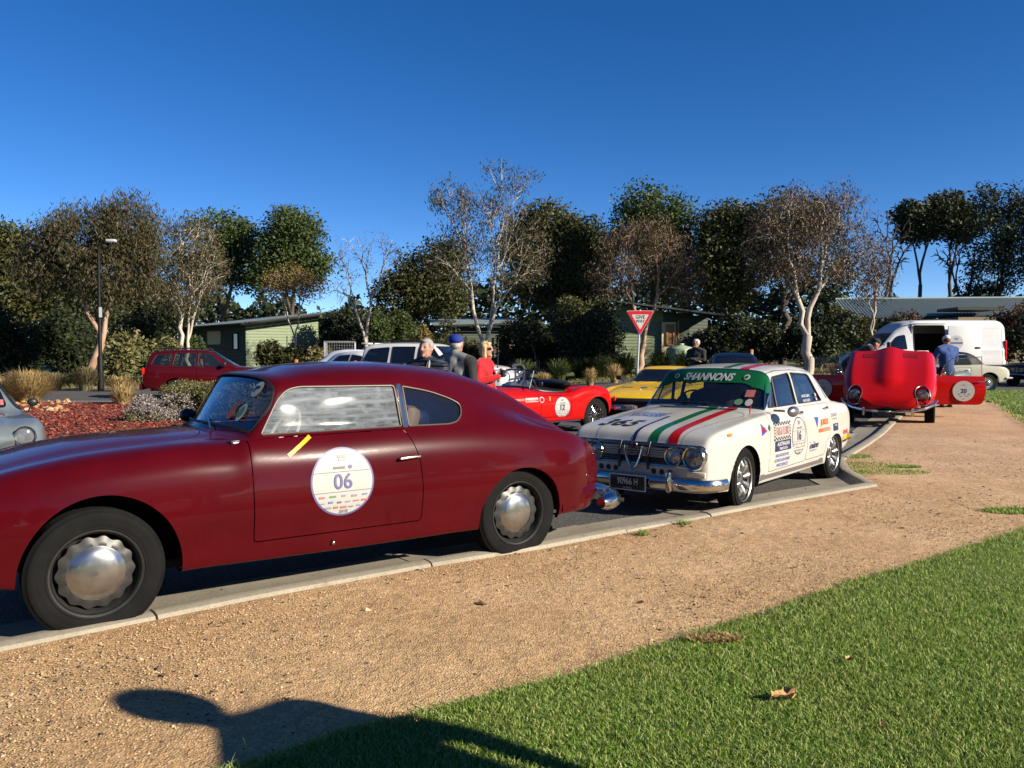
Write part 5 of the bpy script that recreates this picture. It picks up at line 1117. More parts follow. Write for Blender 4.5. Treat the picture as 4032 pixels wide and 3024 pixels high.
# ---------------------------------------------------------------- red roadster 12
M['red_paint'] = pbr('bright_red_paint', (.33, .004, .0035), .38, coat=1, var=.04)
def roadster(label, loc, rz, paint, num):
    car = thing('open_roadster', label, 'car', loc, rz)
    def ex(S):      # rear wing swell behind the door
        pass
    low = [(-.75, .40), (-.4, .30), (.4, .24), (2.0, .24), (2.7, .30), (3.15, .42)]
    belt = [(-.75, .58), (-.5, .72), (0, .83), (.5, .80), (1.0, .76), (1.45, .735), (1.75, .745), (2.05, .84), (2.39, .87), (2.7, .82), (2.95, .70), (3.15, .54)]
    top = [(-.75, .64), (-.5, .78), (0, .87), (.5, .875), (.85, .88), (.90, .87), (1.75, .80), (2.0, .855), (2.39, .87), (2.7, .82), (2.95, .70), (3.15, .55)]
    w = [(-.75, .45), (-.5, .66), (-.1, .72), (.6, .70), (1.6, .705), (2.0, .73), (2.39, .745), (2.75, .72), (3.0, .62), (3.15, .48)]; wt = [(-.75, .3), (0, .45), (1.0, .5), (2.0, .5), (2.8, .42), (3.15, .3)]
    S, bv, W_, ds, F0 = gcar(car, paint, low, belt, top, w, wt, [(0, .33, .36, .36), (2.39, .33, .345, .345)], wheelspec=('wire', .325, .155, .20, .60, M['chrome']), doors=[rpoly([(.98, .72), (.98, .33), (1.72, .33), (1.74, .72)], .05)], smooth=5, belt_in=.90, nose_bow=.15, tail_bow=.16, trim='chrome', handles=False)
    # open cockpit: dark well and tonneau
    ck = MB()
    n = 24; V = []
    for i in range(n):
        a = 2*math.pi*i/n; x = 1.42+.50*math.copysign(abs(math.cos(a))**.6, math.cos(a)); y = .53*math.copysign(abs(math.sin(a))**.6, math.sin(a)); h = bv.ray_cast(Vector((x, y, 3)), Vector((0, 0, -1)))[0]; V.append((x, y, (h.z if h else .8)+.012))
    ck.add(V+[(1.42, 0, .86)], [(i, (i+1) % n, n) for i in range(n)]); ck.build('tonneau_cover', M['black'], car)
    MB().tube(V, .018, 6, closed=True).build('cockpit_rim', M['black'], car)
    hd = MB(); hd.ell((1.86, 0, .90), (.20, .55, .10)); hd.ell((1.75, 0, .93), (.10, .5, .06)); hd.build('folded_hood', M['black'], car)
    # windscreen
    fr = [(.78, -.60, .86), (.92, -.56, 1.17), (.90, -.3, 1.19), (.885, 0, 1.195), (.90, .3, 1.19), (.92, .56, 1.17), (.78, .60, .86)]
    wf = MB(); wf.tube(fr, .010, 6); wf.tube([(.78, -.60, .86), (.72, 0, .885), (.78, .60, .86)], .010, 6); wo = wf.build('windscreen_frame', M['navy'], car)
    gl = MB(); gl.add([(.78, -.59, .86), (.72, 0, .885), (.78, .59, .86), (.92, .55, 1.17), (.885, 0, 1.19), (.92, -.55, 1.17)], [(0, 1, 4, 5), (1, 2, 3, 4)]); gl.build('windscreen', M['clear'], wo, smooth=False)
    for s in (-1, 1): MB().tube([(1.0, s*.62, .80), (.90, s*.60, .98), (.84, s*.585, 1.06)], .009, 6).build('screen_stay', M['chrome'], wo)
    scr = lambda y, z: (lambda u, v: (.78+.14*((z+v-.86)/.31)-.035, y-u, z+v))
    if num:
        V2, T2 = text2d('12', .10, .02, .15); decal(wo, 'race_number', V2, T2, scr(-.40, 1.11), M['orange']); decal(wo, 'club_sticker', *disc2d(.05, 16, .035), scr(-.30, .97), M['green2']); decal(wo, 'permit_sticker', *disc2d(.04, 18), scr(-.43, .945), M['offw'])
        roundel(ds[0][0], ds[0][1], bv, 1.50, .50, .195, num, -1, lift=.009, numsize=.10)
        sd_ = lambda x, z: on_side(bv, x, z, -1, .004)
        tb = decal(car, 'wing_banner', *rect2d(.30, .075, 6, 1), sd_(.76, .66), M['offw']); V2, T2 = text2d('TARGA FLORIO', .035, .01); decal(tb, 'banner_lettering', V2, T2, on_side(bv, .76, .65, -1, .007), M['red'])
        decal(car, 'wing_banner', *rect2d(.30, .04, 6, 1), sd_(.44, .668), M['pink']); decal(car, 'round_badge', *disc2d(.055, 20), sd_(1.0, .655), M['offw']); decal(car, 'badge_centre', *disc2d(.04, 16), on_side(bv, 1.0, .655, -1, .007), M['red']); decal(car, 'yellow_tick', *rect2d(.02, .08, 1, 2), on_side(bv, 1.20, .67, -1, .004, -.3), M['yellow'])
    mr = MB(); mr.tube([(1.0, -.60, .84), (1.0, -.64, .90)], .008, 5); mr.box((1.0, -.66, .94), (.03, .10, .07), bev=.01); mr.build('door_mirror', M['black'], car)
    lampset(car, [(-.60, -.50, .60), (-.60, .50, .60)], .085)
    for s in (-1, 1): MB().ell((3.08, s*.52, .60), (.03, .035, .05)).build('tail_lamp', M['redlens'], car)
    bp = [(2.95, -.66), (3.14, -.6), (3.22, -.3), (3.23, 0)]; bp += [(x, -y) for x, y in bp[-2::-1]]; MB().tube([(x, y, .42) for x, y in bp], .032, 8).build('rear_bumper', M['chrome'], car)
    MB().tube([(.3, -.66, .235), (2.0, -.66, .235)], .012, 6).build('sill_pipe', M['chrome'], car)
    for s in (-1, 1): seat(car, 1.35, s*.27, .35, M['black'], h=.42)
    return car
# ---------------------------------------------------------------- yellow sports car
def yellow_sports():
    paint = pbr('yellow_paint', (.60, .37, .005), .38, coat=1, var=.04)
    car = thing('yellow_sports_car', 'low yellow wedge sports car with black bumper between roadster and white saloon', 'car', (2.95, 18.0, .0), R(62))
    low = [(-.95, .34), (-.5, .24), (.4, .18), (2.3, .20), (3.0, .34), (3.3, .4)]; belt = [(-.95, .56), (-.6, .66), (0, .74), (.6, .76), (1.3, .78), (2.0, .80), (2.6, .84), (3.1, .82), (3.3, .74)]
    top = [(-.95, .58), (-.6, .68), (0, .75), (.5, .79), (.72, .82), (1.45, 1.17), (1.7, 1.205), (2.0, 1.195), (2.45, 1.08), (2.85, .88), (3.1, .83), (3.3, .75)]
    w = [(-.95, .74), (-.6, .82), (0, .86), (1.3, .87), (2.5, .87), (3.1, .82), (3.3, .78)]; wt = [(-.95, .6), (.6, .66), (1.45, .58), (2.0, .56), (2.85, .64), (3.3, .6)]
    S, bv, W_, ds, F0 = gcar(car, paint, low, belt, top, w, wt, [(0, .32, .36, .35), (2.50, .32, .36, .35)], wins=[rpoly([(.95, .82), (1.45, 1.10), (2.0, 1.12), (2.15, .85)], .04)], ws=(.6, 1.5, .85, 1.13, .60, .50), wheelspec=('alloy', .32, .19, .20, .72, M['alloy']), doors=[rpoly([(.72, .78), (.75, .30), (1.95, .30), (2.0, .78)], .05)], glass='dark', roofr=.06)
    top_ = lambda x, y: on_top(bv, x, y, (0, -1), (1, 0), .004)
    for y in (-.38, .38): decal(car, 'bonnet_vent', *rect2d(.26, .10, 4, 2), top_(-.05, y), M['black'])
    decal(car, 'round_bonnet_badge', *disc2d(.12, 24), top_(-.12, -.02), M['offw']); decal(car, 'badge_centre', *disc2d(.085, 20), on_top(bv, -.12, -.02, (0, -1), (1, 0), .008), M['blue']); decal(car, 'badge_flash', *rect2d(.10, .05, 3, 1), on_top(bv, -.12, -.02, (0, -1), (1, 0), .012), M['red'])
    for y in (-.55, .55): decal(car, 'headlamp_lid_line', *rect2d(.34, .006, 4, 1), top_(-.34, y), M['black']); decal(car, 'headlamp_lid_line', *rect2d(.34, .006, 4, 1), top_(-.60, y), M['black'])
    bp = [(-.62, -.86), (-.90, -.80), (-1.04, -.5), (-1.07, 0)]; bp += [(x, -y) for x, y in bp[-2::-1]]; MB().tube([(x, y, .50) for x, y in bp], .055, 8).build('front_bumper', M['black'], car)
    num_plate(car, (-1.085, .05, .36), (0, 0, -math.pi/2), .52, .12, 'UAV 793', pbr('plate_ink', (.02, .02, .02), .5), pbr('plate_silver', (.33, .33, .34), .4), None, .08, .9)
    MB().box((-.98, 0, .38), (.08, 1.3, .16), bev=.03).build('air_intake', M['black'], car)
    for y0, y1 in ((.45, -.1), (-.05, -.5)): MB().tube([(.70, y0, .845), (.86, y1, .93)], .008, 5).build('wiper', M['black'], car)
    for s in (-1, 1):
        mr = MB(); mr.tube([(.95, s*.84, .83), (.95, s*.92, .90)], .012, 5); mr.box((.94, s*.96, .93), (.07, .15, .10), bev=.03); mr.build('door_mirror', M['black'], car)
    cabin(car, 1.55, .33, .35, M['seat'])
    return car
# ---------------------------------------------------------------- silver roadster 33 at the left edge
M['silver_paint'] = pbr('silver_grey_paint', (.14, .165, .18), .34, .3, coat=.8, var=.06)
def silver_roadster():
    car = thing('silver_roadster', 'silver grey roadster facing the camera with orange 33 on its windscreen', 'car', (-5.735, 8.42, 0), R(126))
    low = [(-.70, .36), (-.4, .27), (.5, .22), (2.3, .24), (3.1, .40)]; belt = [(-.70, .60), (-.5, .70), (-.1, .77), (.5, .765), (1.0, .75), (2.3, .80), (2.8, .74), (3.1, .58)]
    top = [(-.70, .66), (-.5, .745), (-.1, .80), (.5, .815), (.75, .82), (.85, .82), (1.2, 1.12), (1.5, 1.19), (1.85, 1.16), (2.2, .90), (2.8, .78), (3.1, .62)]
    w = [(-.70, .58), (-.5, .70), (-.1, .755), (1.0, .76), (2.2, .76), (2.8, .68), (3.1, .52)]; wt = [(-.70, .40), (.7, .52), (1.2, .46), (1.85, .48), (2.2, .5), (3.1, .3)]
    S, bv, W_, ds, F0 = gcar(car, M['silver_paint'], low, belt, top, w, wt, [(0, .31, .34, .33), (2.33, .31, .34, .33)], wins=[rpoly([(1.05, .80), (1.28, 1.08), (1.85, 1.08), (1.95, .82)], .04)], ws=(.75, 1.3, .845, 1.10, .50, .42), wheelspec=('wire', .31, .15, .19, .62, M['chrome']), doors=[rpoly([(.95, .74), (.97, .30), (1.75, .30), (1.78, .74)], .05)], nose_bow=.22, belt_in=.92, glass='dark', trim='chrome', smooth=5)
    lampset(car, [(-.565, -.53, .625), (-.565, .53, .625)], .092)
    rf = MB()
    for i in range(11):
        for j in range(9): pass
    sl = loft([[(x, .46*k, z-.06*(k**2)*(1 if x < 1.9 else 1)) for k in (1.0, .95, .8, .6, .3, 0)] for x, z in ((1.20, 1.135), (1.35, 1.18), (1.6, 1.205), (1.85, 1.18), (2.1, .98))], 24, 16, smooth=2); sl.obj('soft_top', M['black'], car)
    gr = MB()
    for i in range(11): gr.tube([(-.775+.004*abs(i-5), -.20+.04*i, .42), (-.785+.004*abs(i-5), -.20+.04*i, .58)], .006, 5)
    gr.build('grille', M['chrome'], car); MB().box((-.735, 0, .50), (.05, .50, .20), bev=.05).build('grille_opening', M['black'], car)
    bp = [(-.55, -.74), (-.74, -.62), (-.84, -.3), (-.86, 0)]; bp += [(x, -y) for x, y in bp[-2::-1]]; MB().tube([(x, y, .40) for x, y in bp], .035, 8).build('front_bumper', M['chrome'], car)
    for y in (-.34, .34): MB().box((-.86, y, .455), (.05, .045, .17), bev=.02).build('overrider', M['chrome'], car)
    if W_['windscreen'][1]:
        wb = W_['windscreen'][1]
        f = lambda y, z: (lambda u, v: (lambda h: (h[0] if h[0] is not None else Vector((1.0, y-u, z+v)))+Vector((-.012, 0, .005)))(wb.ray_cast(Vector((-3, y-u, z+v)), Vector((1, 0, 0)))))
        V2, T2 = text2d('33', .085, .02, .1); decal(W_['windscreen'][0], 'race_number', V2, T2, f(-.30, 1.03), M['orange'])
        decal(W_['windscreen'][0], 'club_sticker', *disc2d(.045, 14, .035), f(-.30, .895), M['green2']); decal(W_['windscreen'][0], 'permit_sticker', *disc2d(.03, 16, .04), f(-.39, .90), M['offw']); decal(W_['windscreen'][0], 'pink_sticker', *rect2d(.04, .06, 1, 1), f(-.44, .90), M['pink'])
    for s in (-1, 1):
        mr = MB(); mr.tube([(.95, s*.70, .78), (.95, s*.73, .86)], .01, 5); mr.ell((.95, s*.75, .90), (.04, .06, .05)); mr.build('door_mirror', M['black'], car)
    MB().tube([(.78, -.40, .83), (.80, -.1, .85)], .006, 5).build('wiper', M['black'], car)
    cabin(car, 1.5, .28, .38, M['seat'], False)
    return car
# ---------------------------------------------------------------- red wagon, white four-wheel drive, and other daily cars
def red_wagon():
    paint = pbr('dark_red_metallic', (.048, .002, .004), .38, .1, coat=1)
    car = thing('red_wagon', 'dark red station wagon with roof rails parked across the road behind bushes', 'car', (-8.9, 28.35, 0), R(193))
    low = [(-.90, .30), (-.5, .24), (.5, .24), (2.4, .24), (3.2, .32), (3.6, .40)]; belt = [(-.90, .74), (-.6, .90), (0, .98), (.6, 1.02), (1.5, 1.04), (2.6, 1.06), (3.4, 1.07), (3.58, 1.0)]
    top = [(-.90, .78), (-.6, .95), (0, 1.04), (.45, 1.08), (.62, 1.11), (1.35, 1.58), (1.6, 1.64), (2.2, 1.66), (2.8, 1.64), (3.2, 1.60), (3.36, 1.50), (3.5, 1.12), (3.58, 1.02)]
    w = [(-.90, .76), (-.6, .84), (0, .88), (1.5, .89), (3.0, .88), (3.4, .84), (3.58, .80)]; wt = [(-.90, .6), (.5, .70), (1.35, .62), (2.2, .64), (3.2, .62), (3.5, .68), (3.58, .68)]
    w1 = rpoly([(.98, 1.08), (1.42, 1.50), (1.80, 1.54), (1.82, 1.08)], .03); w2 = rpoly([(1.88, 1.08), (1.88, 1.54), (2.52, 1.53), (2.62, 1.09)], .03); w3 = rpoly([(2.70, 1.10), (2.62, 1.52), (3.12, 1.48), (3.30, 1.14)], .06)
    S, bv, W_, ds, F0 = gcar(car, paint, low, belt, top, w, wt, [(0, .34, .37, .37), (2.53, .34, .37, .37)], wins=[w1, w2, w3], ws=(.5, 1.5, 1.13, 1.56, .66, .56), rs=(3.2, 3.6, 1.14, 1.50, .62, .55), wheelspec=('alloy', .33, .20, .21, .76, M['alloy']), side=1, doors=[rpoly([(.72, 1.06), (.75, .34), (1.83, .34), (1.85, 1.06)], .05), rpoly([(1.87, 1.06), (1.85, .34), (2.2, .34), (2.38, .7), (2.62, .78), (2.64, 1.06)], .05)], nosep=(.07, .03))
    for s in (-1, 1):
        MB().tube([(1.5, s*.58, 1.63), (1.6, s*.58, 1.70), (3.0, s*.57, 1.70), (3.1, s*.57, 1.60)], .022, 6).build('roof_rail', M['black'], car); MB().box((3.53, s*.74, .93), (.10, .16, .22), bev=.04).build('tail_lamp', M['redlens'], car)
        mr = MB(); mr.tube([(.95, s*.86, 1.08), (.95, s*.92, 1.12)], .02, 5); mr.box((.95, s*1.0, 1.16), (.10, .18, .15), bev=.05); mr.build('door_mirror', M['black'], car)
    MB().box((3.62, 0, .42), (.10, 1.5, .22), bev=.05).build('rear_bumper', paint, car); cabin(car, 1.55, .38, .62, M['seat'], True, 2.45); MB().box((.85, 0, .95), (.35, 1.3, .2), bev=.05).build('dashboard', M['black'], car)
    return car
def white_suv():
    paint = pbr('white_paint', (.50, .50, .49), .35, coat=1)
    car = thing('white_four_wheel_drive', 'white four wheel drive wagon with chrome bull bar behind the three talkers', 'car', (-.72, 23.25, 0), R(162))
    low = [(-.80, .50), (-.4, .42), (.5, .36), (2.6, .36), (3.3, .44), (3.85, .50)]; belt = [(-.80, .92), (-.5, 1.06), (0, 1.12), (.7, 1.16), (2.0, 1.18), (3.5, 1.20), (3.82, 1.14)]
    top = [(-.80, .95), (-.5, 1.12), (0, 1.20), (.55, 1.24), (.70, 1.27), (1.3, 1.74), (1.55, 1.80), (2.4, 1.83), (3.2, 1.81), (3.55, 1.74), (3.72, 1.24), (3.82, 1.16)]
    w = [(-.80, .82), (-.5, .90), (0, .93), (1.5, .94), (3.3, .93), (3.7, .88), (3.82, .84)]; wt = [(-.80, .66), (.6, .74), (1.3, .66), (2.4, .69), (3.5, .67), (3.82, .72)]
    w1 = rpoly([(.98, 1.22), (1.36, 1.66), (1.80, 1.70), (1.82, 1.22)], .03); w2 = rpoly([(1.90, 1.22), (1.90, 1.70), (2.62, 1.70), (2.62, 1.22)], .03); w3 = rpoly([(2.72, 1.23), (2.70, 1.69), (3.36, 1.64), (3.54, 1.28)], .08)
    S, bv, W_, ds, F0 = gcar(car, paint, low, belt, top, w, wt, [(0, .40, .42, .42), (2.79, .40, .42, .42)], wins=[w1, w2, w3], ws=(.5, 1.45, 1.30, 1.72, .70, .60), rs=(3.5, 3.8, 1.28, 1.66, .6, .55), wheelspec=('alloy', .39, .25, .23, .80, M['alloy']), side=1, glass='dark', doors=[rpoly([(.75, 1.20), (.78, .48), (1.85, .48), (1.86, 1.20)], .05), rpoly([(1.88, 1.20), (1.87, .48), (2.35, .48), (2.5, .85), (2.65, .9), (2.66, 1.20)], .05)], trim='black', nosep=(.07, .03))
    bb = MB()
    for s in (-1, 1):
        bb.tube([(-.85, s*.42, .50), (-1.0, s*.44, .80), (-1.0, s*.45, 1.12), (-.92, s*.42, 1.18)], .032, 8); bb.tube([(-1.0, s*.45, 1.10), (-.92, s*.80, 1.06), (-.70, s*.92, .96), (-.66, s*.93, .72)], .030, 8)
    bb.tube([(-.94, -.45, 1.18), (-.97, 0, 1.20), (-.94, .45, 1.18)], .032, 8); bb.tube([(-1.0, -.44, .86), (-1.0, .44, .86)], .026, 8); bb.build('bull_bar', M['alloy'], car)
    MB().box((-.92, 0, .60), (.22, 1.7, .26), bev=.06).build('front_bumper', M['alloy'], car)
    for s in (-1, 1):
        MB().ell((-.72, s*.72, .96), (.14, .16, .11)).build('headlamp', M['lens'], car); MB().tube([(1.5, s*.60, 1.80), (1.6, s*.60, 1.88), (3.2, s*.60, 1.87), (3.3, s*.60, 1.78)], .022, 6).build('roof_rail', M['black'], car); MB().box((3.78, s*.80, 1.10), (.08, .14, .42), bev=.04).build('tail_lamp', M['redlens'], car)
        mr = MB(); mr.box((.95, s*1.04, 1.28), (.12, .18, .18), bev=.05); mr.tube([(.95, s*.9, 1.22), (.95, s*1.0, 1.26)], .02, 5); mr.build('door_mirror', paint, car)
    MB().tube([(-.60, .80, 1.10), (-.62, .80, 1.6), (-.64, .80, 2.02)], [.016, .006, .004], 5).build('whip_aerial', M['black'], car); MB().box((3.6, 0, 1.80), (.25, 1.1, .05), bev=.02).build('rear_spoiler', paint, car)
    cabin(car, 1.5, .4, .75, M['seat'], True, 2.5); return car
def plain_car(name, label, loc, rz, col, h=1.45, side=-1, glass='dark', metal=.3):
    """modern five-door hatchback"""
    k = h/1.45; paint = pbr(name+'_paint', col, .35, metal, coat=1); car = thing(name, label, 'car', loc, rz)
    low = [(-.85, .28*k), (-.4, .22*k), (2.5, .22*k), (3.2, .30*k), (3.45, .38*k)]; belt = [(-.85, .66*k), (-.5, .78*k), (0, .86*k), (1.5, .93*k), (2.8, .97*k), (3.3, .98*k), (3.45, .9*k)]
    top = [(-.85, .70*k), (-.5, .82*k), (0, .92*k), (.5, .98*k), (1.25, 1.36*k), (1.6, 1.44*k), (2.1, 1.45*k), (2.7, 1.38*k), (3.2, 1.10*k), (3.45, .95*k)]
    w = [(-.85, .72), (-.5, .82), (0, .87), (2.5, .87), (3.2, .82), (3.45, .76)]; wt = [(-.85, .55), (.5, .66), (1.25, .56), (2.1, .58), (2.8, .54), (3.45, .6)]
    S, bv, W_, ds, F0 = gcar(car, paint, low, belt, top, w, wt, [(0, .31, .35, .35), (2.6, .31, .35, .35)], wins=[rpoly([(.85, .97*k), (1.3, 1.28*k), (1.75, 1.33*k), (1.76, .98*k)], .03), rpoly([(1.82, .98*k), (1.81, 1.33*k), (2.4, 1.29*k), (2.75, 1.03*k)], .04)], ws=(.4, 1.4, 1.0*k, 1.32*k, .64, .52), rs=(2.6, 3.4, 1.03*k, 1.28*k, .56, .48), ns=90, nk=40, wheelspec=('alloy', .31, .19, .20, .74, M['alloy']), side=side, glass=glass)
    for s in (-1, 1):
        MB().ell((-.76, s*.66, .66*k), (.12, .14, .07)).build('headlamp', M['lens'], car); MB().box((3.42, s*.66, .80*k), (.08, .18, .18), bev=.04).build('tail_lamp', M['redlens'], car); MB().box((.85, s*.96, 1.0*k), (.09, .16, .11), bev=.04).build('door_mirror', paint, car)
    cabin(car, 1.5, .36, .45*k, M['seat'], True, 2.3); return car
# ---------------------------------------------------------------- delivery van with its side door open
def white_van():
    paint = pbr('van_white', (.50, .50, .51), .38, coat=.6, var=.03); car = thing('delivery_van', 'tall white delivery van with its sliding side door open', 'van', (14.1, 32.2, .33), R(3))
    low = [(-.90, .50), (-.4, .40), (.6, .36), (3.6, .36), (4.6, .42), (5.0, .48)]; belt = [(-.90, .95), (-.6, 1.12), (-.1, 1.22), (.4, 1.28), (2, 1.32), (4.9, 1.32), (5.0, 1.28)]
    top = [(-.90, 1.0), (-.6, 1.18), (-.25, 1.32), (.75, 2.20), (1.1, 2.42), (1.5, 2.50), (3, 2.53), (4.7, 2.53), (4.92, 2.45), (5.0, 2.35)]
    w = [(-.90, .80), (-.6, .93), (-.1, 1.0), (.6, 1.02), (4.8, 1.02), (5.0, .99)]; wt = [(-.90, .66), (-.25, .80), (.75, .78), (1.5, .86), (4.8, .86), (5.0, .84)]
    wn = rpoly([(.22, 1.34), (.68, 1.86), (1.0, 1.92), (1.06, 1.36)], [.03, .12, .06, .04])
    def ex(S): pass
    fx = None
    S, bv, W_, ds, F0 = gcar(car, paint, low, belt, top, w, wt, [(0, .38, .42, .42), (3.75, .38, .42, .42)], wins=[wn], ws=(-.3, .95, 1.36, 2.0, .80, .70), wheelspec=('disc', .34, .20, .20, .88, M['black']), nosep=(.08, .02), roofr=.16, tail_bow=.02, glass='dark', bodyname='body_temp', tuck=.97, belt_in=.99)
    body = [o for o in car.children if o.name.startswith('body_temp')][0]; bpy.data.objects.remove(body)
    op = rpoly([(1.32, .55), (1.32, 2.28), (2.55, 2.28), (2.55, .55)], .08); O, S = S.cut(side_sdf(op, -1))
    seam, S2 = None, S
    S.obj('body', paint, car)
    MB().tube(outline3(bv, dense(op, .1), -1, -.004), .02, 6, closed=True).build('door_opening_frame', M['black'], car)
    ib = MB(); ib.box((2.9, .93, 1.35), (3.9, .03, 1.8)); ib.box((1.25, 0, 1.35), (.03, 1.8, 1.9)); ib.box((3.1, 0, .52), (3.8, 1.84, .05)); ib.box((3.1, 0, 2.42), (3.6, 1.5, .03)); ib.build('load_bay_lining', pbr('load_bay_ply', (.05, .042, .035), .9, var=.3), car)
    for i, (x0, x1) in enumerate(((2.62, 3.85), (3.85, 4.85))):
        for zz in (1.30, 2.18): MB().tube([Vector(on_side(bv, x, zz, -1, .001)(0, 0)) for x in np.linspace(x0+.06, x1-.05, 8)], .006, 4).build('panel_crease', pbr('crease_grey', (.45, .45, .45), .5), car)
        MB().tube([Vector(on_side(bv, x1-.02, z, -1, .001)(0, 0)) for z in np.linspace(.65, 2.2, 8)], .006, 4).build('panel_seam', pbr('seam_grey', (.4, .4, .4), .5), car)
    MB().box(Vector(on_side(bv, 1.8, 2.36, -1, .02)(0, 0)), (1.6, .04, .05), bev=.01).build('door_rail', pbr('rail_grey', (.3, .3, .3), .5), car)
    sdn = MB().box((3.25, -1.06, 1.40), (1.30, .05, 1.72), bev=.03).build('sliding_door', paint, car); MB().box((3.78, -1.10, 1.42), (.20, .02, .07), bev=.01).build('door_handle', M['black'], sdn)
    decal(sdn, 'round_door_sticker', *disc2d(.28, 28), lambda u, v: (2.92+u, -1.088, 1.62+v), M['offw']); decal(sdn, 'sticker_bar', *rect2d(.50, .08, 2, 1), lambda u, v: (2.92+u, -1.091, 1.60+v), M['lilac']); decal(sdn, 'sticker_crest', *rect2d(.16, .08, 2, 1), lambda u, v: (2.92+u, -1.091, 1.76+v), M['blue2'])
    MB().box((4.99, 0, .72), (.14, 1.9, .36), bev=.05).build('rear_bumper', M['rubber'], car)
    for s in (-1, 1):
        MB().box((4.35, s*1.025, .62), (1.15, .03, .30), bev=.012).build('wheel_arch_cladding', M['rubber'], car); MB().box((4.965, s*.965, 1.32), (.07, .10, .78), bev=.03).build('tail_lamp', M['redlens'], car); MB().ell((-.62, s*.80, 1.05), (.2, .1, .16)).build('headlamp', M['lens'], car)
        mr = MB(); mr.tube([(.30, s*1.0, 1.30), (.22, s*1.12, 1.34)], .03, 6); mr.box((.2, s*1.2, 1.45), (.10, .20, .38), bev=.05); mr.build('door_mirror', M['rubber'], car)
    MB().box((-.85, 0, .55), (.25, 1.8, .4), bev=.1).build('front_bumper', M['rubber'], car); seat(car, .75, -.45, .95, M['seat'], head=True); seat(car, .75, .45, .95, M['seat'], head=True)
    return car
def carton(label, loc, d, col, rz=0):
    t = thing('carton', label, 'box', loc, rz); m = pbr('carton_board', col, .8, var=.12, vscale=8); MB().box((0, 0, d[2]/2), d, bev=.006).build('box_body', m, t); MB().box((0, 0, d[2]+.0015), (d[0]*.98, .05, .002)).build('packing_tape', M['tan'], t)
    return t
# ---------------------------------------------------------------- cream convertible 15, dark coupe at the right edge
def cream_convertible():
    paint = pbr('cream_grey_paint', (.34, .33, .27), .4, coat=.8); car = thing('cream_convertible', 'cream convertible with black soft top and 15 on its door', 'car', (13.2, 27.7, .22), R(2))
    low = [(-.8, .36), (-.4, .26), (2.6, .26), (3.2, .36), (3.45, .44)]; belt = [(-.8, .70), (-.5, .80), (1, .84), (2.2, .86), (3.0, .86), (3.3, .80), (3.45, .70)]
    top = [(-.8, .72), (-.5, .84), (.6, .90), (.85, .91), (1.35, 1.30), (1.6, 1.36), (2.0, 1.35), (2.35, 1.20), (2.62, .92), (3.0, .88), (3.3, .82), (3.45, .72)]
    w = [(-.8, .72), (-.5, .80), (1, .84), (2.8, .83), (3.3, .78), (3.45, .70)]; wt = [(-.8, .6), (.8, .66), (1.4, .56), (2.0, .58), (2.6, .62), (3.45, .6)]
    S, bv, W_, ds, F0 = gcar(car, paint, low, belt, top, w, wt, [(0, .32, .36, .36), (2.62, .32, .36, .36)], wins=[rpoly([(1.0, .90), (1.40, 1.24), (1.95, 1.25), (2.05, .92)], .04)], ws=(.7, 1.45, .94, 1.27, .62, .52), wheelspec=('disc', .315, .17, .20, .70, M['chrome']), doors=[rpoly([(.85, .84), (.88, .32), (2.0, .32), (2.02, .84)], .05)], trim='chrome', ns=110, nk=50)
    st, _ = F0.cut(lambda V, A: np.where((V[:, 0] > 1.33) & (V[:, 0] < 2.66), .93-V[:, 2], 9.)); _, st = st.cut(side_sdf(rpoly([(1.2, .90), (1.40, 1.26), (1.97, 1.27), (2.07, .90)], .04), 0)); st.off(.012).obj('soft_top', M['black'], car)
    roundel(ds[0][0], ds[0][1], bv, 1.45, .62, .19, '15', -1, lift=.009, numsize=.10)
    bp = [(3.2, -.80), (3.45, -.72), (3.54, -.3), (3.55, 0)]; bp += [(x, -y) for x, y in bp[-2::-1]]; MB().tube([(x, y, .48) for x, y in bp], .035, 8).build('rear_bumper', M['chrome'], car)
    cabin(car, 1.5, .35, .42, M['seat'], False, 2.2); return car
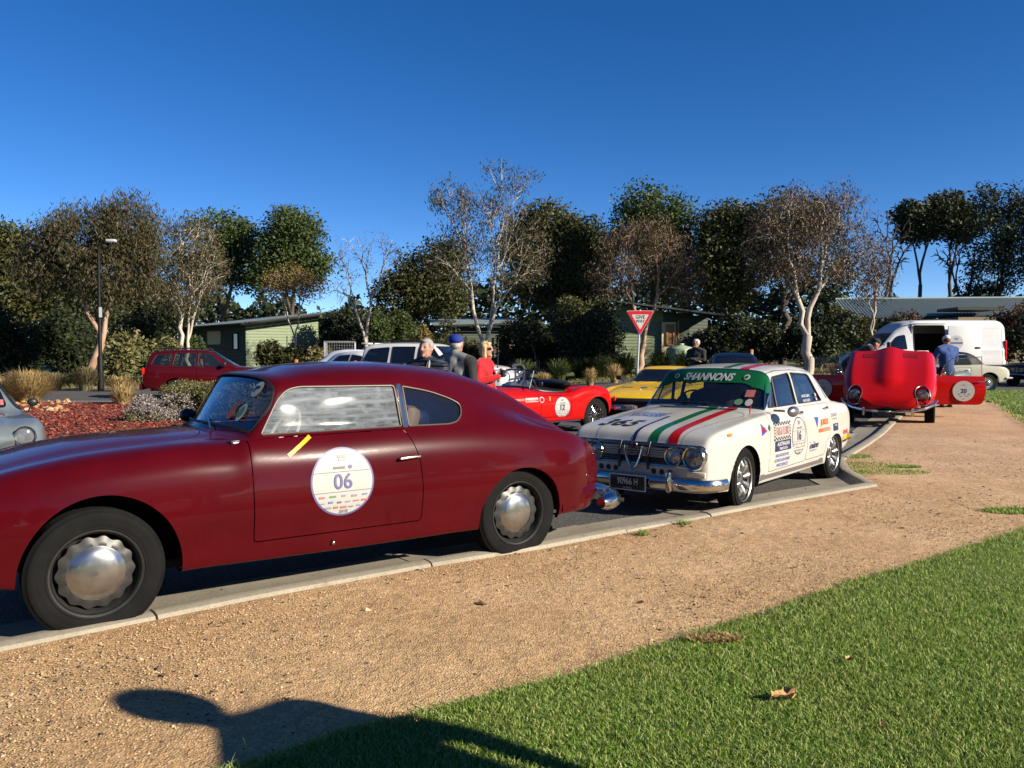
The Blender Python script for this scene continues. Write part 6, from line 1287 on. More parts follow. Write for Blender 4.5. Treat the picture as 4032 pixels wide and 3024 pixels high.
def dark_coupe():
    paint = pbr('midnight_paint', (.008, .012, .022), .3, coat=1); car = thing('dark_coupe', 'midnight blue coupe with twin round headlamps at right edge of the road', 'car', (19.4, 30.3, .27), R(24))
    low = [(-.85, .42), (-.4, .26), (2.6, .26), (3.6, .40)]; belt = [(-.85, .80), (-.5, .84), (1, .88), (3.0, .88), (3.6, .78)]; top = [(-.85, .84), (-.5, .88), (.6, .94), (.85, .95), (1.5, 1.30), (1.9, 1.36), (2.3, 1.33), (2.9, .95), (3.6, .82)]
    w = [(-.85, .78), (-.5, .83), (1, .86), (3, .85), (3.6, .76)]; wt = [(-.85, .7), (.8, .68), (1.5, .56), (2.3, .58), (2.9, .64), (3.6, .62)]
    S, bv, W_, ds, F0 = gcar(car, paint, low, belt, top, w, wt, [(0, .32, .36, .36), (2.62, .32, .36, .36)], wins=[rpoly([(1.1, .94), (1.55, 1.24), (2.3, 1.24), (2.65, .96)], .04)], ws=(.7, 1.6, .98, 1.28, .64, .52), wheelspec=('alloy', .32, .18, .20, .72, M['alloy']), trim='chrome', ns=110, nk=50, glass='dark')
    lampset(car, [(-.90, y, .66) for y in (-.62, -.42, .42, .62)], .075)
    g = MB()
    for s in (-1, 1):
        for k in range(3): g.tube([(-.955, s*.045+.022*(k-1), .52), (-.955, s*.045+.022*(k-1), .76)], .005, 5)
    for k in range(5): g.tube([(-.94, -.30, .58+.035*k), (-.94, .30, .58+.035*k)], .004, 4)
    g.build('grille', M['chrome'], car); MB().tube([(-.62, -.85, .82), (-.86, -.78, .83), (-.935, -.4, .845), (-.945, 0, .85), (-.935, .4, .845), (-.86, .78, .83), (-.62, .85, .82)], .010, 6).build('nose_trim', M['chrome'], car)
    bp = [(-.5, -.86), (-.82, -.8), (-.96, -.4), (-.98, 0)]; bp += [(x, -y) for x, y in bp[-2::-1]]; MB().tube([(x, y, .48) for x, y in bp], .04, 8).build('front_bumper', M['chrome'], car); num_plate(car, (-1.03, 0, .40), (0, 0, -math.pi/2), .36, .12, '', M['white'], M['plate']) if False else None
    cabin(car, 1.6, .35, .42, M['seat'], True, 2.4); return car
# ---------------------------------------------------------------- red sports car with the bonnet tipped forward
def tipped_bonnet_car():
    car = thing('red_sports_car', 'red sports car with long bonnet tipped forward and both doors open', 'car', (7.50, 16.15, .10), R(64)); car.scale = (1.05, 1.05, 1.05)
    P = M['red_paint']
    # the bonnet in its closed position, pivot at the nose, then tipped
    rows = []
    W = interp([(-.95, .30), (-.88, .50), (-.7, .66), (-.4, .76), (0, .80), (.5, .805), (1.05, .80)])
    T = interp([(-.95, .56), (-.88, .64), (-.7, .70), (-.4, .76), (0, .83), (.5, .89), (1.05, .925)])
    L = interp([(-.95, .46), (-.88, .42), (-.7, .38), (-.4, .34), (0, .33), (.5, .33), (1.05, .34)])
    for x in (-.95, -.90, -.80, -.65, -.45, -.2, .1, .4, .7, 1.0, 1.05):
        w, t, l = [float(f(x)[0]) for f in (W, T, L)]; h = t-l
        rows.append([(x, .90*w, l), (x, .97*w, l+.15*h), (x, w, l+.45*h), (x, .97*w, l+.72*h), (x, .89*w, l+.895*h), (x, .77*w, l+.965*h), (x, .60*w, l+.962*h), (x, .42*w, l+.972*h), (x, .2*w, l+.99*h), (x, 0, t)])
    rows = [pillow(rows[0], -.02, .1, .52)]+rows
    S = loft(rows, 150, 90, smooth=3, lam=.4)
    # central power bulge
    bx = np.clip((S.V[:, 0]+.62)/.35, 0, 1); bx = bx*bx*(3-2*bx); hw = .10+.09*bx; up = S.N[:, 2] > .3
    S.V[:, 2] += np.where(up, .062*bx*np.exp(-(np.abs(S.V[:, 1])/hw)**2.4), 0)
    n = 150; G = S.V.reshape(150, -1, 3); S2 = Shell.grid(G, S.A.reshape(150, -1, 2)); S = S2
    # scooped lamp openings in the wings
    hl = lambda s: (lambda V, A: np.where((V[:, 1]*s > .3) & (V[:, 2] > .45) & (V[:, 0] < -.3), np.hypot((V[:, 0]+.70)/.24, (V[:, 1]-s*.56)/.125)-1, 9.)*.12)
    piv = Vector((-.86, 0, .42)); th = R(-18.5)
    root = None
    def keep(o):
        o.location = -piv; return o
    bv0 = S.bvh()
    for s in (-1, 1): hole, S = S.cut(hl(s))
    S.V -= np.array(piv); bon = S.obj('bonnet', P, car); bon.location = piv+Vector((-.02, 0, -.11)); bon.rotation_euler = (0, th, 0)
    bv = F = None
    SS = Shell(S.V+np.array(piv), S.T, S.N, S.A); bv = SS.bvh()
    for y in (-.36, .36):
        b = decal(bon, 'louvre_panel', *rect2d(.24, .20, 4, 4), (lambda yy: lambda u, v: (lambda q: (q[0]-piv[0], q[1]-piv[1], q[2]-piv[2]))(on_top(bv, .78, yy, (0, -1), (1, 0), .006)(u, v)))(y), pbr('red_shade_panel', (.16, .003, .003), .5))
    for s in (-1, 1):
        pts = []
        for i in range(30):
            a = 2*math.pi*i/30; x, y = -.70+.245*math.cos(a), s*.56+.128*math.sin(a); h = bv0.ray_cast(Vector((x, y, 2)), Vector((0, 0, -1)))[0]; z = h.z if h else .60
            if not h or z < .46: z = .55+.2*(x+.9)
            pts.append(Vector((x, y, z+.004))-piv)
        MB().tube(pts, .007, 6, closed=True).build('lamp_surround', M['alloy'], bon)
        c = Vector((-.66, s*.56, .62))-piv
        hb = MB().lathe([(.08, .10), (.105, .02), (.10, -.03), (.088, -.035), (.085, -.02)], 28, 'x', c=c).build('headlamp', M['chrome'], bon); MB().lathe([(0, -.045), (.05, -.036), (.085, -.02)], 24, 'x', c=c).build('lamp_lens', M['lens'], hb); MB().lathe([(0, .05), (.06, .03), (.085, -.01)], 20, 'x', c=c).build('lamp_reflector', M['steel'], hb)
        sc = MB(); sc.box(Vector((-.62, s*.56, .53))-piv, (.46, .23, .02), bev=.008); sc.build('lamp_scoop', P, bon)
        bp = [(-.40, .80), (-.62, .73), (-.82, .58), (-.93, .38), (-.97, .15)]; MB().tube([Vector((x, s*y, .44))-piv for x, y in bp], [.02, .03, .034, .034, .028], 8).build('quarter_bumper', M['chrome'], bon)
        MB().box(Vector((-.955, s*.40, .43))-piv, (.05, .05, .17), bev=.02).build('overrider', M['chrome'], bon)
    MB().tube([Vector((-.975, -.16, .44))-piv, Vector((-.98, .16, .44))-piv], .016, 8).build('mouth_bar', M['chrome'], bon); MB().ell(Vector((-.985, 0, .44))-piv, (.02, .05, .025)).build('nose_badge', M['chrome'], bon); MB().box(Vector((-.90, 0, .44))-piv, (.06, .50, .14), bev=.05).build('mouth', M['black'], bon)
    num_plate(car, (-.98, .06, .24), (0, 0, -math.pi/2), .36, .12, '24792 H', M['grey'], M['plate'], None, .055, .75)
    # frame, engine, scuttle, tub
    en = MB(); en.box((-.05, 0, .52), (.95, .42, .42), bev=.05); en.box((-.05, 0, .76), (.85, .14, .08), bev=.03); en.tube([(-.75, -.32, .40), (.95, -.36, .48)], .025, 6); en.tube([(-.75, .32, .40), (.95, .36, .48)], .025, 6); en.tube([(-.75, -.32, .40), (-.75, .32, .40)], .025, 6); en.build('engine', M['alloy'], car)
    low = [(1.02, .30), (1.3, .26), (2.6, .28), (3.2, .40), (3.4, .48)]; belt = [(1.02, .86), (1.6, .86), (2.2, .88), (2.9, .84), (3.4, .66)]; top = [(1.02, .92), (1.2, .92), (1.35, .90), (2.3, .90), (2.9, .86), (3.4, .68)]; w = [(1.02, .79), (1.6, .80), (2.5, .80), (3.1, .70), (3.4, .5)]; wt = [(1.02, .6), (2, .6), (3.4, .35)]
    gcar(car, P, low, belt, top, w, wt, [(2.44, .32, .35, .34)], wheelspec=('wire', .325, .16, .20, .66, M['chrome']), ns=70, nk=40, nosep=(.02, .05), tail_bow=.2, nose_bow=0)
    for s in (-1, 1): wheel(car, 0, s*.69, .325, .325, .165, .20, 'wire', s, M['chrome'])
    wfm = MB(); wfm.tube([(1.15, -.60, .92), (1.45, -.53, 1.20), (1.42, 0, 1.225), (1.45, .53, 1.20), (1.15, .60, .92)], .010, 6); wfo = wfm.build('windscreen_frame', M['chrome'], car); MB().add([(1.15, -.6, .92), (1.10, 0, .93), (1.15, .6, .92), (1.45, .53, 1.2), (1.42, 0, 1.22), (1.45, -.53, 1.2)], [(0, 1, 4, 5), (1, 2, 3, 4)]).build('windscreen', M['clear'], wfo)
    for s in (-1, 1): seat(car, 1.85, s*.30, .40, M['seat'], head=False, h=.5)
    # doors swung wide
    for s in (-1, 1):
        D = bpy.data.objects.new('door', None)
        po = rpoly([(0, .30), (0, .84), (.08, .87), (.88, .86), (.92, .62), (.86, .30)], [.05, .05, .04, .05, .1, .1]); V = []; nn = len(po)
        b = MB(); sk = lambda z: .035*math.sin(math.pi*(z-.28)/.62)
        V = [(x, -.02-sk(z), z) for x, z in po]+[(x, .05, z) for x, z in po]; cen = [(.45, -.07, .58), (.45, .05, .58)]
        Vs = V+cen; F = [(i, (i+1) % nn, 2*nn) for i in range(nn)]+[(nn+(i+1) % nn, nn+i, 2*nn+1) for i in range(nn)]+[(i, nn+i, nn+(i+1) % nn, (i+1) % nn) for i in range(nn)]
        b.add(Vs, F); d = b.build('door', P, car, ang=50)
        d.location = (1.12, s*.80, .02); d.scale = (1, -s*-1 if False else (1 if s < 0 else -1), 1)
        d.rotation_euler = (0, 0, R(-74) if s < 0 else R(66))
        gl = MB(); gl.add([(.10, .01, .87), (.86, .01, .86), (.84, .0, 1.24), (.30, .0, 1.20), (.16, .01, 1.06)], [(0, 1, 2, 3, 4)]); gl.build('door_glass', M['clear'], d, smooth=False)
        MB().tube([(.10, .01, .87), (.16, .01, 1.06), (.30, 0, 1.20), (.84, 0, 1.24), (.86, .01, .86)], .010, 6).build('glass_frame', M['chrome'], d)
        face = (lambda off: lambda u, v: (.50+u*(1 if s < 0 else -1), -.022-off-.045, .58+v))
        V2, T2 = disc2d(.20, 30); rd = decal(d, 'number_roundel', V2, T2, lambda u, v: (.50+u, -.072, .57+v), M['offw']); V2, T2 = text2d('20', .085, .012); decal(rd, 'number', V2, T2, lambda u, v: (.50+u*(1 if s < 0 else -1), -.075, .575+v), M['navy'])
        for k, (dx, dz, ww) in enumerate(((0, .12, .10), (-.08, -.06, .06), (.02, -.06, .06), (.10, -.06, .06), (-.05, -.10, .05), (.06, -.10, .07), (0, -.15, .05))): decal(rd, 'sponsor_mark', *rect2d(ww*.7, .016, 1, 1), (lambda a, c: lambda u, v: (.50+a+u, -.075, .57+c+v))(dx, dz), M[('grey2', 'grey', 'grey2', 'grey', 'green2', 'grey2', 'pink')[k]])
        MB().box((.80, -.075, .76), (.12, .02, .02), bev=.006).build('door_handle', M['chrome'], d)
        MB().ell((.12, -.10, .92), (.05, .05, .045)).build('door_mirror', M['chrome'], d)
    return car
def cage_trailer():
    t = thing('cage_trailer', 'grey mesh cage trailer parked behind the silver cars', 'trailer', at(1340, 1400, 36).to_tuple()[:2]+(0,), R(10)); m = pbr('galvanised', (.20, .205, .21), .5, .5, var=.2)
    MB().box((0, 0, .62), (1.3, 2.2, .35), bev=.02).build('tray', m, t); c = MB()
    for x in (-.64, .64):
        for y in (-1.08, 0, 1.08): c.tube([(x, y, .75), (x, y, 2.05)], .028, 6)
        for z in (1.2, 2.05): c.tube([(x, -1.08, z), (x, 1.08, z)], .025, 6)
    for y in (-1.08, 1.08):
        for z in (1.2, 2.05): c.tube([(-.64, y, z), (.64, y, z)], .025, 6)
    c.build('cage_frame', m, t); ms = MB()
    for y in (-1.08,):
        for i in range(12): ms.tube([(-.64+.107*i, y, .8), (-.64+.107*i, y, 2.05)], .006, 4)
        for i in range(11): ms.tube([(-.64, y, .85+.115*i), (.64, y, .85+.115*i)], .006, 4)
    ms.build('cage_mesh', m, t)
    for s in (-1, 1): wheel(t, s*.0, 0, .31, .31, .18, .19, 'disc', -1).location = (s*.78, 0, .31)
    for o in t.children:
        if o.name.startswith('wheel'): o.rotation_euler = (0, 0, R(90))
    MB().box((.5, -1.12, .55), (.16, .03, .10)).build('tail_lamp', M['redlens'], t); MB().tube([(0, 1.1, .5), (0, 2.2, .5)], .04, 6).build('drawbar', m, t)
    return t
# ================================================================ people
SKIN = pbr('skin', (.34, .18, .125), .55, var=.08, vscale=20)
def capsule(b, p0, r0, p1, r1, n=10):
    p0, p1 = Vector(p0), Vector(p1); d = p1-p0; L = d.length
    if L < 1e-5: b.ell(p0, (r0,)*3, n, 6); return
    d /= L; pts = []; rad = []
    for k in (0.02, .3, .65, .9): pts.append(p0-d*r0*math.cos(k*math.pi/2)); rad.append(r0*math.sin(k*math.pi/2))
    pts += [p0, p1]; rad += [r0, r1]
    for k in (.9, .65, .3, .02): pts.append(p1+d*r1*math.cos(k*math.pi/2)); rad.append(r1*math.sin(k*math.pi/2))
    b.tube(pts, rad, n)
def fuse(b, name, mat, parent, voxel=.014, it=3):
    """merge overlapping forms into one continuous smooth surface"""
    o = b.build(name, mat, None); m = o.modifiers.new('r', 'REMESH'); m.mode = 'VOXEL'; m.voxel_size = voxel; m.use_smooth_shade = True
    s = o.modifiers.new('s', 'SMOOTH'); s.factor = .5; s.iterations = it
    dg = bpy.context.evaluated_depsgraph_get(); me = bpy.data.meshes.new_from_object(o.evaluated_get(dg)); o.modifiers.clear(); old = o.data; o.data = me; me.name = name; bpy.data.meshes.remove(old)
    if not me.materials: me.materials.append(mat)
    me.polygons.foreach_set('use_smooth', np.ones(len(me.polygons), bool)); o.parent = parent; return o
def hand(b, w, d, curl=.5, side=1, up=Vector((0, 0, 1)), r=.0105):
    """palm with four fingers and a thumb; w wrist point, d direction the hand points"""
    d = Vector(d).normalized(); u = d.cross(up); u = u.normalized() if u.length > .1 else Vector((1, 0, 0)); nn = u.cross(d); w = Vector(w)
    for k in range(4): capsule(b, w, .018, w+d*.085+u*(k-1.5)*.019, .015, 8)
    for k in range(4):
        a = w+d*.09+u*(k-1.5)*.020; l = (.036, .043, .040, .031)[k]; m = a+d*l*math.cos(curl)-nn*l*math.sin(curl); e = m+d*l*.8*math.cos(curl*2.1)-nn*l*.8*math.sin(curl*2.1); capsule(b, a, r, m, r*.95, 7); capsule(b, m, r*.95, e, r*.8, 7)
    t0 = w+d*.025+u*side*.028; t1 = t0+u*side*.030+d*.030-nn*.012; t2 = t1+d*.030-nn*.016+u*side*.004; capsule(b, t0, .013, t1, .0115, 7); capsule(b, t1, .0115, t2, .0095, 7)
def person(label, loc, rz, h=1.75, top=(.02, .02, .025), legs=(.02, .025, .05), hair=(.30, .28, .26), pose='stand', female=False, turn=0., cap=None, hairlen=0., sleeve='long', glasses=False, bulk=1., seated=False, topmat=None, nod=0., extra=None, group=None, voxel=.014):
    """one figure facing -y. Returns the Empty at its feet"""
    t = thing('person', label, 'person', loc, rz, group); k = h/1.75; V = lambda x, y, z: Vector((x, y, z))*k
    sw = (.175 if female else .20)*bulk; hipw = .095; lean = 0.
    J = dict(hl=V(hipw, 0, .93), hr=V(-hipw, 0, .93), kl=V(.11, -.02, .50), kr=V(-.10, -.01, .50), al=V(.13, .02, .09), ar=V(-.11, .01, .09), pel=V(0, 0, .98), wa=V(0, .0, 1.10), ch=V(0, .0, 1.30), sl=V(sw, .01, 1.405), sr=V(-sw, .01, 1.405), nk=V(0, .0, 1.50), hd=V(0, -.02, 1.635),
             el=V(sw+.06, .04, 1.16), er=V(-sw-.06, .04, 1.16), wl=V(sw+.05, -.06, .93), wr=V(-sw-.05, -.06, .93), fl=(0, -.2, -1), fr=(0, -.2, -1))
    if pose == 'cup': J.update(er=V(-sw-.05, .0, 1.17), wr=V(-.06, -.24, 1.24), fr=(.55, -.3, .45), el=V(sw+.05, .03, 1.17), wl=V(sw+.02, -.10, .95))
    if pose == 'crossed': J.update(el=V(sw+.05, -.05, 1.17), er=V(-sw-.05, -.05, 1.17), wl=V(-.08, -.20, 1.20), wr=V(.08, -.22, 1.15), fl=(-1, .1, .1), fr=(1, .1, .1))
    if pose == 'lean':
        J.update(pel=V(0, .10, .96), wa=V(0, .0, 1.06), ch=V(0, -.20, 1.22), sl=V(sw, -.28, 1.32), sr=V(-sw, -.28, 1.32), nk=V(0, -.34, 1.36), hd=V(0, -.45, 1.42), el=V(sw+.08, -.42, 1.08), er=V(-sw-.08, -.42, 1.08), wl=V(.12, -.58, .98), wr=V(-.14, -.60, .98), fl=(0, -1, -.4), fr=(0, -1, -.4))
    if pose == 'work': J.update(el=V(sw+.07, -.08, 1.18), er=V(-sw-.07, -.04, 1.17), wl=V(sw-.02, -.33, 1.06), wr=V(-sw+.02, -.30, 1.05), fl=(-.2, -1, -.2), fr=(.2, -1, -.2))
    if pose == 'photo': J.update(el=V(sw+.16, -.08, 1.22), er=V(-sw-.16, -.08, 1.22), wl=V(.09, -.30, 1.40), wr=V(-.09, -.30, 1.40), fl=(-.2, -.6, .8), fr=(.2, -.6, .8))
    if seated: J.update(kl=V(.14, -.48, .98), kr=V(-.14, -.48, .98), al=V(.14, -.85, .70), ar=V(-.14, -.85, .70), wl=V(.14, -.42, 1.22), wr=V(-.14, -.42, 1.22), el=V(sw+.05, -.15, 1.18), er=V(-sw-.05, -.15, 1.18), fl=(-.3, -1, .3), fr=(.3, -1, .3))
    hd = J['hd']; HM = Matrix.Rotation(turn, 3, 'Z') @ Matrix.Rotation(nod, 3, 'X'); hp = lambda x, y, z: hd+HM @ (Vector((x, y, z))*k)
    def torso(b, g):
        s = (1 if not female else .92)*bulk; capsule(b, J['pel'], (.125*s+g)*k, J['wa'], (.115*s+g)*k, 14); capsule(b, J['wa']+V(.05, 0, 0), (.095*s+g)*k, J['ch']+V(.07, 0, 0), (.105*s+g)*k, 12); capsule(b, J['wa']-V(.05, 0, 0), (.095*s+g)*k, J['ch']-V(.07, 0, 0), (.105*s+g)*k, 12)
        capsule(b, J['ch'], (.115*s+g)*k, (J['sl']+J['sr'])/2-V(0, 0, .02), (.09*s+g)*k, 12)
        for s_ in ('sl', 'sr'): capsule(b, J['ch'], (.10*s+g)*k, J[s_], (.062*s+g)*k, 12)
        capsule(b, J['sl'], (.06*s+g)*k, J['nk']-V(0, 0, .01), (.052+g)*k, 10); capsule(b, J['sr'], (.06*s+g)*k, J['nk']-V(0, 0, .01), (.052+g)*k, 10)
        if female: capsule(b, J['ch']+V(.07, -.07, -.02), (.06+g)*k, J['ch']+V(-.07, -.07, -.02), (.06+g)*k)
    def arms(b, g, fore=True):
        for a, e, w in (('sl', 'el', 'wl'), ('sr', 'er', 'wr')):
            capsule(b, J[a], (.054+g)*k*bulk, J[e], (.043+g)*k, 10)
            if fore: capsule(b, J[e], (.043+g)*k, J[w], (.029+g)*k, 10)
    def legsf(b, g):
        for a, e, w in (('hl', 'kl', 'al'), ('hr', 'kr', 'ar')): capsule(b, J[a], (.088+g)*k, J[e], (.058+g)*k, 12); capsule(b, J[e], (.058+g)*k, J[w], (.040+g)*k, 10)
        capsule(b, J['hl'], (.095+g)*k, J['hr'], (.095+g)*k, 12); capsule(b, J['pel'], (.11+g)*k, J['wa']-V(0, 0, .04), (.108+g)*k, 12)
    b = MB(); torso(b, 0); arms(b, 0); legsf(b, 0); capsule(b, J['nk']-V(0, 0, .03), .056*k, hd-V(0, -.01, .06), .052*k)
    b.ell(hd, (.074*k, .094*k, .112*k), 16, 12, HM); b.ell(hp(0, -.025, -.06), (.056*k, .062*k, .062*k), 12, 8, HM)
    b.ell(hp(0, -.098, -.012), (.014*k, .022*k, .026*k), 8, 6, HM); b.ell(hp(0, -.092, .012), (.012*k, .014*k, .03*k), 8, 6, HM)
    for s in (-1, 1): b.ell(hp(s*.078, .01, -.005), (.012*k, .022*k, .034*k), 8, 6, HM); b.ell(hp(s*.034, -.078, .030), (.03*k, .012*k, .010*k), 8, 5, HM)
    b.ell(hp(0, -.080, -.092), (.026*k, .02*k, .02*k), 8, 6, HM)
    for w, f, s in (('wl', 'fl', 1), ('wr', 'fr', -1)): hand(b, J[w], J[f], .9 if pose in ('cup', 'work', 'photo') or seated else .45, s)
    for a in ('al', 'ar'): b.ell(J[a]+V(0, -.06, -.04), (.045*k, .13*k, .045*k), 10, 6)
    body = fuse(b, 'body', SKIN, t, .011 if voxel < .02 else voxel, 2)
    dark = M['black']
    for s in (-1, 1):
        if not glasses: MB().ell(hp(s*.033, -.083, .012), (.012*k, .008*k, .006*k), 8, 5, HM).build('eye', dark, t)
    MB().ell(hp(0, -.084, -.052), (.024*k, .010*k, .005*k), 8, 5, HM).build('mouth', pbr('lips', (.30, .10, .085), .5), t)
    hm = pbr('hair', hair, .6, var=.35, vscale=40, bump=.6, bscale=70); b = MB()
    if cap is None or hairlen > 0:
        b.ell(hp(0, .022, .030), (.084*k, .094*k, .098*k), 14, 10, HM)
        for s in (-1, 1): b.ell(hp(s*.070, .010, .03), (.022*k, .05*k, .05*k), 8, 6, HM)
        b.ell(hp(0, -.042, .084), (.058*k, .045*k, .028*k), 10, 6, HM)
        if hairlen:
            for s in (-1, -.5, 0, .5, 1): capsule(b, hp(s*.06, .05-.03*abs(s), .015), .032*k, hp(s*.085, .06-.06*abs(s), -hairlen), .03*k)
            for s in (-1, 1): capsule(b, hp(s*.070, -.015, .03), .022*k, hp(s*.088, -.03, -hairlen*.9), .022*k)
    else:
        b.ell(hp(0, .035, -.01), (.078*k, .075*k, .07*k), 12, 8, HM)
    fuse(b, 'hair', hm, t, .012, 1)
    if cap is not None:
        cm = pbr('cap_cloth', cap[0], .8, bump=.3, bscale=200); b = MB(); b.ell(hp(0, .008, .052), (.086*k, .104*k, .072*k), 16, 10, HM); b.ell(hp(0, -.115, .050), (.066*k, .075*k, .010*k), 12, 6, HM); co = fuse(b, 'cap', cm, t, .010, 2)
        if len(cap) > 1: b = MB(); b.ell(hp(0, .048, .050), (.087*k, .072*k, .070*k), 16, 10, HM); fuse(b, 'cap_back_panel', pbr('cap_panel', cap[1], .8), co, .010, 1)
    if glasses:
        b = MB()
        for s in (-1, 1): b.ell(hp(s*.036, -.092, .012), (.030*k, .008*k, .020*k), 10, 6, HM); b.tube([hp(s*.062, -.082, .016), hp(s*.080, .01, .012)], .003, 5)
        b.tube([hp(-.012, -.098, .016), hp(.012, -.098, .016)], .003, 5); b.build('sunglasses', pbr('sunglass_lens', (.01, .01, .012), .1, coat=1), t)
    tm = topmat or pbr('jacket_cloth', top, .75, var=.18, vscale=9, bump=.35, bscale=26, bdist=.02, sheen=.2); b = MB(); torso(b, .022); arms(b, .017, sleeve == 'long')
    if sleeve == 'long': capsule(b, J['nk']-V(0, 0, .02), .068*k, J['nk']+V(0, .01, .02), .066*k)
    if not seated: capsule(b, J['pel']-V(0, 0, .03), .145*k*bulk, J['wa'], .135*k*bulk, 14)
    jk = fuse(b, 'jacket' if sleeve == 'long' else 'polo_shirt', tm, t, voxel, 3)
    b = MB(); legsf(b, .014); fuse(b, 'trousers', pbr('trouser_cloth', legs, .85, var=.2, vscale=12, bump=.3, bscale=40), t, voxel+.002, 3)
    for a in ('al', 'ar'): b = MB(); b.ell(J[a]+V(0, -.055, -.045), (.052*k, .145*k, .045*k), 12, 8); b.v = [(p[0], p[1], max(p[2], .0)) for p in b.v]; b.build('shoe', M['black'], t)
    if extra: extra(t, J, k, V, jk, hp)
    return t
def band(o, t, V, z0, z1, grow, mat, name, cond=None):
    """a strip of another cloth lying over a garment between two heights"""
    me = o.data; n = len(me.vertices); co = np.empty(n*3, np.float32); me.vertices.foreach_get('co', co); co = co.reshape(-1, 3); nr = np.empty(n*3, np.float32); me.vertices.foreach_get('normal', nr); nr = nr.reshape(-1, 3)
    me.calc_loop_triangles(); T = np.empty(len(me.loop_triangles)*3, np.int32); me.loop_triangles.foreach_get('vertices', T); T = T.reshape(-1, 3); S = Shell(co.astype(float), T, nr.astype(float), np.zeros((n, 2)))
    S, _ = S.cut(lambda v, a: np.maximum(z0-v[:, 2], v[:, 2]-z1))
    if cond: S, _ = S.cut(lambda v, a: cond(v))
    if len(S.T): S.off(grow).obj(name, mat, o)
def people():
    navy = pbr('quilted_navy', (.018, .022, .034), .55, bump=0, var=.15)
    nt = navy.node_tree; b_ = nt.nodes['Principled BSDF']; tc = _nd(nt, 'ShaderNodeTexCoord'); wv = _nd(nt, 'ShaderNodeTexWave', bands_direction='Z'); wv.inputs['Scale'].default_value = 5.5; wv.inputs['Distortion'].default_value = .6; nt.links.new(tc.outputs['Object'], wv.inputs[0]); bp = _nd(nt, 'ShaderNodeBump'); bp.inputs['Strength'].default_value = .8; bp.inputs['Distance'].default_value = .03; nt.links.new(wv.outputs['Fac'], bp.inputs['Height']); nt.links.new(bp.outputs[0], b_.inputs['Normal'])
    def collar(t, J, k, V, jk, hp):
        MB().box(J['ch']+V(.10, -.142, .04), (.02, .004, .025)).build('chest_badge', M['white'], jk); MB().tube([J['nk']+V(.045, -.075, -.02), J['ch']+V(.012, -.150, .02), J['wa']+V(0, -.15, 0)], .007, 5).build('zip', M['steel'], jk); MB().tube([J['nk']+V(.06, -.05, .0), J['ch']+V(.06, -.14, .02)], .011, 5).build('camera_strap', M['offw'], jk)
    person('grey haired man in navy quilted jacket looking towards the camera', (-.98, 9.35, 0), R(-14), 1.64, hair=(.22, .21, .20), topmat=navy, legs=(.03, .035, .06), turn=R(-12), bulk=1.0, extra=collar)
    def greyjk(t, J, k, V, jk, hp):
        band(jk, t, V, 1.20*k, 1.60*k, .004, pbr('grey_softshell', (.17, .17, .175), .8, var=.1), 'grey_shoulder_panel', lambda v: np.maximum(.02-v[:, 1], np.abs(v[:, 0])-.19*k)); band(jk, t, V, 1.165*k, 1.20*k, .005, pbr('blue_trim', (.03, .16, .50), .7), 'blue_back_band', lambda v: np.maximum(.02-v[:, 1], np.abs(v[:, 0])-.17*k))
        V2, T2 = text2d('Dunlop', .018, .0) if False else rect2d(.05, .010, 1, 1)
    person('man seen from behind in grey and black jacket with blue cap', (-.665, 9.65, 0), R(148), 1.70, top=(.014, .014, .015), legs=(.03, .03, .04), hair=(.32, .29, .27), cap=((.03, .035, .05), (.010, .028, .19)), bulk=1.1, extra=greyjk, turn=R(8))
    def cup(t, J, k, V, jk, hp):
        c = J['wr']+V(.045, -.055, .05); cp = thing('coffee_cup', 'black takeaway coffee cup with pale lid held by the woman in red', 'cup', (0, 0, 0)); cp.parent = None
        cp.matrix_world = Matrix.Translation(Vector(t.location)) @ Matrix.Rotation(t.rotation_euler[2], 4, 'Z') @ Matrix.Translation(c-Vector((0, 0, .05)))
        MB().lathe([(0, 0), (.029, 0), (.040, .105), (.0, .105)], 18).build('cup_body', M['black'], cp); MB().lathe([(.042, .100), (.043, .110), (.036, .122), (0, .122)], 18).build('lid', M['white'], cp)
        MB().tube([J['nk']+V(0, -.085, -.02), J['ch']+V(0, -.165, -.02), J['wa']+V(0, -.145, -.05)], .005, 5).build('zip', pbr('dark_red_zip', (.2, .01, .01), .6), jk)
        band(t.children[-1] if False else jk, t, V, .90*k, .955*k, .004, pbr('beige_knit', (.50, .40, .30), .9), 'jumper_hem')
    person('blonde woman in red jacket and sunglasses holding a coffee cup', (-.37, 11.05, 0), R(66), 1.64, top=(.36, .006, .010), legs=(.025, .035, .09), hair=(.42, .30, .15), pose='cup', female=True, hairlen=.12, glasses=True, extra=cup)
    _q = at(2742, 1400, 23.); person('grey haired man in black with folded arms near the water tank', (_q.x, 23., Hh(_q.x, 23)), R(-35), 1.80, top=(.012, .012, .014), legs=(.012, .012, .015), hair=(.35, .34, .33), pose='crossed', turn=R(-30), glasses=True, voxel=.018)
    _q = at(3440, 1400, 18.2); person('man in black cap leaning into the red sports car engine bay', (_q.x-.42, 18.3, Hh(_q.x, 18.3)+.09), R(80), 1.84, top=(.014, .014, .017), legs=(.012, .012, .014), hair=(.03, .025, .02), pose='lean', cap=((.02, .02, .022),), nod=R(25), voxel=.018, extra=lambda t, J, k, V, jk, hp: [band(jk, t, V, J['er'].z*.995, J['er'].z+.05, .004, M['offw'], 'white_sleeve_band', lambda v: .2-np.abs(v[:, 0]))])
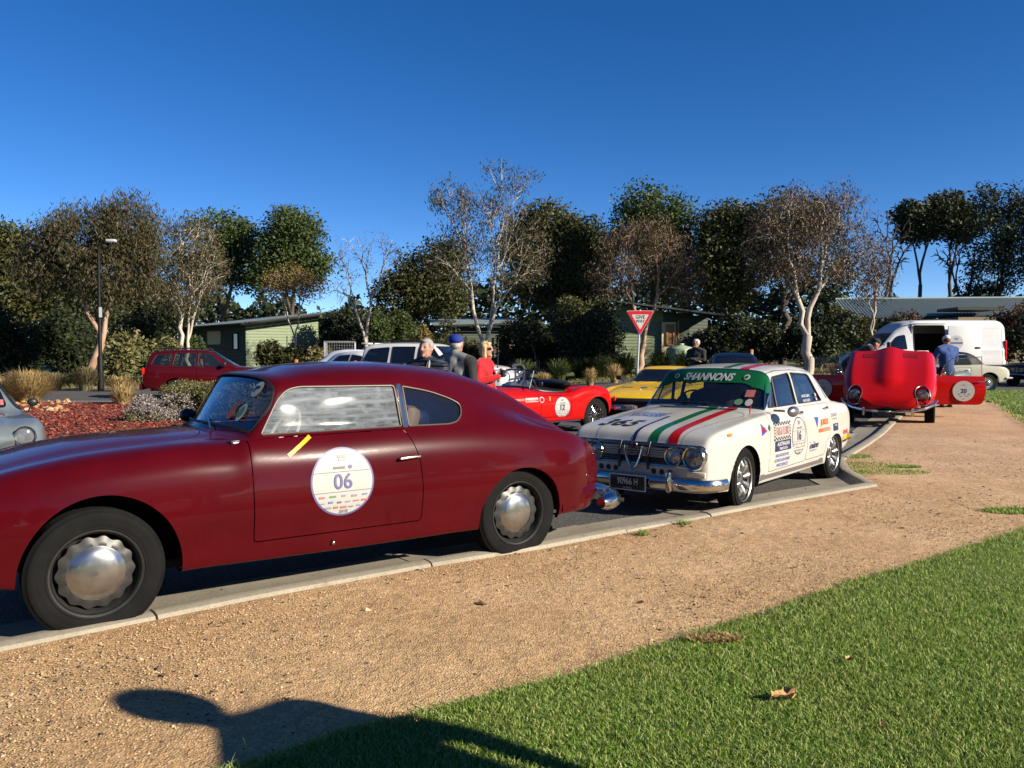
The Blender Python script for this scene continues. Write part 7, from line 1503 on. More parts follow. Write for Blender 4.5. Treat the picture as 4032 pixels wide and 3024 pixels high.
    _q = at(3728, 1400, 19.6); person('man in blue polo shirt working beside the red sports car', (_q.x, 19.6, Hh(_q.x, 19.6)), R(195), 1.78, top=(.010, .040, .16), legs=(.012, .012, .014), hair=(.06, .04, .03), pose='work', sleeve='short', cap=((.5, .5, .52),), turn=R(-25), nod=R(18), bulk=1.12, voxel=.018)
    # driver in the white saloon; bystander beside the photographer whose shadow crosses the path
    d = person('driver in dark clothes and sunglasses at the wheel of the white saloon', (0, 0, 0), 0, 1.72, top=(.014, .014, .016), legs=(.02, .02, .03), hair=(.08, .06, .05), seated=True, glasses=True, voxel=.02)
    a = R(51); l = Vector((1.62, .33, -.42)); d.location = (1.565+l.x*math.cos(a)-l.y*math.sin(a), 7.99+l.x*math.sin(a)+l.y*math.cos(a), l.z); d.rotation_euler = (0, 0, a-math.pi/2)
    person('bystander out of frame whose shadow falls over the gravel path', (2.07, 1.38, .075), R(-95), 1.78, top=(.05, .05, .06), legs=(.03, .03, .05), hair=(.06, .05, .04), pose='stand', voxel=.02, bulk=1.15, extra=lambda t, J, k, V, jk, hp: MB().ell(hp(0, .02, .05), (.125*k, .140*k, .115*k), 16, 10).build('shadow_hat', pbr('shadow_hat_wool', (.04, .04, .05), .9, bump=.5, bscale=120), t))  # unseen hat added to widen the head's cast shadow
people()
# ================================================================ trees, shrubs, houses, street furniture
def leaves(C, n, spread, size, asp, droop, rg, flat=1.):
    """n leaf blades round each centre C; droop 0 random .. 1 hanging"""
    m = len(C); q = rg.normal(0, 1, (m*n, 3)); q /= np.linalg.norm(q, axis=1, keepdims=True); P = np.repeat(C, n, 0)+q*(rg.random((m*n, 1))**.5)*1.75*np.array([spread, spread, spread*flat]); k = len(P)
    d = rg.normal(0, 1, (k, 3)); d /= np.linalg.norm(d, axis=1, keepdims=True); d[:, 2] = d[:, 2]*(1-droop)-droop*1.2; d /= np.linalg.norm(d, axis=1, keepdims=True)
    u = np.cross(d, rg.normal(0, 1, (k, 3))); u /= np.maximum(np.linalg.norm(u, axis=1, keepdims=True), 1e-6); L = (size*rg.uniform(.6, 1.4, k))[:, None]; W = L*asp
    V = np.stack([P-d*L*.5, P+u*W*.5+d*L*.05, P+d*L*.5, P-u*W*.5+d*L*.05], 1).reshape(-1, 3); o = np.arange(k)*4; return V, np.stack([o, o+1, o+2, o+3], 1)
def skeleton(base, top, targets, rg, r0, rmin, wig=.06, first=.55, split=2):
    """limbs that fork towards groups of targets; returns list of (points, radii)"""
    out = []; n0 = len(targets)
    def rad(n): return max(rmin, r0*.8*(n/n0)**.56)
    def limb(p, q, ra, rb, m=3):
        p, q = np.array(p), np.array(q); L = np.linalg.norm(q-p); pts = [p+(q-p)*i/m+(rg.normal(0, wig*L*.6, 3) if 0 < i < m else 0) for i in range(m+1)]; out.append((pts, [ra+(rb-ra)*i/m for i in range(m+1)]))
    def grow(p, T, d, ra):
        n = len(T)
        if n <= 2 or d > 9:
            for t in T: limb(p, t, max(rmin, ra*.7), rmin*.5, 3)
            return
        c = [T[rg.integers(n)]]
        while len(c) < split: dd = np.min([np.linalg.norm(T-x, axis=1) for x in c], 0); c.append(T[rg.choice(n, p=dd**2/max((dd**2).sum(), 1e-9)) if dd.sum() > 0 else 0])
        c = np.array(c)
        for _ in range(4):
            lab = np.argmin([np.linalg.norm(T-x, axis=1) for x in c], 0); c = np.array([T[lab == i].mean(0) if (lab == i).any() else c[i] for i in range(len(c))])
        for i in range(len(c)):
            S = T[lab == i]
            if len(S) == 0: continue
            f = rg.uniform(.35, .55); q = p+(c[i]-p)*f; q[2] += .04*np.linalg.norm(c[i]-p); rb = rad(len(S)); limb(p, q, min(ra, rb*1.25), rb); grow(q, S, d+1, rb)
    limb(base, top, r0*1.25, r0, 5); grow(np.array(top, float), np.array(targets), 0, r0); return out
def tubes(limbs, n=6):
    V = []; F = []
    for pts, rr in limbs:
        P = np.array(pts); m = len(P); t = np.gradient(P, axis=0); t /= np.maximum(np.linalg.norm(t, axis=1, keepdims=True), 1e-9); ref = np.array([.3, .9, .1]) if abs(t[0, 1]) < .8 else np.array([1., 0, 0]); u = np.cross(t, ref); u /= np.linalg.norm(u, axis=1, keepdims=True); w = np.cross(t, u); a = np.arange(n)*2*np.pi/n
        ring = P[:, None]+(u[:, None]*np.cos(a)[None, :, None]+w[:, None]*np.sin(a)[None, :, None])*np.array(rr)[:, None, None]; b = sum(len(x) for x in V); V.append(ring.reshape(-1, 3)); i = np.arange(m-1)[:, None]*n; j = np.arange(n)[None]; F.append(np.stack([b+i+j, b+i+(j+1) % n, b+i+n+(j+1) % n, b+i+n+j], -1).reshape(-1, 4))
    return np.concatenate(V), np.concatenate(F)
def barkm(name, a, b, sc=3.):
    return pbr(name, a, .85, col2=b, vscale=sc, bump=.4, bscale=14, bdist=.03, vstretch=(1, 1, .35))
BK = dict(pink=barkm('gum_bark_pink', (.24, .14, .085), (.38, .26, .18)), pale=barkm('gum_bark_pale', (.27, .22, .175), (.44, .385, .32)), dark=barkm('dark_bark', (.045, .035, .028), (.10, .08, .065)), grey=barkm('grey_bark', (.22, .18, .15), (.40, .34, .29)))
LF = dict(gum=leafmat('gum_leaves', [(.022, .027, .010), (.042, .046, .017), (.07, .058, .026), (.10, .066, .034), (.032, .042, .015)], .2), brown=leafmat('bronze_leaves', [(.045, .034, .018), (.085, .052, .028), (.12, .075, .042), (.06, .055, .024)], .2),
          green=leafmat('mid_green_leaves', [(.022, .042, .010), (.04, .065, .014), (.06, .085, .020), (.08, .095, .03)], .25), dark=leafmat('dark_leaves', [(.010, .017, .007), (.018, .028, .010), (.03, .04, .013), (.045, .05, .018)], .15), olive=leafmat('olive_leaves', [(.03, .036, .010), (.055, .058, .016), (.08, .078, .022)], .2),
          rust=leafmat('rust_leaves', [(.05, .022, .014), (.09, .04, .022), (.11, .065, .03), (.05, .045, .018)], .2), bush=leafmat('bush_leaves', [(.05, .06, .016), (.095, .10, .03), (.14, .13, .05), (.20, .155, .075)], .2), lav=leafmat('grey_lilac_flowers', [(.13, .11, .10), (.20, .165, .155), (.27, .235, .22), (.36, .34, .32)], .2), gold=leafmat('golden_shrub', [(.11, .075, .02), (.17, .11, .03), (.09, .08, .025)], .2))
def px_ell(px, py, rx, ry, Y, dy=None):
    c = at(px, py, Y); s = Y/FPX; return (c.x, c.y, c.z, rx*s, dy if dy else (rx*s*.9), ry*s)
def tree(label, base_px, Y, ells, kind='gum', bark='pale', nt=170, nl=34, size=.20, asp=.28, droop=.75, spread=.32, r0=.16, fork=.35, lean=None, seed=0, rmin=.012, group=None, bare=0., name='gum_tree', split=2, flat=1.):
    rg = np.random.default_rng(seed+100); bx = at(base_px, 1400, Y).x; by = Y; bz = Hh(bx, by)-.05; E = [px_ell(*e, Y) for e in ells]; wt = np.array([e[3]*e[4]*e[5] for e in E])**.7; wt /= wt.sum(); T = []
    for i in rg.choice(len(E), nt, p=wt):
        e = E[i]; v = rg.normal(0, 1, 3); v /= np.linalg.norm(v); r = rg.uniform(.25, 1)**.45; T.append((e[0]+v[0]*e[3]*r, e[1]+v[1]*e[4]*r, e[2]+v[2]*e[5]*r))
    T = np.array(T); zc = T[:, 2].min(); tp = (bx+(lean or 0), by, bz+max(1.0, (T[:, 2].mean()-bz)*fork)); t = thing(name, label, 'tree', (bx, by, bz), 0, group); limbs = skeleton((bx, by, bz), tp, T, rg, r0, rmin, split=split)
    V, F = tubes(limbs, 6); mesh_np('trunk', V-np.array([bx, by, bz]), F, BK[bark], t)
    tips = T[rg.random(len(T)) >= bare]
    if name == 'gum_tree': size, nl = size*.72, int(nl*1.7)
    if nl and len(tips):
        V, F = leaves(tips, nl, spread, size, asp, droop, rg, flat); mesh_np('crown', V-np.array([bx, by, bz]), F, LF[kind], t, False)
    return t
def shrub(label, px, ybase, Y, w_px, h_px, kind='dark', n=2600, size=.16, asp=.45, droop=.2, seed=0, name='shrub', group=None, lumps=9, dy=None, zoff=None, stems=7):
    """leafy mass built from lumps of leaves over a handful of stems, standing on the ground"""
    rg = np.random.default_rng(seed+500); c = at(px, ybase, Y); s = Y/FPX; W, Ht = w_px*s/2, h_px*s; gx, gy = c.x, Y; gz = Hh(gx, gy); t = thing(name, label, 'shrub', (gx, gy, gz), 0, group); D = dy or W*.7; ztop = (c.z-gz)+Ht
    L = []
    for i in range(lumps): a = rg.uniform(0, 6.28); r = math.sqrt(rg.random())*.75; L.append((W*r*math.cos(a), D*r*math.sin(a), ztop*rg.uniform(.25, .78), rg.uniform(.28, .45)))
    C = []
    for x, y, z, r in L:
        m = n//lumps//6; v = rg.normal(0, 1, (m, 3)); v /= np.linalg.norm(v, axis=1, keepdims=True); q = rg.uniform(.45, 1, (m, 1))**.5; C.append(np.array([x, y, z])+v*q*np.array([W*r*1.1, D*r*1.1, min(ztop*r*.75, ztop-z+.02)]))
    C = np.concatenate(C); C[:, 2] = np.maximum(C[:, 2], .05); V, F = leaves(C, 6, size*.9, size, asp, droop, rg); V[:, 2] = np.maximum(V[:, 2], .0); mesh_np('foliage', V, F, LF[kind], t, False)
    V, F = tubes([([(0, 0, -.05), np.array([x*.4, y*.4, z*.5]), np.array([x, y, z])], [.035, .025, .010]) for x, y, z, r in L[:stems]], 5); mesh_np('stem', V, F, BK['grey'], t)
    return t
def tussock(label, x, y, r, h, n, mat, seed, name='grass_tussock', group=None, wid=.006, z=None):
    rg = np.random.default_rng(seed+900); z0 = Hh(x, y) if z is None else z; t = thing(name, label, 'grass', (x, y, z0), 0, group); a = rg.uniform(0, 6.28, n); b = np.sqrt(rg.random(n))*r*.28; out = rg.uniform(.15, 1.0, n)*r; hh = h*rg.uniform(.55, 1.05, n)*(1-.35*(out/r)**2); ca, sa = np.cos(a), np.sin(a); sw = rg.normal(0, .12, n)
    P = []
    for f, q in ((0, 0), (.33, .45), (.68, .82), (1., 1.)): P.append(np.stack([(b+out*f**1.7)*ca-sw*f*sa, (b+out*f**1.7)*sa+sw*f*ca, hh*(q if f < 1 else .94-rg.uniform(0, .2, n))], 1))
    u = np.stack([-sa, ca, np.zeros(n)], 1); w = [wid, wid*.9, wid*.6]; V = []
    for i in range(3): V += [P[i]-u*w[i], P[i]+u*w[i]]
    V.append(P[3]); V = np.stack(V, 1).reshape(-1, 3); o = np.arange(n)*7; F4 = np.concatenate([np.stack([o, o+1, o+3, o+2], 1), np.stack([o+2, o+3, o+5, o+4], 1)]); mesh_np('blades', V, [F4, np.stack([o+4, o+5, o+6], 1)], mat, t, False); return t
G1 = 'gum trees along the far verge'; G2 = 'dense trees behind the cabins'
# --- gums in front
tree('leaning pink barked gum behind the lamp post', 335, 36, [(300, 950, 160, 120, ), (500, 900, 110, 120), (200, 1060, 120, 110), (440, 1080, 150, 110), (560, 1010, 70, 110)], 'gum', 'pink', 380, 60, .26, .24, .8, .42, .17, .34, .75, 1, group=G1)
tree('gum with clustered pale trunks left of the green cabin', 690, 44, [(640, 1020, 110, 160), (740, 980, 110, 140), (800, 1080, 90, 110), (690, 1170, 120, 70)], 'gum', 'pale', 250, 34, .24, .25, .8, .38, .16, .30, .3, 2, group=G1, bare=.25)
tree('thin pale gum leaning away beside the red wagon roof', 725, 46, [(790, 960, 90, 110), (840, 1060, 70, 90)], 'brown', 'pale', 110, 10, .2, .25, .8, .3, .11, .30, .2, 22, group=G1, bare=.45)
tree('nearly leafless gum between the green cabin and white wagon', 1435, 48, [(1380, 1030, 80, 110), (1500, 1010, 85, 100), (1330, 1150, 70, 60), (1545, 1030, 40, 90)], 'brown', 'pale', 210, 5, .16, .25, .7, .25, .15, .30, .1, 3, group=G1, bare=.4, rmin=.014)
tree('tall sparse gum rising above the others at the centre', 1900, 45, [(1960, 680, 55, 90), (2060, 720, 60, 60), (1770, 780, 90, 70), (1740, 950, 70, 70), (1920, 880, 170, 130), (1800, 1040, 130, 110), (2040, 1040, 140, 120), (2120, 960, 60, 100)], 'gum', 'pale', 400, 20, .26, .26, .7, .32, .19, .24, .1, 4, group=G1, bare=.18, split=3)
tree('bronze leaved gum behind the give way sign', 2515, 42, [(2480, 1010, 130, 130), (2640, 1010, 120, 130), (2400, 1110, 90, 90), (2700, 1120, 80, 80), (2540, 930, 90, 60)], 'brown', 'pink', 330, 22, .24, .26, .8, .36, .15, .30, .25, 5, group=G1, bare=.15)
tree('broad bronze crowned gum with pale trunk right of centre', 3180, 40, [(3130, 860, 180, 120), (3290, 860, 130, 130), (3020, 960, 120, 110), (3200, 1010, 180, 120), (3370, 1010, 80, 110), (3060, 1100, 90, 70)], 'brown', 'pale', 480, 24, .22, .27, .75, .34, .21, .30, .0, 6, group=G1, bare=.12)
tree('slim gum with hanging leaves right of the broad gum', 3440, 46, [(3440, 1010, 60, 110), (3480, 1090, 50, 80), (3420, 1150, 60, 60)], 'brown', 'grey', 130, 20, .24, .26, .8, .35, .11, .3, .0, 7, group=G1, bare=.3)
# --- dense trees behind
def dense_tree(label, px, Y, ells, kind, seed, nt=150, nl=90, size=.27, **kw): return tree(label, px, Y, ells, kind, 'dark', nt, nl, size, .5, .25, .62, .22, .45, .0, seed, group=G2, name='dense_tree', rmin=.02, **kw)
dense_tree('dark green tree filling the left edge of the photo', 40, 46, [(30, 1010, 110, 110), (60, 1150, 140, 110), (-30, 1080, 120, 140)], 'olive', 11, 190)
dense_tree('rounded dark green tree top behind the clustered pale gum', 880, 66, [(860, 910, 110, 75), (960, 960, 90, 80), (840, 1050, 120, 90), (980, 1080, 80, 60)], 'green', 12, 190)
dense_tree('tall rounded green tree left of the bare gum', 1150, 64, [(1130, 900, 75, 65), (1180, 930, 85, 85), (1110, 1010, 90, 80), (1200, 1040, 110, 70), (1060, 1090, 80, 50)], 'green', 13, 220)
tree('small golden tipped tree in front of the tall rounded tree', 1165, 50, [(1150, 1100, 100, 45), (1220, 1130, 80, 50), (1080, 1140, 70, 40)], 'gold', 'pale', 120, 22, .2, .4, .3, .35, .09, .4, .0, 14, group=G1)
dense_tree('dark tree mass between the bare gum and the tall gum', 1640, 62, [(1640, 1090, 100, 80), (1740, 1050, 90, 90), (1590, 1170, 110, 80), (1720, 1170, 120, 80)], 'olive', 15, 200)
dense_tree('dark rounded tree just right of the tall gum', 2170, 64, [(2140, 880, 110, 75), (2060, 960, 90, 90), (2230, 980, 110, 110), (2160, 1090, 150, 100)], 'olive', 16, 260)
dense_tree('dark spreading conifer beside the rounded tree', 2300, 66, [(2290, 920, 90, 60), (2350, 1000, 70, 70), (2280, 1060, 110, 90), (2260, 1150, 140, 90)], 'dark', 17, 230)
dense_tree('tall bright green tree with ragged top behind the sign', 2560, 60, [(2520, 810, 75, 70), (2600, 850, 110, 80), (2480, 900, 80, 80), (2690, 860, 70, 70), (2590, 960, 140, 90), (2620, 1080, 120, 80)], 'green', 18, 290, 56)
dense_tree('dark tree behind the arms folded man', 2840, 58, [(2850, 900, 90, 70), (2930, 880, 80, 70), (2830, 1000, 110, 90), (2960, 1010, 100, 90), (2850, 1120, 130, 90)], 'olive', 19, 260)
dense_tree('dark leafy mass behind the broad bronze gum', 3080, 56, [(3080, 860, 120, 90), (3200, 900, 120, 90), (3060, 1040, 130, 100), (3240, 1080, 130, 90)], 'dark', 20, 190, 44)
tree('umbrella crowned tree with bare dark limbs above the long roof', 3640, 76, [(3590, 860, 75, 55), (3680, 850, 70, 55), (3620, 910, 80, 35)], 'dark', 'dark', 150, 55, .34, .5, .3, .55, .17, .55, -.5, 31, group=G2, name='dense_tree', rmin=.02)
tree('second umbrella crowned tree right of the first', 3700, 78, [(3740, 830, 80, 60), (3800, 870, 60, 55), (3760, 900, 70, 40)], 'dark', 'dark', 150, 55, .34, .5, .3, .55, .17, .55, .8, 32, group=G2, name='dense_tree', rmin=.02)
tree('thin leafless dark tree above the long roof left end', 3490, 74, [(3480, 880, 50, 70), (3520, 1000, 70, 90), (3560, 940, 50, 80)], 'dark', 'dark', 130, 0, .3, .5, .3, .5, .22, .4, .0, 33, group=G2, name='bare_tree', rmin=.045)
tree('thin leafless dark tree above the long roof middle', 3790, 75, [(3800, 1000, 80, 90), (3720, 1020, 60, 80), (3860, 1020, 50, 70)], 'dark', 'dark', 150, 0, .3, .5, .3, .5, .22, .35, .0, 34, group=G2, name='bare_tree', rmin=.045)
dense_tree('tall dark leafed tree at the right edge', 3930, 72, [(3930, 800, 90, 75), (4020, 850, 80, 90), (3900, 920, 110, 80), (4010, 1000, 100, 100), (3900, 1090, 100, 90), (3860, 1170, 70, 40)], 'dark', 35, 300, 46)
dense_tree('dark leafed tree beyond the right edge', 4160, 70, [(4150, 900, 110, 140), (4140, 1060, 120, 100)], 'dark', 36, 160, 40)
for i, (px, Y, py, rx, ry) in enumerate(((-160, 50, 1060, 150, 150), (260, 58, 1150, 160, 110), (560, 62, 1150, 140, 90))): dense_tree(('dark tree beyond the left edge', 'dark olive tree behind the leaning gum', 'dark olive tree behind the clustered gum')[i], px, Y, [(px, py, rx, ry), (px+60, py+70, rx, ry*.8)], 'dark', 40+i, 150)
# --- the wood behind everything, too far to tell its trees apart
def far_wood():
    rg = np.random.default_rng(77); n = 42000; px = rg.uniform(-500, 4500, n); Y = rg.uniform(84, 98, n); top = np.interp(px, [-500, 300, 650, 1000, 1300, 1480, 1640, 1800, 2450, 2700, 3300, 3420, 4500], [1080, 1100, 1160, 1190, 1235, 1225, 1190, 1120, 1110, 1120, 1140, 1215, 1200])
    top = top+28*np.sin(px/47.)+18*np.sin(px/19.+1)+rg.normal(0, 10, n); py = top+(1420-top)*rg.random(n)**1.15; X = (px-CX0)/FPX*Y; Z = CAM_H+(HOR-py)*Y/FPX; V, F = leaves(np.stack([X, Y, Z], 1), 1, .3, .75, .6, .3, rg); stuff(mesh_np('far_wood', V, F, LF['dark'], None, False), 'dark far off wood behind the cabins')
far_wood()
# unseen trees added behind the camera to darken reflections in paint and glass
for i, (x, y, w_, h_) in enumerate(((-30, -8, 9, 8), (-22, -20, 9, 9), (-10, -27, 10, 8), (2, -30, 10, 7.5), (14, -28, 10, 7), (24, -20, 9, 7.5), (32, -8, 9, 8), (36, 6, 8, 7.5))):
    rg = np.random.default_rng(300+i); t = thing('reflection_tree', ('unseen tree added for dark reflections, far left', 'unseen tree added for dark reflections, left', 'unseen tree added for dark reflections, left of centre', 'unseen tree added for dark reflections, straight behind', 'unseen tree added for dark reflections, right of centre', 'unseen tree added for dark reflections, right', 'unseen tree added for dark reflections, far right', 'bushy tree beyond the right edge of the lawn')[i], 'tree', (x, y, 0), 0, 'unseen trees added for dark reflections')
    v = rg.normal(0, 1, (420, 3)); v /= np.linalg.norm(v, axis=1, keepdims=True); C = v*(rg.random((420, 1))**.4)*np.array([w_*.62, w_*.5, h_*.46])+np.array([0, 0, h_*.52]); V, F = leaves(C, 14, .5, .55, .6, .3, rg); V[:, 2] = np.maximum(V[:, 2], .02); mesh_np('crown', V, F, LF['olive'], t, False); V, F = tubes([([(0, 0, -.1), np.array([.2, .1, h_*.3]), np.array([0, 0, h_*.6])], [.25, .2, .1])]); mesh_np('trunk', V, F, BK['grey'], t)
# --- shrub belt
SB = 'shrubs along the back of the verge'
for i, (px, yb, Y, w, h, kd, lab) in enumerate((
    (60, 1440, 40, 330, 250, 'dark', 'dark shrub mass at the far left behind the tussocks'), (250, 1420, 42, 260, 220, 'dark', 'dark shrub behind the leaning gum trunk'), (480, 1470, 38, 170, 170, 'bush', 'pale green shrub between lamp post and red wagon'), (560, 1420, 46, 300, 200, 'dark', 'dark shrub behind the red wagon rear'),
    (640, 1470, 42, 150, 130, 'bush', 'small green shrub left of the red wagon roof'), (770, 1400, 47, 110, 70, 'green', 'round green shrub in front of the cabin window'), (1120, 1440, 50, 220, 90, 'olive', 'olive shrub at the foot of the green cabin wall'), (1230, 1445, 48, 130, 70, 'bush', 'small shrub beside the orange marker post'),
    (1340, 1400, 56, 260, 190, 'dark', 'dark shrub between cabin and bare gum'), (1560, 1420, 55, 260, 210, 'green', 'green shrub behind the white wagon'), (1700, 1430, 58, 200, 200, 'dark', 'dark shrub left of the tall gum trunk'), (1660, 1350, 52, 80, 70, 'gold', 'small rust coloured shrub above the white wagon'), (1810, 1420, 50, 190, 90, 'olive', 'olive shrub behind the capped man'),
    (2130, 1470, 47, 330, 250, 'dark', 'large dark shrub right of the tall gum'), (2330, 1480, 46, 300, 290, 'dark', 'large dark shrub left of the sign'), (2260, 1400, 55, 300, 230, 'olive', 'tall olive shrub behind the red roadster'), (2850, 1440, 52, 260, 220, 'dark', 'dark shrub right of the water tank'),
    (3010, 1440, 48, 280, 220, 'dark', 'dark shrub left of the broad gum trunk'), (3230, 1450, 47, 260, 220, 'dark', 'dark shrub right of the broad gum trunk'), (3370, 1420, 50, 260, 210, 'olive', 'olive shrub left of the van'), (3520, 1400, 52, 240, 170, 'dark', 'dark shrub behind the van bonnet'), (3600, 1300, 54, 190, 90, 'rust', 'rust coloured shrub above the van roof'),
    (3960, 1420, 50, 200, 220, 'rust', 'tall rusty shrub right of the van'), (4060, 1430, 47, 240, 230, 'dark', 'dark shrub at the right edge behind the dark coupe'), (3870, 1420, 56, 160, 130, 'dark', 'dark shrub behind the van tail'))):
    shrub(lab, px, yb, Y, w, h, kd, 9000 if w > 200 else 4200, .22, .42, .3, i, group=SB)
# --- bed planting
shrub('low rounded olive bush on the mulch behind the coupe windscreen', 835, 1662, 17.2, 420, 158, 'bush', 20000, .045, .6, .1, 61, name='garden_bush', lumps=12, dy=.9)
shrub('lilac grey flowering bush at the left of the olive bush', 600, 1668, 16.4, 290, 122, 'lav', 9000, .04, .5, .0, 62, name='garden_bush', lumps=9, dy=.6)
shrub('low green bush tucked under the lilac grey bush', 575, 1672, 16.0, 160, 60, 'bush', 5000, .04, .6, .1, 63, name='garden_bush', lumps=6, dy=.4)
TG = 'dry grass tussocks'
tussock('large golden tussock of dry grass by the bed stones', -13.7, 23.0, .95, 1.25, 2600, M['straw'], 1, group=TG, wid=.009)
tussock('golden tussock leaning out at the far left edge', -15.2, 23.6, .95, 1.05, 1800, M['straw'], 2, group=TG, wid=.009)
M['drab'] = leafmat('drab_grass', [(.07, .065, .03), (.13, .11, .05), (.20, .17, .09)], .2, .7); M['reed'] = leafmat('green_reed', [(.03, .045, .012), (.05, .07, .018), (.08, .09, .03)], .25, .5)
for i, (px, Y, r, h, n, mt, lab) in enumerate(((335, 33.5, .75, 1.2, 1500, 'drab', 'grey green tussock at the foot of the leaning gum'), (470, 33, .8, .75, 900, 'straw', 'low dry tussock right of the lamp post'), (640, 43, 1.0, 1.5, 1200, 'gold', 'tall yellow green tussock behind the red wagon tail'), (480, 21.8, .5, .9, 500, 'straw', 'thin dry grass stems beside the lilac bush'), (2325, 35.8, .45, 1.0, 420, 'straw', 'dry grass tuft behind the red roadster tail'), (2420, 37.5, .6, 1.1, 420, 'straw', 'dry grass tuft left of the sign post'), (2140, 39, .6, .8, 420, 'straw', 'dry grass tuft near the roadster windscreen'), (1950, 37, .5, .8, 400, 'drab', 'short tuft near the white wagon bull bar'), (3290, 40, .6, .8, 420, 'drab', 'grass tuft by the broad gum trunk'), (90, 33, 1.0, .9, 1200, 'drab', 'drab tussock at the left edge of the verge'), (210, 34, .9, .9, 1000, 'drab', 'drab tussock left of the leaning gum'))):
    x = at(px, 1400, Y).x; tussock(lab, x, Y, r, h, n, M[mt] if mt in M else LF[mt], 10+i, group=TG, wid=.011)
for i, (px, Y) in enumerate(((2200, 43), (2290, 44), (2380, 43), (2460, 44), (2600, 43.5), (2700, 43), (2060, 44), (3320, 42.5))): tussock(('strappy green lily clump under the dark shrubs', 'strappy clump left of the dry tuft', 'strappy clump just left of the sign', 'strappy clump behind the sign post', 'strappy clump below the cream door', 'strappy clump beside the water tank', 'strappy clump under the tall gum', 'strappy clump left of the van')[i], at(px, 1400, Y).x, Y, 1.1, 1.5, 420, M['reed'], 40+i, 'lily_clump', 'strappy lily clumps', .022)
Q = scatter([(-30, 35.6), (-8, 36.6), (4, 39.9), (14, 41.4), (30, 40.4), (30, 47), (-30, 45)], 26000, 81); stuff(blades('verge_grass', Q, .16, .02, leafmat('verge_blade', [(.05, .07, .014), (.09, .10, .025), (.16, .14, .05), (.24, .19, .08)], .25), Hn(Q[:, 0], Q[:, 1])-.03, 82, .7), 'rough grass of the far verge')
# --- cabins
CM = dict(green=pbr('sage_cladding', (.155, .19, .118), .6, var=.06), shade_green=pbr('shaded_sage_cladding', (.06, .072, .055), .7), roof=pbr('grey_green_roofing', (.20, .245, .235), .5, .1, var=.08), tan=pbr('tan_render', (.19, .15, .10), .85, var=.1), cream=pbr('cream_panel', (.62, .50, .28), .7, var=.05), timber=pbr('orange_timber', (.42, .17, .06), .6, var=.15), fascia=pbr('dark_fascia', (.03, .032, .03), .6), win=pbr('window_glass', (.02, .025, .03), .08, coat=1))  # the darker sage copy paints shade into the cabins' shaded walls
def corr_wall(name, mat, parent, p, d, L, z0, zt0, zt1, pitch=.20, amp=.022):
    """horizontally ribbed cladding from p along d; top rises from zt0 to zt1"""
    d = np.array(d, float)/np.linalg.norm(d); nrm = np.array([d[1], -d[0]]); zmax = max(zt0, zt1); V = []; nz = int((zmax-z0)/pitch)*3+1; rows = []
    for i in range(nz+1):
        z = z0+(zmax-z0)*i/nz; off = (0, amp, amp*.9)[i % 3]; row = []
        for j in range(9):
            t = L*j/8; zz = min(z, zt0+(zt1-zt0)*j/8); row.append((p[0]+d[0]*t+nrm[0]*off, p[1]+d[1]*t+nrm[1]*off, zz))
        V += row
    F = np.array([(i*9+j, i*9+j+1, i*9+10+j, i*9+9+j) for i in range(nz) for j in range(8)]); return mesh_np(name, V, F, mat, parent, False)
def corr_roof(name, parent, c00, c10, c01, c11, n, amp=.03, mat=None):
    """corrugated sheet between four corners; ribs run from c0x to c1x edge (first index down the slope)"""
    A, B, C, D = [np.array(c, float) for c in (c00, c10, c01, c11)]; V = []; k = n*4
    for i in range(k+1):
        t = i/k; a = A+(C-A)*t; b = B+(D-B)*t; up = np.array([0, 0, amp*math.sin(2*math.pi*i/4+.4)])
        V += [a+up, b+up]
    o = mesh_np(name, V, np.array([(2*i, 2*i+1, 2*i+3, 2*i+2) for i in range(k)]), mat or CM['roof'], parent, True)
    return o
def win_part(parent, p, d, u, z, w, h, frame, glass=None, nm='window'):
    d = np.array(d, float)/np.linalg.norm(d); n = np.array([d[1], -d[0]]); c = np.array(p)+d*u; rz = math.atan2(d[1], d[0]); f = MB(); q = lambda du, dz, dn: (c[0]+d[0]*du+n[0]*dn, c[1]+d[1]*du+n[1]*dn, z+dz)
    for du, dz, a, b in ((-w/2, 0, .08, h), (w/2, 0, .08, h), (0, h/2, w+.08, .08), (0, -h/2, w+.08, .08)): f.box(q(du, dz, .05), (a, .08, b), rz)
    o = f.build(nm, frame, parent, False); MB().box(q(0, 0, .03), (w, .02, h), rz).build('pane', glass or CM['win'], o, False); return o
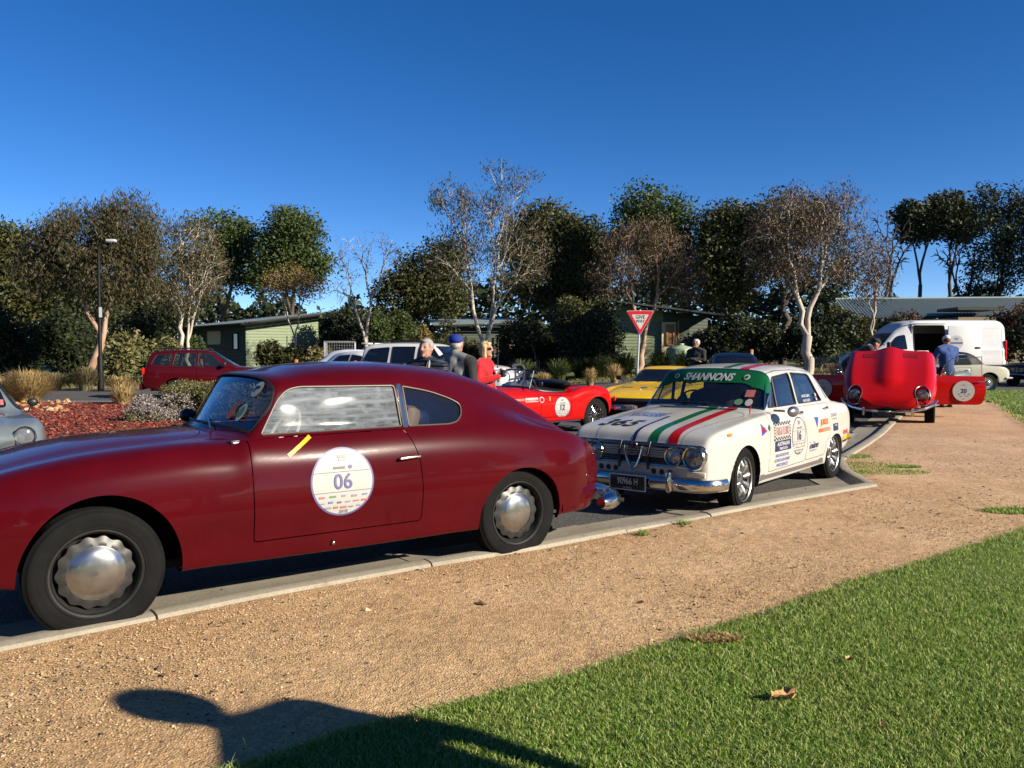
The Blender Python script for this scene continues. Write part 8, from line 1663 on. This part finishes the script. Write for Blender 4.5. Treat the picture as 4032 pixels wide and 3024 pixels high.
def cabin_left():
    C = np.array([-18.0, 55.0]); a = np.array([.75, .66]); b = np.array([-.66, .75]); g = Hh(*C); t = thing('green_cabin', 'sage green clad cabin with rising skillion roof left of the bare gum', 'cabin', (C[0], C[1], g))
    t.matrix_world; P = lambda u, v: C+a*u+b*v
    loc = lambda q: (q[0]-C[0], q[1]-C[1])
    corr_wall('gable_wall', CM['green'], t, loc(P(0, 0)), a, 5.4, -.2, 3.55-g, 4.35-g); corr_wall('side_wall', CM['shade_green'], t, loc(P(0, 12)), -b, 12, -.2, 3.5-g, 3.5-g)
    MB().box((*loc(P(2.7, 6)), 1.2), (5.2, 11.8, 3.2), rz=math.atan2(a[1], a[0])).build('inner_walls', CM['shade_green'], t, False)
    z0, z1 = 3.62-g, 4.62-g; rc = [P(-.7, -1.0), P(-.7, 13), P(6.4, -1.0), P(6.4, 13)]; corr_roof('roof', t, (*loc(rc[0]), z0), (*loc(rc[2]), z1), (*loc(rc[1]), z0), (*loc(rc[3]), z1), 60, .012)
    for k, (p, q, za, zb) in enumerate(((rc[0], rc[2], z0, z1), (rc[0], rc[1], z0, z0))): MB().tube([(*loc(p), za-.09), (*loc(q), zb-.09)], .09, 4).build('fascia', CM['fascia'], t, False)
    MB().box((*loc(P(1.15, -.10)), 1.75), (.62, .16, .55), rz=math.atan2(a[1], a[0])).build('meter_box', M['white'], t, False); MB().tube([(*loc(P(3.0, -.06)), -.1), (*loc(P(3.0, -.06)), 2.6)], .035, 5).build('downpipe', CM['green'], t)
    win_part(t, loc(P(0, 0)), -b, -1.6, 2.2, .9, 1.1, CM['fascia']); MB().box((*loc(P(-.04, 5.4)), 2.5), (.10, 2.4, .95), rz=math.atan2(a[1], a[0])).build('cream_panel', CM['cream'], t, False); win_part(t, loc(P(0, 0)), -b, -8.5, 1.6, 2.2, 2.0, CM['fascia'])
    MB().tube([(*loc(P(-.3, 9)), 3.4-g), (*loc(P(-.3, 9)), 4.4-g)], .06, 6).build('vent_pipe', M['white'], t)
def cabin_mid():
    c = at(1905, 1400, 60); g = Hh(c.x, 60); t = thing('dark_cabin', 'dark shaded cabin half hidden behind the tall gum', 'cabin', (c.x, 60, g)); d = np.array([.97, .22]); p = (-3.0, -.6); corr_wall('front_wall', CM['shade_green'], t, p, d, 6.0, -.2, 3.2, 3.2); MB().box((0, 3, 1.5), (5.8, 4.6, 3.2), rz=.22).build('inner_walls', CM['shade_green'], t, False)
    corr_roof('roof', t, (-3.6, -1.4, 3.30), (-4.6, 4.5, 4.0), (3.0, -.2, 3.55), (2.2, 5.8, 4.2), 40, .012); MB().tube([(-3.6, -1.4, 3.2), (3.0, -.2, 3.45)], .08, 4).build('fascia', CM['fascia'], t, False)
    win_part(t, p, d, 1.2, 1.9, .8, 1.0, CM['fascia']); win_part(t, p, d, 4.6, 1.4, .9, 2.0, CM['timber'], nm='door'); MB().tube([(2.2, -.6, -.1), (2.2, -.6, 3.2)], .06, 6).build('veranda_post', M['white'], t)
def cabin_right():
    c = at(2600, 1400, 51); g = Hh(c.x, 51); t = thing('cabin_with_cream_door', 'sage cabin with cream door panel and timber window behind the sign', 'cabin', (c.x, 51, g)); s = 51/FPX
    X = lambda px: (px-2600)*s; corr_wall('front_wall', CM['green'], t, (X(2430), .8), (1, .0), X(2618)-X(2430), -.2, 3.9, 3.5); corr_wall('end_wall', CM['shade_green'], t, (X(2618), .8), (1, .35), 3.3, -.2, 3.5, 3.2)
    MB().box((X(2640), .62, 1.35), (X(2668)-X(2612), .12, 2.9)).build('door_panel', CM['cream'], t, False); win_part(t, (X(2612), .56), (1, 0), X(2645)-X(2612), 2.0, .42, 1.25, CM['timber'], pbr('amber_blind', (.30, .17, .06), .5)); MB().tube([(X(2676), .5, -.2), (X(2676), .5, 2.9)], .06, 6).build('porch_post', CM['timber'], t)
    corr_roof('roof', t, (X(2420), -.6, 4.1), (X(2420), 6, 4.5), (X(2840), -.6, 3.25), (X(2840), 6, 3.6), 60, .012); MB().tube([(X(2420), -.6, 4.0), (X(2840), -.6, 3.15)], .09, 4).build('fascia', CM['fascia'], t, False); MB().box((X(2560), 3.6, 1.5), (5.4, 5, 3.2)).build('inner_walls', CM['shade_green'], t, False)
    q = at(2680, 1400, 49.); t2 = thing('water_tank', 'round pale green water tank beside the cream door', 'tank', (q.x, 49, Hh(q.x, 49))); mm = pbr('tank_green', (.22, .28, .19), .5, var=.06); b = MB(); b.lathe([(.0, 1.42), (.15, 1.42), (.2, 1.36), (.78, 1.22), (.85, 1.12), (.85, .85), (.87, .83), (.85, .81), (.85, .55), (.87, .53), (.85, .51), (.85, 0)], 28); b.build('tank_body', mm, t2, ang=60); MB().lathe([(0, 1.47), (.2, 1.47), (.22, 1.40)], 16).build('tank_lid', mm, t2)
def lodge():
    c = at(3800, 1400, 64); g = Hh(c.x, 64); t = thing('long_roofed_lodge', 'long low lodge with grey corrugated roof behind the van', 'building', (c.x, 64, g)); s = 64/FPX; z = lambda py, Y: 1.45+(1400-py)*Y/FPX-g
    X0, X1 = -9.5, 12.
    corr_roof('roof', t, (X0+.8, 4, z(1180, 68)), (X0, -1, z(1252, 63)), (X1, 4, z(1172, 68)), (X1, -1, z(1232, 63)), 84, .06); MB().tube([(X0, -1.02, z(1252, 63)-.06), (X1, -1.02, z(1232, 63)-.06)], .09, 5).build('gutter', CM['fascia'], t, False); MB().tube([(X0+.8, 4, z(1180, 68)+.03), (X1, 4, z(1172, 68)+.03)], .10, 5).build('ridge_cap', CM['roof'], t)
    MB().box((1.2, 3, 1.4), (20.6, 5.6, 3.4)).build('wall', CM['tan'], t, False)
    xa, xb = (3677-3800)*61/FPX, (3824-3800)*61/FPX; MB().box(((xa+xb)/2, -2.0, 1.7), (xb-xa, 2.4, 3.4)).build('porch_wall', CM['tan'], t, False); MB().box(((xa+xb)/2, -2.1, z(1217, 61)), (xb-xa+.5, 3.0, .22)).build('porch_roof', CM['fascia'], t, False)
    for x in (-7, -5.4, 5.5, 7.6): win_part(t, (0, .1), (1, 0), x, 1.8, 1.2, 1.2, CM['fascia'])
cabin_left(); cabin_mid(); cabin_right(); lodge()
# --- street furniture
def give_way():
    Y = 21.8; p = at(2520, 1264, Y); g = Hh(p.x, Y); t = thing('give_way_sign', 'red and white triangular give way sign on a grey pole', 'sign', (p.x, Y, g)); c = p.z-g; w = .75; hgt = w*.88
    tri = [(-w/2, c+hgt*.42), (w/2, c+hgt*.42), (0, c-hgt*.58)]; sc = lambda k: rpoly([(x*k, c+(z-c)*k) for x, z in tri], .06*k, 6)
    MB().prism(sc(1.0), -.030, -.036, 'y').build('sign_back_edge', M['white'], t, False); MB().prism(sc(.965), -.037, -.039, 'y').build('red_border', pbr('sign_red', (.45, .012, .02), .4), t, False); MB().prism(sc(.62), -.040, -.042, 'y').build('white_field', M['white'], t, False)
    for tx, dz, h_ in (('GIVE', .105, .095), ('WAY', -.005, .080)): V2, T2 = text2d(tx, h_, .02, 0, .95); decal(t, 'sign_lettering', V2, T2, (lambda z: lambda u, v: (u, -.044, c+z+v))(dz), M['black'])
    MB().tube([(-.10, 0, -.1), (0, 0, c+hgt*.46)], .030, 10).build('pole', pbr('galvanised_pole', (.40, .41, .42), .4, .6, var=.1), t); MB().box((0, -.02, c+.2), (.10, .03, .04)).build('bracket', M['steel'], t)
give_way()
def lamp_post():
    Y = 34.; p = gp(397, 1535); x = at(397, 1535, Y).x; g = Hh(x, Y); t = thing('street_lamp', 'black street lamp post with curved arm at left', 'lamp', (x, Y, g)); m = pbr('black_post_paint', (.004, .004, .0045), .6); zt = at(383, 955, Y).z-g
    MB().lathe([(.12, 0), (.12, 1.35), (.075, 1.45), (.062, zt-.6), (.05, zt-.45)], 16).build('post', m, t); MB().tube([(0, 0, zt-.5), (.01, 0, zt-.2), (.08, 0, zt), (.22, 0, zt+.08), (.40, 0, zt+.08)], .055, 10).build('arm', m, t)
    h = MB(); h.box((.54, 0, zt+.08), (.40, .22, .11), bev=.04); h.build('lantern', pbr('lantern_grey', (.55, .56, .56), .35, .3), t); MB().box((.58, 0, zt+.012), (.36, .18, .02)).build('lens', M['lens'], t); MB().box((.09, -.10, 2.35+.9), (.12, .02, .42)).build('pole_tag', M['white'], t)
lamp_post()
for i, (px, Y, lab) in enumerate(((1167, 41, 'short orange timber marker post in front of the green cabin'), (795, 43, 'short orange timber marker post seen through the red wagon windows'), (2960, 43, 'short timber marker post left of the broad gum trunk'))):
    x = at(px, 1400, Y).x; g = Hh(x, Y); t = thing('marker_post', lab, 'post', (x, Y, g), 0, 'timber marker posts'); MB().box((0, 0, .62), (.15, .13, 1.28), bev=.02).build('post', CM['timber'], t); MB().box((0, -.068, 1.02), (.10, .008, .12)).build('reflector', M['white'], t)
maroon_coupe(); rally_saloon(); roadster('open red roadster with wire wheels and round 12 sticker behind maroon coupe', (-.675, 14.49, 0), R(39.7), M['red_paint'], '12'); yellow_sports(); silver_roadster(); red_wagon(); white_suv(); white_van(); cream_convertible(); dark_coupe(); tipped_bonnet_car(); cage_trailer()
_p = at(1400, 1400, 31.5); plain_car('silver_hatchback', 'pale silver hatchback left of the white four wheel drive', (_p.x+1.6, 31.5, 0), R(150), (.55, .57, .60), 1.62, 1)
_p = at(1330, 1400, 35); plain_car('silver_car', 'white silver car roof just beside the cage trailer', (_p.x+2.6, 34.2, 0), R(165), (.68, .69, .70), 1.72, 1)
_p = at(2890, 1400, 22.5); plain_car('navy_car', 'dark navy car with red windscreen sticker seen above the white saloon roof', (_p.x-.2, 21.2, .1), R(80), (.006, .009, .02), 1.44)
_p = at(-10, 1400, 31); plain_car('dark_parked_car', 'dark parked car behind dry grass at the left edge', (_p.x-1.2, 31, 0), R(185), (.02, .02, .025), 1.35, 1)
_p = at(3765, 1400, 21.5); roadster('silver open roadster seen through the open red door glass', (_p.x-2.35, 20.6, .17), R(30), M['silver_paint'], None)
carton('white box inside the open van door', (14.1+1.75, 31.6, .33+.56), (.45, .45, .75), (.62, .58, .55)); carton('yellow box inside the open van door', (14.1+2.15, 31.55, .33+.56), (.4, .4, .6), (.45, .33, .10))
